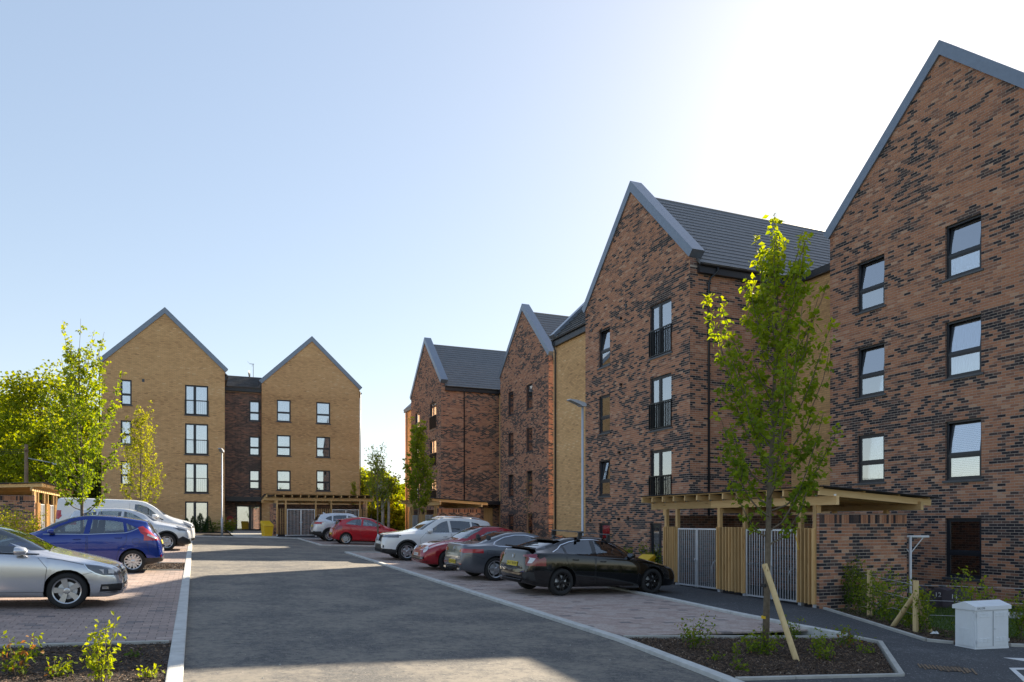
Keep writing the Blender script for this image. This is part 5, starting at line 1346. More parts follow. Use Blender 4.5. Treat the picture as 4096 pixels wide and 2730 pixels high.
# white four by four, nose to the road
wp = paint('white_paint', (.72, .73, .74), 0, .22)
S = dict(L=4.64, hw=.91, wheels=(.93, 3.635, .355), cabin=(1.35, 4.2), tw=.225, gap=.05, rr=.245, clad=.055, sill=.34,
  top=[(0, .62), (.03, .84), (.14, .97), (.5, 1.05), (1.0, 1.11), (1.3, 1.17), (1.8, 1.45), (2.2, 1.635), (2.6, 1.70), (3.4, 1.705), (4.0, 1.66), (4.3, 1.60), (4.40, 1.50), (4.54, 1.12), (4.60, .9), (4.64, .62)],
  belt=[(0, .58), (.15, .86), (.5, .96), (1.2, 1.03), (1.8, 1.06), (3.4, 1.12), (4.2, 1.15), (4.5, .98), (4.64, .58)],
  wt=[(0, .62), (.3, .76), (1.2, .82), (1.7, .76), (2.2, .70), (3.0, .69), (4.0, .68), (4.4, .68), (4.64, .68)], zb=[(0, .30), (.25, .24), (4.2, .25), (4.64, .34)],
  head=([(.05, .88), (.10, .97), (.62, 1.005), (.40, .89)], [(.40, .865), (.88, .875), (.88, .985), (.52, .965)]), tail=([(4.2, 1.1), (4.6, 1.08), (4.6, .93), (4.35, .98)], [(.5, .94), (.95, .94), (.95, 1.1), (.6, 1.07)]),
  grille=[(-.42, .70), (.42, .70), (.42, .96), (-.42, .96)], low=[(-.80, .28), (.80, .28), (.86, .44), (.50, .46), (.44, .60), (-.44, .60), (-.50, .46), (-.86, .44)], lowside=[(0, .2), (.52, .2), (.5, .42), (0, .45)])
W = [[(1.72, 1.10), (2.0, 1.30), (2.3, 1.50), (2.55, 1.575), (2.60, 1.13)], [(2.70, 1.135), (2.65, 1.58), (3.1, 1.585), (3.48, 1.56), (3.50, 1.165)], [(3.58, 1.17), (3.56, 1.555), (3.85, 1.50), (4.02, 1.26)]]
D = [[(1.46, .36), (1.42, .85), (1.66, 1.085), (2.66, 1.125), (2.66, .34)], [(2.69, .34), (2.69, 1.125), (3.55, 1.16), (3.55, .98), (3.40, .80), (3.22, .55), (3.18, .34)]]
c = suv('parked_car', S, wp, W, D, ('f', 1, (7.46, 27.96)), R(180), ('turbine', 5, M['rim']), 'white four by four with roof rails, nose to the road beyond the red rounded car', rear=((.62, 1.18), (.56, 1.54)), front=((.74, 1.2), (.60, 1.62)), rails=(2.3, 4.1))
mirror(c, 1.80, 1.17, wp, 1.25); handle(c, 2.42, .96, M['chrome']); handle(c, 3.32, .99, M['chrome']); plate(c, 'F', .66, M['plate_w'], '')
for v in 'LR': c.ribbon('window_trim', M['chrome'], v, [(1.62, 1.075), (2.6, 1.115), (3.5, 1.15), (4.05, 1.235)], .018, .004)
mb = MB(); h, _ = c.hitp('F', 0, .84); X_ = h.x + .012
for sd in (1, -1): mb.bar((X_ - .02, sd * .30, .955), (X_, sd * .09, .72), .012, .05, up=(1, 0, 0))
mb.build('grille_chevron', M['chrome'], c.root)
b = badge(c, 'F', 0, .845, .062, None)
if b: mb, h, u_, v_, n_ = b; mb.bar(h - u_ * .075, h + u_ * .075, .012, .024, up=n_); mb.build('badge', M['chrome'], c.root)
for sd in (1, -1):
    h, n_ = c.hitp('F', sd * .68, .53); mb = MB(); mb.tube([h - Vector((.02, 0, 0)), h + Vector((.012, 0, 0))], .055, 12); o = mb.build('fog_light', M['trim_black'], c.root); mb = MB(); mb.tube([h, h + Vector((.018, 0, 0))], .034, 12); mb.build('lens', M['lens_white'], o)
# silver four by four on the left, nose to the road
sp = paint('silver_white_paint', (.62, .65, .70), .25, .25)
S = dict(L=4.45, hw=.92, wheels=(.88, 3.53, .345), cabin=(1.2, 4.0), tw=.22, gap=.05, rr=.235, clad=.05, sill=.33,
  top=[(0, .58), (.03, .78), (.14, .90), (.5, 1.0), (.95, 1.08), (1.15, 1.12), (1.7, 1.42), (2.1, 1.555), (2.5, 1.605), (3.2, 1.59), (3.8, 1.535), (4.1, 1.46), (4.24, 1.28), (4.36, 1.0), (4.42, .8), (4.45, .6)],
  belt=[(0, .54), (.15, .80), (.5, .90), (1.1, 1.0), (1.7, 1.04), (3.4, 1.12), (4.1, 1.15), (4.34, .94), (4.45, .56)],
  wt=[(0, .60), (.3, .74), (1.0, .80), (1.6, .74), (2.1, .67), (3.0, .66), (4.0, .65), (4.45, .66)], zb=[(0, .28), (.25, .23), (4.0, .24), (4.45, .33)],
  head=([(.06, .80), (.12, .88), (.58, .985), (.42, .86)], [(.42, .79), (.88, .80), (.88, .91), (.56, .87)]), tail=([(4.0, 1.12), (4.42, 1.05), (4.42, .92), (4.2, .96)], [(.45, .93), (.95, .93), (.95, 1.08), (.6, 1.05)]),
  low=[(-.80, .26), (.80, .26), (.86, .46), (.55, .40), (-.55, .40), (-.86, .46)], lowside=[(0, .2), (.5, .2), (.5, .46), (.3, .58), (0, .42)], grille=[(-.5, .70), (.5, .70), (.42, .82), (-.42, .82)])
W = [[(1.55, 1.085), (1.85, 1.27), (2.15, 1.43), (2.42, 1.49), (2.45, 1.11)], [(2.55, 1.115), (2.50, 1.495), (2.95, 1.49), (3.30, 1.455), (3.30, 1.15)], [(3.38, 1.155), (3.36, 1.45), (3.70, 1.38), (3.86, 1.22)]]
D = [[(1.38, .35), (1.32, .80), (1.5, 1.06), (2.5, 1.10), (2.5, .33)], [(2.53, .33), (2.53, 1.10), (3.36, 1.14), (3.36, .9), (3.22, .72), (3.12, .33)]]
c = suv('parked_car', S, sp, W, D, ('f', -1, (-1.04, 32.54)), 0, ('vee', 5, M['rim']), 'silver white crossover car with black lower bumper, between the blue hatchback and the van', rear=((.62, 1.18), (.55, 1.45)), front=((.74, 1.15), (.58, 1.53)), tint=False)
mirror(c, 1.66, 1.13, sp, 1.1); handle(c, 2.3, .96, sp); handle(c, 3.15, .99, sp); plate(c, 'F', .55, M['plate_w'], '')
for sd in (1, -1):
    h, n_ = c.hitp('F', sd * .66, .45); mb = MB(); mb.box(h.x - .015, h.y - .08, h.z - .05, h.x + .015, h.y + .08, h.z + .05); mb.build('fog_light', M['lens_white'], c.root)
# silver four by four far right, tail to the road
S = dict(L=4.54, hw=.92, wheels=(.92, 3.62, .355), cabin=(1.35, 4.1), tw=.225, gap=.05, rr=.245, clad=.055, sill=.34,
  top=[(0, .6), (.03, .8), (.14, .92), (.5, 1.0), (1.0, 1.08), (1.3, 1.14), (1.8, 1.42), (2.2, 1.60), (2.6, 1.665), (3.2, 1.66), (3.8, 1.60), (4.1, 1.53), (4.2, 1.42), (4.38, 1.16), (4.48, 1.0), (4.54, .66)],
  belt=[(0, .56), (.15, .82), (.5, .92), (1.2, 1.0), (1.8, 1.05), (3.4, 1.16), (4.1, 1.2), (4.4, 1.02), (4.54, .62)],
  wt=[(0, .62), (.3, .76), (1.2, .80), (1.7, .74), (2.2, .68), (3.0, .67), (4.0, .66), (4.54, .68)], zb=[(0, .30), (.25, .24), (4.0, .26), (4.54, .36)],
  tail=([(3.95, 1.13), (4.5, 1.11), (4.5, .98), (4.25, 1.0)], [(.36, 1.0), (.95, .98), (.95, 1.12), (.5, 1.10)]), head=([(.05, .80), (.12, .90), (.6, .95), (.4, .84)], [(.42, .78), (.88, .80), (.88, .90), (.5, .88)]),
  low=[(-.8, .28), (.8, .28), (.8, .4), (-.8, .4)], lowside=[(4.0, .2), (4.54, .2), (4.54, .58), (4.06, .5)], lowback=[(-.95, .3), (.95, .3), (.95, .58), (.4, .5), (-.4, .5), (-.95, .58)])
W = [[(1.72, 1.09), (2.0, 1.28), (2.3, 1.46), (2.55, 1.53), (2.6, 1.12)], [(2.7, 1.125), (2.65, 1.54), (3.1, 1.53), (3.42, 1.49), (3.44, 1.18)], [(3.52, 1.19), (3.5, 1.48), (3.74, 1.42), (3.88, 1.30)]]
D = [[(1.46, .36), (1.42, .85), (1.66, 1.07), (2.66, 1.11), (2.66, .34)], [(2.69, .34), (2.69, 1.11), (3.5, 1.17), (3.5, .98), (3.36, .80), (3.18, .34)]]
c = suv('parked_car', S, sp, W, D, ('r', -1, (7.16, 44.04)), 0, ('vee', 5, M['rim']), 'silver four by four with its tail to the road, in front of the far store', rear=((.64, 1.18), (.54, 1.48)), front=((.74, 1.17), (.60, 1.58)))
mirror(c, 1.8, 1.15, sp, 1.2); handle(c, 2.45, .98, sp); handle(c, 3.3, 1.02, sp); plate(c, 'B', .86, M['plate_y'], '')
mb = MB(); mb.add([(c.X(3.7), 0, 1.60), (c.X(3.9), .03, 1.575), (c.X(3.9), -.03, 1.575), (c.X(3.92), 0, 1.68)], [(0, 1, 3), (0, 3, 2), (1, 2, 3)]); mb.build('aerial_fin', sp, c.root)
# red three-door hatchback far right
rp = paint('bright_red_paint', (.42, .012, .022), .1, .2)
S = dict(L=4.0, hw=.87, wheels=(.81, 3.32, .31), cabin=(1.1, 3.5), tw=.205, gap=.035, rr=.225,
  top=[(0, .5), (.04, .66), (.18, .76), (.55, .88), (.9, .97), (1.05, 1.02), (1.55, 1.31), (1.95, 1.44), (2.35, 1.485), (2.8, 1.46), (3.25, 1.38), (3.6, 1.30), (3.70, 1.20), (3.86, .96), (3.94, .82), (4.0, .55)],
  belt=[(0, .46), (.2, .68), (.55, .80), (1.0, .90), (1.6, .95), (3.0, 1.05), (3.5, 1.06), (3.86, .86), (4.0, .52)],
  wt=[(0, .6), (.3, .74), (.95, .80), (1.5, .72), (2.0, .65), (2.8, .64), (3.5, .63), (4.0, .66)],
  tail=([(3.55, 1.0), (3.75, 1.02), (3.96, .90), (3.9, .78), (3.62, .88)], [(.5, .80), (.9, .78), (.9, .98), (.6, 1.0)]), tail_m='tail_dark', head=([(.05, .64), (.12, .72), (.6, .86), (.42, .72)], [(.4, .62), (.85, .64), (.85, .76), (.5, .74)]))
W = [[(1.45, 1.0), (1.7, 1.19), (2.0, 1.335), (2.35, 1.385), (2.42, 1.03)], [(2.52, 1.035), (2.46, 1.385), (2.8, 1.36), (3.1, 1.27), (3.36, 1.12), (3.22, 1.08)]]
D = [[(1.22, .30), (1.16, .70), (1.4, .975), (2.55, 1.015), (2.58, .8), (2.5, .29)]]
c = suv('parked_car', S, rp, W, D, ('r', -1, (7.48, 40.7)), 0, ('twin', 5, M['rim']), 'bright red three-door hatchback behind the bare young tree, tail to the road', rear=((.6, 1.06), (.52, 1.30)), front=((.70, 1.06), (.56, 1.42)), tint=False)
mirror(c, 1.5, 1.06, rp); handle(c, 2.35, .86, rp); plate(c, 'B', .56, M['plate_y'], '')
mb = MB(); mb.prism([(-.58, 0), (.58, 0), (.52, .03), (-.52, .03)], 0, .17, lambda a, b_, e: (c.X(3.55) - e, a, 1.315 + b_)); mb.build('roof_spoiler', rp, c.root)
# blue five-door hatchback on the left, tail to the road
bp = paint('blue_paint', (.004, .028, .23), .35, .2)
S = dict(L=3.97, hw=.86, wheels=(.79, 3.28, .305), cabin=(1.05, 3.5), tw=.195, gap=.035, rr=.215,
  top=[(0, .5), (.04, .66), (.18, .76), (.6, .89), (.85, .97), (1.0, 1.02), (1.5, 1.30), (1.9, 1.435), (2.3, 1.485), (2.8, 1.47), (3.25, 1.415), (3.55, 1.36), (3.62, 1.29), (3.78, 1.05), (3.88, .90), (3.93, .78), (3.97, .55)],
  belt=[(0, .46), (.2, .68), (.6, .82), (1.0, .92), (1.5, .95), (3.2, 1.06), (3.5, 1.08), (3.8, .92), (3.97, .52)],
  wt=[(0, .6), (.3, .74), (.9, .80), (1.5, .72), (2.0, .66), (2.8, .65), (3.5, .63), (3.97, .68)],
  tail=([(3.36, 1.20), (3.48, 1.235), (3.80, .98), (3.93, .90), (3.90, .85), (3.58, .96), (3.44, 1.06)], [(.62, .88), (.9, .86), (.9, 1.18), (.70, 1.16), (.72, 1.0)]), head=([(.05, .66), (.12, .74), (.7, .9), (.5, .76)], [(.4, .64), (.85, .66), (.85, .80), (.5, .78)]),
  low=[(-.7, .22), (.7, .22), (.7, .3), (-.7, .3)], lowside=[(3.62, .2), (3.97, .2), (3.97, .40), (3.66, .34)], lowback=[(-.9, .22), (.9, .22), (.9, .40), (.5, .42), (-.5, .42), (-.9, .40)])
W = [[(1.30, .99), (1.55, 1.175), (1.9, 1.33), (2.18, 1.37), (2.12, 1.005)], [(2.25, 1.01), (2.30, 1.375), (2.75, 1.36), (3.0, 1.32), (3.06, 1.065)], [(3.13, 1.085), (3.08, 1.305), (3.34, 1.18)]]
D = [[(1.14, .30), (1.08, .70), (1.25, .965), (2.18, .995), (2.2, .28)], [(2.23, .28), (2.21, .995), (3.12, 1.045), (3.10, .8), (2.94, .58), (2.88, .28)]]
c = suv('parked_car', S, bp, W, D, ('r', 1, (-1.51, 22.04)), R(180), ('twin', 7, M['rim']), 'deep blue five-door hatchback with its tail to the road, on the left', rear=((.62, 1.04), (.52, 1.31)), front=((.70, 1.05), (.56, 1.41)), tint=False)
mirror(c, 1.42, 1.05, bp); handle(c, 1.98, .86, bp); handle(c, 2.92, .92, bp); plate(c, 'B', .80, M['plate_y'], '', w_=.52)
for v in 'LR':
    c.ribbon('window_trim', M['chrome'], v, [(1.22, .972), (2.2, .99), (3.08, 1.05), (3.2, 1.085), (3.40, 1.185)], .016, .004)
    c.ribbon('fuel_flap_seam', M['cabin'], v, [(3.34 + .085 * math.cos(t), .83 + .085 * math.sin(t)) for t in [2 * math.pi * k / 14 for k in range(15)]], .006)
    c.ribbon('bumper_seam', M['cabin'], v, [(3.57, .93), (3.62, .7), (3.66, .5)], .006)
for v in 'LR': c.ribbon('lamp_lens', M['lens_white'], v, [(3.60, 1.02), (3.72, .965), (3.84, .905)], .06, .008)
mb = MB(); mb.tube([(c.X(3.74), -.3, 1.13), (c.X(3.80), .15, 1.07)], .008, 5); mb.build('rear_wiper', M['trim_black'], c.root)
for sd in (1, -1):
    h, n_ = c.hitp('B', sd * .66, .46); mb = MB(); mb.box(h.x - .014, h.y - .08, h.z - .03, h.x + .02, h.y + .08, h.z + .03); mb.build('reflector', M['tail'], c.root)
# silver three-door hatchback, nearest on the left
ap = paint('silver_paint', (.58, .60, .65), .6, .2)
S = dict(L=3.97, hw=.87, wheels=(.82, 3.29, .31), cabin=(1.05, 3.5), tw=.215, gap=.045, rr=.225,
  top=[(0, .50), (.03, .62), (.10, .70), (.35, .79), (.7, .875), (1.0, .945), (1.12, .975), (1.55, 1.20), (1.95, 1.365), (2.3, 1.415), (2.7, 1.41), (3.2, 1.33), (3.6, 1.19), (3.8, 1.02), (3.9, .85), (3.97, .56)],
  belt=[(0, .46), (.12, .64), (.4, .74), (.8, .82), (1.2, .88), (1.7, .905), (3.2, .97), (3.7, .92), (3.97, .52)],
  wt=[(0, .62), (.25, .74), (.95, .80), (1.4, .74), (1.9, .64), (2.8, .62), (3.5, .63), (3.97, .66)],
  plan=[(0, .70), (.05, .82), (.18, .92), (.45, .98), (.9, 1), (3.3, 1), (3.7, .95), (3.9, .86), (3.97, .74)])
c = Car('parked_car', S, ap)
c.part('side_window', M['car_glass'], both([(1.42, .945), (1.75, 1.14), (2.05, 1.265), (2.4, 1.32), (2.5, .965)]), off=-.003); c.part('side_window', M['tint_glass'], both([(2.6, .97), (2.52, 1.32), (2.95, 1.27), (3.25, 1.10), (3.1, 1.0)]), off=-.003)
c.part('windscreen', M['car_glass'], [('F', [(-.73, .985), (.73, .985), (.57, 1.37), (-.57, 1.37)])], off=-.002, flt=lambda p: p.x < 1.15)
c.part('rear_window', M['tint_glass'], [('B', [(-.6, 1.04), (.6, 1.04), (.5, 1.30), (-.5, 1.30)])], off=-.002)
for sd, v in ((1, 'L'), (-1, 'R')):
    c.part('headlight', M['lens_dark'], [(v, [(.03, .575), (.03, .675), (.30, .735), (.58, .765), (.52, .69), (.40, .62), (.28, .575)]), ('F', [(sd * .50, .59), (sd * .74, .575), (sd * .74, .69), (sd * .56, .68)])], off=.003)
    c.part('air_intake', M['trim_black'], [(v, [(.03, .30), (.33, .29), (.31, .42), (.05, .43)]), ('F', [(sd * .54, .30), (sd * .72, .30), (sd * .72, .43), (sd * .56, .42)])], off=-.004)
c.part('grille', M['trim_black'], [('F', [(-.40, .30), (.40, .30), (.45, .64), (.38, .69), (-.38, .69), (-.45, .64)])], off=-.004)
D1 = [(1.16, .29), (1.12, .70), (1.30, .925), (2.62, .955), (2.66, .75), (2.56, .28)]
c.part('front_door', c.P, both(D1))
finish_car(c, ('f', -1, (-2.02, 14.73)), 0, ('five', 5, M['rim']), 'silver three-door hatchback cut by the left picture edge')
seam(c, D1)
for v in 'LR':
    c.ribbon('bonnet_seam', M['cabin'], v, [(.56, .755), (.9, .835), (1.13, .865)], .007); c.ribbon('bumper_seam', M['cabin'], v, [(.42, .64), (.60, .585), (.55, .60)], .006, sub=.03)
    c.ribbon('light_trim', M['chrome'], v, [(.58, .768), (.52, .685), (.40, .612), (.28, .568), (.05, .57)], .016, .006)
    c.ribbon('window_trim', M['gloss_black'], v, [(1.25, .925), (1.75, .935), (2.5, .955), (3.1, .99)], .03, .004)
    c.ribbon('chin_strip', M['chrome' if 0 else 'rim'], v, [(.06, .265), (.35, .262)], .022, .006)
mb = MB()
for z in (.36, .42, .48, .54, .60, .65):
    pts = []
    for k in range(9):
        y = -.40 + .80 * k / 8; h, n_ = c.hitp('F', y, z); pts.append(h + n_ * .004)
    mb.tube(pts, .008, 5)
    if z == .36: o = mb.build('grille_bar', M['chrome'], c.root); mb = MB()
    else: mb.build('grille_bar', M['chrome'], c.root); mb = MB()
for k in range(4):
    b = badge(c, 'F', -.12 + .08 * k, .655, .05, None)
    if b: b[0].build('badge_ring', M['chrome'], c.root)
for sd in (1, -1):
    h, n_ = c.hitp('R' if sd < 0 else 'L', .24, .36); mb = MB(); mb.box(h.x - .05, h.y - .02, h.z - .02, h.x + .05, h.y + .02, h.z + .025); mb.build('fog_light', M['chrome'], c.root)
    h, n_ = c.hitp('R' if sd < 0 else 'L', .22, .645)
    for dx in (-.10, .06):
        mb = MB(); mb.box(h.x + dx - .045, h.y - .02 + sd * .012, h.z - .035, h.x + dx + .045, h.y + sd * .014, h.z + .035); mb.build('headlight_lens', M['lens_white'], c.root)
mirror(c, 1.50, .985, ap, 1.2, .12); handle(c, 2.45, .78, ap); plate(c, 'F', .47, M['plate_w'], '')
mb = MB(); mb.tube([(c.X(1.12), -.60, .985), (c.X(1.16), 0, 1.02)], .010, 5); mb.build('wiper', M['trim_black'], c.root)
# ---- white panel van
vp = paint('van_white_paint', (.74, .75, .76), 0, .25)
S = dict(L=5.4, hw=.975, wheels=(.93, 4.43, .335), cabin=(1.15, 2.5), tw=.205, gap=.05, rr=.22, seat=2.3,
  top=[(0, .62), (.03, .86), (.16, 1.02), (.6, 1.16), (.95, 1.26), (1.12, 1.33), (1.75, 1.77), (2.1, 1.915), (2.6, 1.965), (4.6, 1.965), (5.2, 1.945), (5.32, 1.88), (5.36, 1.3), (5.385, .9), (5.4, .6)],
  belt=[(0, .58), (.15, .86), (.6, 1.0), (1.1, 1.1), (1.8, 1.16), (3.0, 1.2), (5.1, 1.22), (5.3, 1.12), (5.4, .56)],
  wt=[(0, .6), (.3, .74), (1.0, .82), (1.6, .80), (2.2, .78), (3.0, .80), (5.2, .80), (5.4, .76)], plan=[(0, .66), (.05, .79), (.2, .91), (.6, .98), (1.0, 1), (5.1, 1), (5.3, .97), (5.37, .93), (5.4, .90)], zb=[(0, .28), (.25, .22), (5, .25), (5.4, .32)],
  head=([(.06, .82), (.12, .96), (.52, 1.10), (.40, .92)], [(.46, .80), (.9, .82), (.9, 1.0), (.6, .95)]), tail=([(5.22, 1.05), (5.4, 1.05), (5.4, 1.42), (5.22, 1.42)], [(.84, 1.05), (.95, 1.05), (.95, 1.42), (.84, 1.42)]),
  grille=[(-.5, .62), (.5, .62), (.46, .74), (-.46, .74)], low=[(-.8, .28), (.8, .28), (.8, .36), (-.8, .36)], lowside=[(0, .2), (.45, .2), (.45, .34), (0, .36)])
W = [[(1.42, 1.20), (1.62, 1.42), (1.95, 1.68), (2.25, 1.77), (2.42, 1.77), (2.44, 1.24), (2.2, 1.20)]]
D = [[(1.32, .38), (1.28, .85), (1.36, 1.16), (2.5, 1.19), (2.52, .36)]]
c = suv('panel_van', S, vp, W, D, ('f', -1, (-.95, 36.1)), 0, ('six', 7, M['rim_dark']), 'white panel van, farthest vehicle in the left row', rear=((.7, 1.25), (.65, 1.7)), front=((.80, 1.36), (.68, 1.85)))
mirror(c, 1.62, 1.27, vp, 1.7, .14); handle(c, 2.35, 1.0, M['trim_black']); plate(c, 'F', .5, M['plate_w'], '')
c.root['category'] = 'van'
for v in 'LR':
    c.ribbon('panel_seam', M['cabin'], v, [(2.62, .4), (2.62, 1.80)], .006); c.ribbon('panel_seam', M['cabin'], v, [(3.9, .4), (3.9, 1.80)], .006)
    c.ribbon('pillar_trim', M['gloss_black'], v, [(1.88, 1.20), (1.90, 1.62)], .03, .004)
    c.ribbon('quarter_trim', M['gloss_black'], v, [(1.28, 1.13), (1.42, 1.20)], .06, .004)
# ------------------------------------------------------------------ vegetation
def leaves_mesh(name, C, size, m, r, tone=None, hang=.35, aspect=.62):
    n = len(C); C = np.asarray(C, float)
    N = r.normal(size=(n, 3)); N[:, 2] = np.abs(N[:, 2]) * .9 + .25; N /= np.linalg.norm(N, axis=1)[:, None]
    A = np.cross(N, r.normal(size=(n, 3))); A /= np.linalg.norm(A, axis=1)[:, None] + 1e-9; A[:, 2] -= hang; A /= np.linalg.norm(A, axis=1)[:, None]
    B = np.cross(N, A); B /= np.linalg.norm(B, axis=1)[:, None] + 1e-9
    s = (size * r.uniform(.65, 1.3, n))[:, None]
    fold = N * s * .12
    V = np.stack([C, C + A * s * .5 + B * s * aspect * .5 + fold, C + A * s, C + A * s * .5 - B * s * aspect * .5 + fold], 1).reshape(-1, 3)
    F = np.arange(4 * n).reshape(-1, 4)
    if tone is None: tone = r.random(n)
    return np_mesh(name, V, F, np.clip(tone, 0, 1), m)
def sapling(name, loc, H, label, cat='tree', group=None, crown=.30, rad=.9, nb=34, per=9, size=.075, m=None, seed=0, dens=1.0, top_bare=.0, bend=.25, tone_top=0):
    r = np.random.default_rng(seed); root = empty(name, loc, 0, label, cat, group); mb = MB(); P = []; TN = []
    lean = r.normal(0, .01, 2); tr = [(lean[0] * k * H / 8 + r.normal(0, .006), lean[1] * k * H / 8 + r.normal(0, .006), H * k / 8 - (.1 if k == 0 else 0)) for k in range(9)]
    mb.tube(tr, [.052 * H / 6.2 * (1 - .88 * k / 8) + .003 for k in range(9)], 8)
    for i in range(nb):
        q = crown + (.93 - crown) * (i / nb) ** .9; z = q * H; a = i * 2.4 + r.normal(0, .3); u = (q - crown) / (1 - crown)
        ln = (rad * (1.0 - .8 * u) * (.6 + .4 * min(1, u / .12 + .3))) * r.uniform(.55, 1.3); rise = ln * (1.25 + .8 * u) * r.uniform(.9, 1.6)
        d = np.array([math.cos(a), math.sin(a)]); pts = []
        for k in range(7):
            t = k / 6; o = ln * (t ** .8); pts.append((lean[0] * z + d[0] * o + r.normal(0, .012), lean[1] * z + d[1] * o + r.normal(0, .012), z + rise * (t ** (1 + bend * 2))))
        mb.tube(pts, [.014 * (1 - u * .5) * (1 - .8 * k / 6) + .0015 for k in range(7)], 5, caps=False)
        nc = max(3, int(ln * 11 * dens))
        for k in range(nc):
            t = .2 + .8 * (k + r.random()) / nc; j = min(5, int(t * 6)); f = t * 6 - j; b = np.array(pts[j]) * (1 - f) + np.array(pts[j + 1]) * f
            rr = .085 * r.uniform(.5, 1.2); c = b + r.normal(0, .03, 3)
            for _ in range(per):
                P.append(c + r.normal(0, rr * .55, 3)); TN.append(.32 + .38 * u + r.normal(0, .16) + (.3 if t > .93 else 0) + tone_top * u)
        if i % 2 == 0:
            b = np.array(pts[3]); d2 = np.array([math.cos(a + .9), math.sin(a + .9), 1.1]) * ln * .38; e = b + d2; mb.tube([b, b + d2 * .5 + r.normal(0, .01, 3), e], [.006, .004, .002], 4, caps=False)
            for k in range(int(5 * dens)):
                c = b + d2 * (k + 1) / (5 * dens)
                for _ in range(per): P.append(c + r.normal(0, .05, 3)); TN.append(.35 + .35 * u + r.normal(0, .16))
    for k in range(int(6 * dens)):
        z = H * (.86 + .13 * k / 6)
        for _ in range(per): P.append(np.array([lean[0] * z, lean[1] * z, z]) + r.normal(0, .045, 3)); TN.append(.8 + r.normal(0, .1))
    mb.build('trunk', M['bark'], root, smooth=True)
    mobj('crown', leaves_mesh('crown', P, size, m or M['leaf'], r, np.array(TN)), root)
    return root
def wood_tree(name, loc, H, rad, label, group=None, seed=0, n=7000, size=.34, m=None, base=.18, bark='bark', tone=0, blobs=26, vs=1.0):
    r = np.random.default_rng(seed); root = empty(name, loc, 0, label, 'tree', group); mb = MB()
    mb.tube([(0, 0, -.6), (.05, .1, H * .3), (-.1, .0, H * .6), (.1, .1, H * .9)], [.022 * H, .017 * H, .01 * H, .002 * H], 8)
    P = []; TN = []; bl = []
    for i in range(blobs):
        v = r.normal(size=3); v /= np.linalg.norm(v); v *= r.uniform(.35, 1) ** .6
        zc = H * (base + (1 - base) * (.5 + .43 * v[2])); w_ = 1 - .35 * abs(v[2])
        bl.append((np.array([v[0] * rad * .78 * w_, v[1] * rad * .78 * w_, zc]), rad * r.uniform(.20, .40)))
    for c, br in bl:
        b = np.array([0, 0, max(H * .2, c[2] * .62)]); mb.tube([b, (b + c) / 2 + r.normal(0, .2, 3), c], [.008 * H, .005 * H, .002 * H], 5, caps=False)
    w8 = np.array([b[1] ** 2 for b in bl]); w8 /= w8.sum()
    for k in r.choice(len(bl), n, p=w8):
        c, br = bl[k]; v = r.normal(size=3); v /= np.linalg.norm(v); d = br * (r.random() ** .4) * 1.12
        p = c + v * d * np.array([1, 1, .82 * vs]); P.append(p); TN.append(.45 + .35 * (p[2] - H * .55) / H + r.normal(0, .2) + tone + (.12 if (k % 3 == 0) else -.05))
    mb.build('trunk', M[bark], root, smooth=True)
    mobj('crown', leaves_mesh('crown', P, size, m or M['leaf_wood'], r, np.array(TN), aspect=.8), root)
    return root
def shrub(name, loc, H, rad, label, group=None, seed=0, n=220, size=.06, m=None, stems=6, upright=1.0, red=0, cat='shrub', tone=0):
    r = np.random.default_rng(seed); root = empty(name, loc, 0, label, cat, group); mb = MB(); P = []; TN = []
    for i in range(stems):
        a = i * 2.4 + r.normal(0, .4); h = H * r.uniform(.55, 1.0); o = rad * r.uniform(.25, 1.0)
        pts = [(0 + .02 * math.cos(a), .02 * math.sin(a), -.03)] + [(math.cos(a) * o * t ** upright + r.normal(0, .01), math.sin(a) * o * t ** upright + r.normal(0, .01), h * t) for t in (.25, .5, .75, 1)]
        mb.tube(pts, [.007, .006, .005, .004, .002], 5, caps=False)
        for k in range(n // stems):
            t = r.uniform(.18, 1.03); j = min(3, int(t * 4)); f = t * 4 - j; b = np.array(pts[j]) * (1 - f) + np.array(pts[min(4, j + 1)]) * f
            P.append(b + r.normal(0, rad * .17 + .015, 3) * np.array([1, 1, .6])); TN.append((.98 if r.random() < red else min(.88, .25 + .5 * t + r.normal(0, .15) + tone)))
    P = np.array(P); P[:, 2] = np.maximum(P[:, 2], .01)
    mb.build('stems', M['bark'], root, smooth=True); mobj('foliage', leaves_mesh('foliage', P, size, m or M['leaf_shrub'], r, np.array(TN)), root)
    return root
def conifer(loc, H, rad, label, seed):
    r = np.random.default_rng(seed); root = empty('dwarf_conifer', loc, 0, label, 'shrub', 'dwarf conifers'); mb = MB(); mb.tube([(0, 0, -.1), (0, 0, H * .9)], [.03, .005], 6); mb.build('stems', M['bark'], root)
    n = 1100; z = H * (1 - r.random(n) ** .55 * 0 - r.random(n) ** .6); a = r.uniform(0, 6.28, n); rr = rad * (1 - z / H) ** .7 * r.uniform(.55, 1.05, n) + .02
    P = np.stack([rr * np.cos(a), rr * np.sin(a), z], 1); mobj('foliage', leaves_mesh('foliage', P, .09, M['leaf_conifer'], r, hang=-.9, aspect=.4), root)
def G3(x, y, dz=0): return (x, y, gz(x, y) + dz)
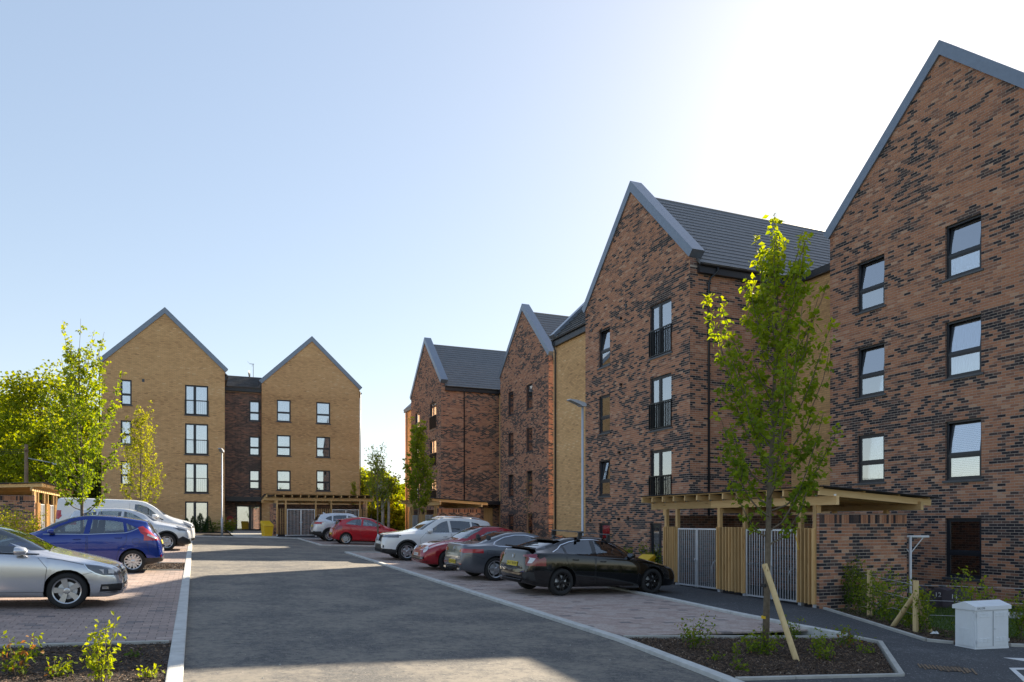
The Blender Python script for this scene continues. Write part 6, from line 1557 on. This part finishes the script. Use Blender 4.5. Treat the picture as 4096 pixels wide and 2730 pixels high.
# --- young trees
t = sapling('young_tree', G3(7.8, 8.8), 6.2, 'tall young maple in the near right bed, tied to a leaning stake', crown=.26, rad=1.1, nb=52, per=10, size=.09, seed=3, dens=1.25)
mb = MB(); mb.bar((.30, -.3, 1.75), (.34, -.32, 1.55), .03, .004); mb.build('plant_label', M['yellow'], t)
mb = MB(); mb.tube([(0, 0, .99), (0, 0, 1.04)], .062, 10); mb.build('tree_tie', M['trim_black'], t)
mb = MB(); mb.tube([(0, 0, .52), (0, 0, .56)], .057, 10); mb.build('plant_tape', M['yellow'], t)
sb = on_g(3205, 2658); a, b = Vector((sb.x, sb.y, sb.z - .15)), Vector((7.72, 8.72, gz(7.8, 8.8) + 1.33)); mb = MB(); mb.tube([a, b], .042, 10); o = mb.build('tree_stake', M['stake']); tag(o, 'leaning round wooden stake propping the young maple in the near right bed', 'stake')
t = sapling('young_tree', G3(-2.95, 24.6), 6.25, 'young maple in the left bed behind the blue hatchback', crown=.24, rad=1.3, nb=60, per=9, size=.105, seed=8, dens=1.1, tone_top=.1)
mb = MB(); mb.bar((.5, -.3, 2.0), (.42, -.3, 1.75), .04, .004); mb.build('plant_label', M['yellow'], t)
sapling('young_tree', G3(-2.4, 40.2), 6.4, 'golden leaved young tree in front of the left buff gable', crown=.2, rad=1.2, nb=56, per=8, size=.10, m=M['leaf_yellow'], seed=12)
sapling('young_tree', G3(8.45, 37.2), 5.1, 'sparse young tree with small dark leaves rising behind the bright red car', crown=.36, rad=.85, nb=36, per=3, size=.10, seed=15, dens=1.0)
sapling('young_tree', G3(11.5, 40.6), 6.9, 'dense narrow young tree in front of the far red brick gable', crown=.28, rad=.95, nb=64, per=10, size=.13, seed=18, dens=1.2, tone_top=.15)
sapling('young_tree', G3(17.6, 39.3), 4.4, 'thin nearly bare whip tree in front of the second red gable', crown=.4, rad=.45, nb=12, per=1, size=.06, seed=21, dens=.6)
sapling('young_tree', G3(12.2, 56), 4.6, 'small sunlit yellow green tree in the gap between the buildings', crown=.28, rad=1.0, nb=36, per=6, size=.11, m=M['leaf_yellow'], seed=24)
sapling('young_tree', G3(11.2, 57.6), 4.2, 'narrow yellow green column tree at the corner of the right buff gable', crown=.05, rad=.45, nb=40, per=7, size=.10, m=M['leaf_yellow'], seed=25)
# --- trees beyond
LW = ['broad ash tree at the far left edge beyond the long store', 'tall leafy ash tree left of the buff block with a rounded top', 'leafy tree filling the space just left of the buff block', 'lower spreading tree behind the long store', 'dark tree far left behind the utility pole', 'low bushy tree behind the van']
for i, (px, d, H, rd, tn) in enumerate([(40, 76, 14.5, 5.4, .05), (165, 72, 15.8, 5.2, .08), (345, 66, 12.2, 4.0, .12), (215, 60, 8.5, 4.0, .1), (95, 92, 12, 6, -.25), (390, 60, 7, 2.6, .1)]):
    p = ray(px) * d; wood_tree('ash_tree', G3(p.x, p.y), H, rd, LW[i], 'trees left of the buff block', seed=40 + i, n=11000 if i < 3 else 6000, size=.30, tone=tn, base=.10, blobs=46 if i < 3 else 26)
RW = ['sunlit bushy tree touching the right buff gable', 'leafy tree in the middle of the gap behind the birch', 'bright tree beside the far buff link in the gap', 'dark tree rising behind the gap', 'low sunlit bush tree at the foot of the gap', 'dark low tree in the gap behind the small yellow tree', 'hazy tree farthest back in the gap']
for i, (px, d, H, rd, tn) in enumerate([(1460, 78, 6.6, 3.0, .15), (1535, 72, 6.4, 2.4, .0), (1625, 78, 5.6, 2.6, .15), (1575, 100, 7.0, 4.5, -.2), (1500, 66, 3.2, 2.2, .05), (1600, 66, 3.6, 2.0, .15), (1430, 110, 8, 5, -.1)]):
    p = ray(px) * d; wood_tree('woodland_tree', G3(p.x, p.y), H, rd, RW[i], 'trees in the gap between the buildings', seed=60 + i, n=4500, size=.30, tone=tn, base=.02)
p = ray(1530) * 58; b = wood_tree('birch_tree', G3(p.x, p.y), 6.6, 1.6, 'white trunked birch in the gap between the buildings', seed=80, n=1500, size=.16, bark='birch', base=.35, blobs=14)
mb = MB(); mb.tube([(.45, 0, -.4), (.5, 0, 2), (.4, .1, 4.5)], [.12, .1, .06], 8); mb.build('trunk', M['birch'], b, smooth=True)
# --- hedge whips behind the near path
ORD = ['first', 'second', 'third', 'fourth', 'fifth', 'sixth', 'seventh', 'eighth', 'ninth', 'tenth', 'eleventh', 'twelfth', 'thirteenth', 'fourteenth', 'fifteenth', 'sixteenth', 'seventeenth', 'eighteenth']
k = 0
for i in range(17):
    f = i / 16
    if f < .55: g = f / .55; x, y = 13.55 - 1.35 * g, 12.3 - 2.9 * g
    else: g = (f - .55) / .45; x, y = 12.35 + 2.9 * g, 9.15 - .75 * g
    if math.hypot(x - 11.7, y - 8.3) < .5: continue
    h = random.uniform(.85, 1.3); shrub('hedge_plant', G3(x + random.uniform(-.1, .1), y + random.uniform(-.12, .12)), h, .22, f'slim leafy hedge plant, {ORD[k]} from the brick end of the near store', 'young hedge plants by the path', 100 + i, 230, .065, stems=4, upright=1.6, tone=.12); k += 1
for i, (px_, py_) in enumerate([(3430, 2420), (3390, 2440)]):
    q_ = on_y(px_, py_, 12.9); shrub('climbing_shrub', (q_.x, 12.86, gz(q_.x, 12.9)), 1.45 - .35 * i, .2, ['dark leafy climber against the brick end of the near store', 'small dark shrub at the corner of the near store'][i], None, 130 + i, 520, .06, stems=7, upright=1.5, tone=-.1)
# --- plants in the near right bed
for i, (px_, py_, h, rd, n, red, lb) in enumerate([(2780, 2605, .55, .24, 330, .05, 'two-tiered shrub with a few red leaves, leftmost in the near right bed'), (3040, 2625, .42, .30, 420, .02, 'bushy green shrub at the foot of the young maple'), (3170, 2575, .45, .16, 150, 0, 'slim green shrub behind the leaning stake'), (3285, 2625, .32, .24, 200, 0, 'pale green low shrub right of the leaning stake'), (3385, 2600, .36, .26, 170, .12, 'twiggy shrub near the right corner of the near bed'),
        (2945, 2660, .30, .05, 40, 0, 'thin seedling in the middle of the near right bed'), (2870, 2652, .14, .12, 36, .0, 'tiny yellow seedling in the near right bed'), (3470, 2620, .13, .2, 60, 0, 'low weed at the right end of the near bed'), (2965, 2690, .12, .14, 60, 0, 'low weed at the front of the near right bed'), (3300, 2650, .2, .2, 120, .05, 'low spreading plant in front of the pale green shrub')]):
    g = on_g(px_, py_); shrub('bed_plant', (g.x, g.y, g.z + .03), h, rd, lb, 'plants in the near right bed', 150 + i, n, .05, stems=5, red=red)
# --- plants in the near left bed
for i, (px_, py_, h, rd, n, red, lb, mm) in enumerate([(400, 2760, .72, .17, 300, .06, 'tall bright yellow green shrub in the near left bed', 'leaf'), (70, 2715, .42, .22, 170, .25, 'reddish brown shrub at the left edge of the near bed', 'leaf_shrub'), (530, 2640, .10, .08, 30, 0, 'small grass tuft in the near left bed by the edging', 'grass'), (230, 2720, .18, .2, 90, .05, 'low weed beside the tall yellow green shrub', 'leaf_shrub'), (590, 2725, .14, .12, 50, 0, 'low weed by the kerb in the near left bed', 'leaf'), (120, 2640, .12, .16, 60, 0, 'faint low weed under the paving edge on the left', 'leaf_shrub')]):
    g = on_g(px_, py_); shrub('bed_plant', (g.x, g.y, g.z + .03), h, rd, lb, 'plants in the near left bed', 170 + i, n, .055, stems=5, red=red, m=M[mm], tone=.3)
# --- shrubs at the left, at the walls
for i, (x, y, h) in enumerate([(-7.6, 37.6, 1.5), (-7.0, 36.9, 1.6), (-6.5, 37.8, 1.4), (-8.3, 36.4, 1.5)]):
    shrub('golden_shrub', G3(x, y), h, .55, ['golden green bush before the long store, right of the leftmost', 'golden green bush in the middle before the long store', 'golden green bush nearest the long store gates', 'golden green bush at the very left edge'][i], 'bushes before the long store', 190 + i, 620, .09, m=M['leaf_yellow'], stems=9)
for i in range(11):
    y = 21.6 + i * .62; shrub('wall_shrub', G3(14.7 + random.uniform(-.25, .3), y), random.uniform(.8, 1.35), .24, f'upright green shrub at the wall behind the black hatchback, {ORD[i]} from the store', 'shrubs along the near red wall', 210 + i, 240, .075, stems=5, upright=1.5)
for i in range(9):
    y = 40.8 + i * .8; shrub('wall_shrub', G3(18.6 + random.uniform(-.25, .3), y), random.uniform(.6, 1.0), .32, f'low green shrub at the second red gable, {ORD[i]} counting away from the road end', 'shrubs along the second red gable', 230 + i, 200, .10, stems=5)
for i, px_ in enumerate((745, 773, 801, 834)):
    p = ray(px_); d = 55.2 / p.y; conifer(G3(p.x * d, 55.2), (.95, 1.1, 1.35, 1.1)[i], (.3, .36, .42, .38)[i], ['dwarf conifer nearest the van at the left buff gable', 'second dwarf conifer from the van', 'tallest dwarf conifer before the patio doors', 'dwarf conifer nearest the far lamp column'][i], 250 + i)
for i, px_ in enumerate((862, 905, 925)):
    p = ray(px_); d = 56 / p.y; shrub('wall_shrub', G3(p.x * d, 56), (.9, 1.2, 1.0)[i], .4, ['loose green shrub left of the far lamp column', 'green shrub right of the far lamp column', 'green shrub by the entrance paving'][i], 'shrubs by the entrance', 260 + i, 260, .11, stems=6)
# ------------------------------------------------------------------ street furniture and small things
# green-grey street cabinet
cb = empty('street_cabinet', (11.43, 8.12, gz(11.43, 8.12)), R(-2), 'pale grey metal street cabinet with louvred doors beside the path', 'cabinet')
w_, d_, zt, zl = .77, .36, .70, -.06
m = MB(); m.box(0, 0, -.12, w_, d_, .06); m.build('plinth', M['cabinet'], cb)
m = MB(); m.box(.006, .006, .06, w_ - .006, d_ - .006, zt - .02); m.build('body', M['cabinet'], cb)
m = MB(); m.prism([(-.025, zt - .03), (-.025, zt + .03), (d_ / 2, zt + .10), (d_ + .025, zt + .03), (d_ + .025, zt - .03)], -.025, w_ + .025, lambda a, b, e: (e, a, b)); m.build('lid', M['cabinet'], cb)
for x0, x1 in ((.035, .385), (.395, .74)):
    m = MB(); m.box(x0, -.010, .085, x1, .006, zt - .05); dr = m.build('door', M['cabinet'], cb)
    for zz in (.16, .56):
        for cx in (.26, .5, .74):
            for k in range(3): q = MB(); c = x0 + (x1 - x0) * cx; q.bar((c - .034, -.012, zz + k * .025), (c + .034, -.012, zz + k * .025), .012, .010); q.build('louvre', M['cabinet'], dr)
    m = MB()
    hx = x0 - .004 if x0 < .2 else x1 + .004
    for zz in (.14, .56): q = MB(); q.tube([(hx, -.014, zz), (hx, -.014, zz + .05)], .011, 6); q.build('hinge', M['galv'], dr)
m = MB(); m.bar((.39, -.012, .085), (.39, -.012, zt - .05), .006, .004); m.build('door_gap', M['cab_line'], cb)
m = MB(); m.tube([(.43, -.008, .36), (.43, -.022, .36)], .012, 8); m.build('lock', M['galv'], cb)
m = MB(); m.box(-.008, .03, .085, .006, d_ - .03, zt - .05); sp_ = m.build('side_panel', M['cabinet'], cb)
for cy in (.35, .65):
    for k in range(13): q = MB(); c = d_ * cy; q.bar((-.010, c - .038, .10 + k * .022), (-.010, c + .038, .10 + k * .022), .010, .010); q.build('louvre', M['cabinet'], sp_)
t = mobj('lettering', text_mesh('GKL1270', .045, M['black_ink']), cb); t.location = (.10, -.0262, zt + .0); t.rotation_euler = (R(90), 0, 0)
# lamp columns
def lamp(loc, H, face, label):
    r_ = empty('lamp_column', loc, face, label, 'street lamp', 'lamp columns'); m = MB(); m.tube([(0, 0, -.2), (0, 0, 1.1), (0, 0, 1.15), (0, 0, H)], [.07, .07, .042, .038], 12); m.build('column', M['lamp_grey'], r_, smooth=True)
    m = MB(); m.box(.05, -.05, .35, .075, .05, .8); m.build('access_door', M['lamp_grey'], r_)
    m = MB(); P = []
    m.prism([(.08, -.03), (-.08, -.04), (-.14, .0), (-.46, .10), (-.58, .14), (-.56, .17), (-.3, .16), (.0, .10), (.08, .06)], -.12, .12, lambda a, b, e: (a, e * (1 - .25 * abs(a)), H + b)); hd = m.build('lamp_head', M['lamp_grey'], r_)
    m = MB(); m.poly([(-.18, -.08, H + .005), (-.18, .08, H + .005), (-.5, .07, H + .105), (-.5, -.07, H + .105)]); m.build('lamp_lens', M['lens_white'], hd, fix=False)
lamp(G3(12.0, 22.3), 5.7, R(8), 'grey lamp column standing before the pale buff link on the right')
g = on_g(888, 2145); lamp((g.x, g.y, g.z), 5.25, R(75), 'grey lamp column before the left buff gable')
# utility pole with wires
p = ray(105) * 50; up_ = empty('utility_pole', G3(p.x, p.y), 0, 'wooden utility pole with wires in front of the left trees', 'pole'); hz = 7.1 - gz(p.x, p.y)
m = MB(); m.tube([(0, 0, -.5), (0, 0, hz)], [.15, .10], 10); m.build('pole', M['pole'], up_, smooth=True)
m = MB(); m.box(-.06, -.5, hz - .45, .06, .5, hz - .35); m.build('cross_arm', M['pole'], up_)
for k in range(3):
    m = MB(); z0 = hz - .35 - .12 * k; pts = [(-35 * t, -4 * t, z0 - 2.2 * t * (1 - t) + .5 * t) for t in [i / 14 for i in range(15)]]; m.tube(pts, .015, 4); m.build('wire', M['trim_black'], up_)
m = MB(); m.tube([(0, 0, hz - .9), (1.6, .2, hz - 1.2)], .03, 6); m.box(1.5, .1, hz - 1.28, 2.3, .35, hz - 1.16); m.build('lamp_arm', M['lamp_grey'], up_)
# clothes pole
p = ray(3641); d = 16.2 / p.x; q = (16.2, p.y * d); cp = empty('clothes_pole', G3(*q), 0, 'white T-topped clothes pole on the lawn beside the near store', 'pole')
tp_ = 1.56 - gz(*q); m = MB(); m.tube([(0, 0, -.3), (0, 0, tp_)], .035, 10); m.build('post', M['white_post'], cp, smooth=True)
m = MB(); m.tube([(-.3, .28, tp_), (.3, -.28, tp_)], .03, 10); m.build('crossbar', M['white_post'], cp, smooth=True)
for s_ in (1, -1): m = MB(); m.bar((0, 0, tp_ - .42), (.22 * s_, -.2 * s_, tp_), .035, .02); m.build('brace', M['white_post'], cp)
# yellow grit bins
def grit(loc, rz, label, s=1.0):
    r_ = empty('grit_bin', loc, rz, label, 'grit bin', 'yellow grit bins'); r_.scale = (s * .62, s * .75, s * .9); m = MB(); a = [(-.32, -.25), (.32, -.25), (.32, .25), (-.32, .25)]; b = [(-.40, -.30), (.40, -.30), (.40, .30), (-.40, .30)]
    m.add([(x, y, 0) for x, y in a] + [(b[0][0], b[0][1], .55), (b[1][0], b[1][1], .55), (b[2][0], b[2][1], .75), (b[3][0], b[3][1], .75)], [(0, 3, 2, 1), (0, 1, 5, 4), (1, 2, 6, 5), (2, 3, 7, 6), (3, 0, 4, 7), (4, 5, 6, 7)]); m.build('tub', M['yellow'], r_)
    m = MB(); b = [(-.43, -.34, .56), (.43, -.34, .56), (.43, .33, .78), (-.43, .33, .78)]; m.add(b + [(x * .9, y * .85, z + .10) for x, y, z in b], [(0, 3, 2, 1), (4, 5, 6, 7), (0, 1, 5, 4), (1, 2, 6, 5), (2, 3, 7, 6), (3, 0, 4, 7)]); m.build('lid', M['yellow'], r_)
g = on_g(1068, 2147); grit((g.x, g.y, g.z + .03), R(20), 'yellow grit bin beside the entrance paving of the buff block', 1.25)
grit(G3(13.05, 20.15, .05), R(-70), 'yellow grit bin half hidden behind the black hatchback', 1.0)
# red sign by the entrance
p = on_y(920, 2085, 60.9); m = MB(); m.prism([(.30 * math.cos(t) if abs(math.cos(t)) < .8 else .26 * (1 if math.cos(t) > 0 else -1), .40 * math.sin(t)) for t in [2 * math.pi * k / 20 for k in range(20)]], 0, .05, lambda a, b, e: (a, e, b)); o = m.build('red_notice', M['red_sign']); o.location = (p.x, 60.9, p.z); tag(o, 'red rounded notice board standing left of the entrance doors', 'sign')
for zz, ww in ((.06, .2), (-.04, .14)): m = MB(); m.box(-ww / 2, -.012, zz - .02, ww / 2, -.002, zz + .02); m.build('print_line', M['white_ink'], o)
m = MB(); m.box(-.025, .01, gz(p.x, 60.9) - p.z, .025, .045, -.35); m.build('post', M['rail'], o)
# post and wire fence along the hedge
fp = [(3478, 2430, 1.02), (3663, 2535, .98)]
for i, (px_, py_, h) in enumerate(fp):
    g = on_g(px_, py_ + (40 if i == 0 else 0)); m = MB(); m.tube([(0, 0, -.3), (0, 0, h)], .052, 10); o = m.build('fence_post', M['stake']); o.location = g; tag(o, ['round wooden fence post by the brick end of the near store', 'braced round wooden fence post beside the cabinet'][i], 'post', 'round fence posts')
    fp[i] = (g.x, g.y, g.z)
A = Vector(fp[1]); 
for i, e in enumerate([on_g(3555, 2510), on_g(3735, 2540)]):
    m = MB(); m.tube([Vector((e.x, e.y, e.z - .1)), A + Vector((0, .02, .72))], .045, 10); o = m.build('fence_brace', M['stake']); tag(o, ['diagonal timber brace leaning left of the braced fence post', 'diagonal timber brace leaning right of the braced fence post'][i], 'brace', 'fence braces')
for z in (.35, .62, .9):
    m = MB(); m.tube([Vector(fp[0]) + Vector((0, 0, z)), A + Vector((0, 0, z))] + [Vector((16.5, 8.2, gz(16.5, 8.2) + z))], .004, 4); o = m.build('fence_wire', M['galv']); tag(o, {.35: 'lowest thin wire strung along the hedge plants', .62: 'middle thin wire strung along the hedge plants', .9: 'top thin wire strung along the hedge plants'}[z], 'wire', 'hedge wires')
# low rounded bins with white numbers by the wall
for i, (px_, lb) in enumerate([(3650, 'low dark bin behind the clothes pole'), (3765, 'low dark bin with a white number behind the hedge'), (3830, 'low dark bin partly behind the cabinet')]):
    p = ray(px_); d = 17.6 / p.x; x, y = 17.6, p.y * d
    b = empty('refuse_bin', G3(x, y), R(20), lb, 'bin', 'dark bins on the slab'); m = MB(); n = 12; V = []
    prof = [(-.26, 0), (-.28, .3)] + [(.28 * math.cos(math.pi - t), .3 + .17 * math.sin(t)) for t in [math.pi * k / 8 for k in range(1, 8)]] + [(.28, .3), (.26, 0)]
    m.prism(prof, -.24, .24, lambda a, c, e: (e, a, c)); m.build('shell', M['bin'], b)
    tm_ = text_mesh('12' if i == 1 else '10' if i == 0 else '14', .16, M['white_ink']); o = mobj('number', tm_, b); o.location = (-.2405, 0, .3); o.rotation_euler = (R(90), 0, R(-90))
sheet('slab_path', [(16.9, 9), (18.2, 9), (18.2, 12.5), (16.9, 12.5)], .03, M['slab'])
# white litter, road paint, manhole and mud print
g = on_g(3740, 2546); m = MB(); n = 16
V = [(.09 * math.cos(t) * (1 + .3 * math.sin(3 * t)), .06 * math.sin(t), .0) for t in [2 * math.pi * k / n for k in range(n)]] + [(.05 * math.cos(t), .03 * math.sin(t), .035 + .012 * math.sin(4 * t)) for t in [2 * math.pi * k / n for k in range(n)]]
m.add(V, [(j, (j + 1) % n, n + (j + 1) % n, n + j) for j in range(n)] + [tuple(range(n, 2 * n))]); o = m.build('paper_litter', M['white_ink'], smooth=True); o.location = (g.x, g.y, g.z + .05); tag(o, 'crumpled white paper on the mulch beside the cabinet', 'litter')
def flat_px(name, pts, dz, mm, label=None, cat=None):
    P = [on_g(*q) for q in pts]; m = MB(); c = Vector((P[0].x, P[0].y, gz(P[0].x, P[0].y))); lo = [Vector((p.x, p.y, gz(p.x, p.y) + dz)) - c for p in P]; hi = [v + Vector((0, 0, .004)) for v in lo]; k = len(P)
    m.add(lo + hi, [tuple(range(k))[::-1], tuple(range(k, 2 * k))] + [(i, (i + 1) % k, k + (i + 1) % k, k + i) for i in range(k)]); o = m.build(name, mm); o.location = c
    return tag(o, label, cat) if label else tag(o, kind='structure')
flat_px('road_marking', [(4015, 2646), (4096, 2649), (4220, 2656), (4220, 2672), (4096, 2660)], .052, M['white_line'])
flat_px('road_marking', [(4036, 2688), (4150, 2688), (4150, 2695), (4062, 2695), (4120, 2745), (4095, 2745)], .052, M['white_line'])
mc = flat_px('manhole_cover', [(3745, 2683), (3835, 2680), (3880, 2700), (3780, 2704)], .053, M['iron'], 'muddy cast iron access cover set in the near path', 'cover')
md = None
for i in range(15):
    f = i / 14; x0 = 3665 + 215 * f; y0 = 2673 + 20 * f
    j_ = random.uniform(-4, 4); w_ = random.uniform(4, 9); e_ = random.uniform(14, 24); pts = [(x0 + j_, y0), (x0 + j_ + w_, y0 - 1), (x0 + e_ + w_, y0 + e_), (x0 + e_, y0 + e_ + 1)]
    P = [on_g(*q) for q in pts]; m = MB(); k = 4
    lo = [Vector((p.x, p.y, gz(p.x, p.y) + .058)) for p in P]; hi = [v + Vector((0, 0, .003)) for v in lo]
    m.add(lo + hi, [tuple(range(k))[::-1], tuple(range(k, 2 * k))] + [(j, (j + 1) % k, k + (j + 1) % k, k + j) for j in range(k)])
    o = m.build('mud_print' if md is None else 'tread_mark', M['mud'])
    if md is None: md = o; tag(o, 'brown tyre tread print of dried mud across the near path', 'mud')
    else: o.parent = md
# small pale stones on the road
for i in range(12):
    g = on_g(random.uniform(720, 2600), random.uniform(2330, 2720))
    if -.05 < g.x < 6.0:
        m = MB(); s_ = random.uniform(.008, .018); m.add([(s_, 0, 0), (0, s_, 0), (-s_, 0, 0), (0, -s_ * .7, 0), (0, 0, s_ * .8)], [(0, 1, 4), (1, 2, 4), (2, 3, 4), (3, 0, 4)]); o = m.build('stone', M['slab']); o.location = (g.x, g.y, gz(g.x, g.y)); tag(o, 'tiny pale stone lying loose on the asphalt road', 'stone', 'loose stones on the road')
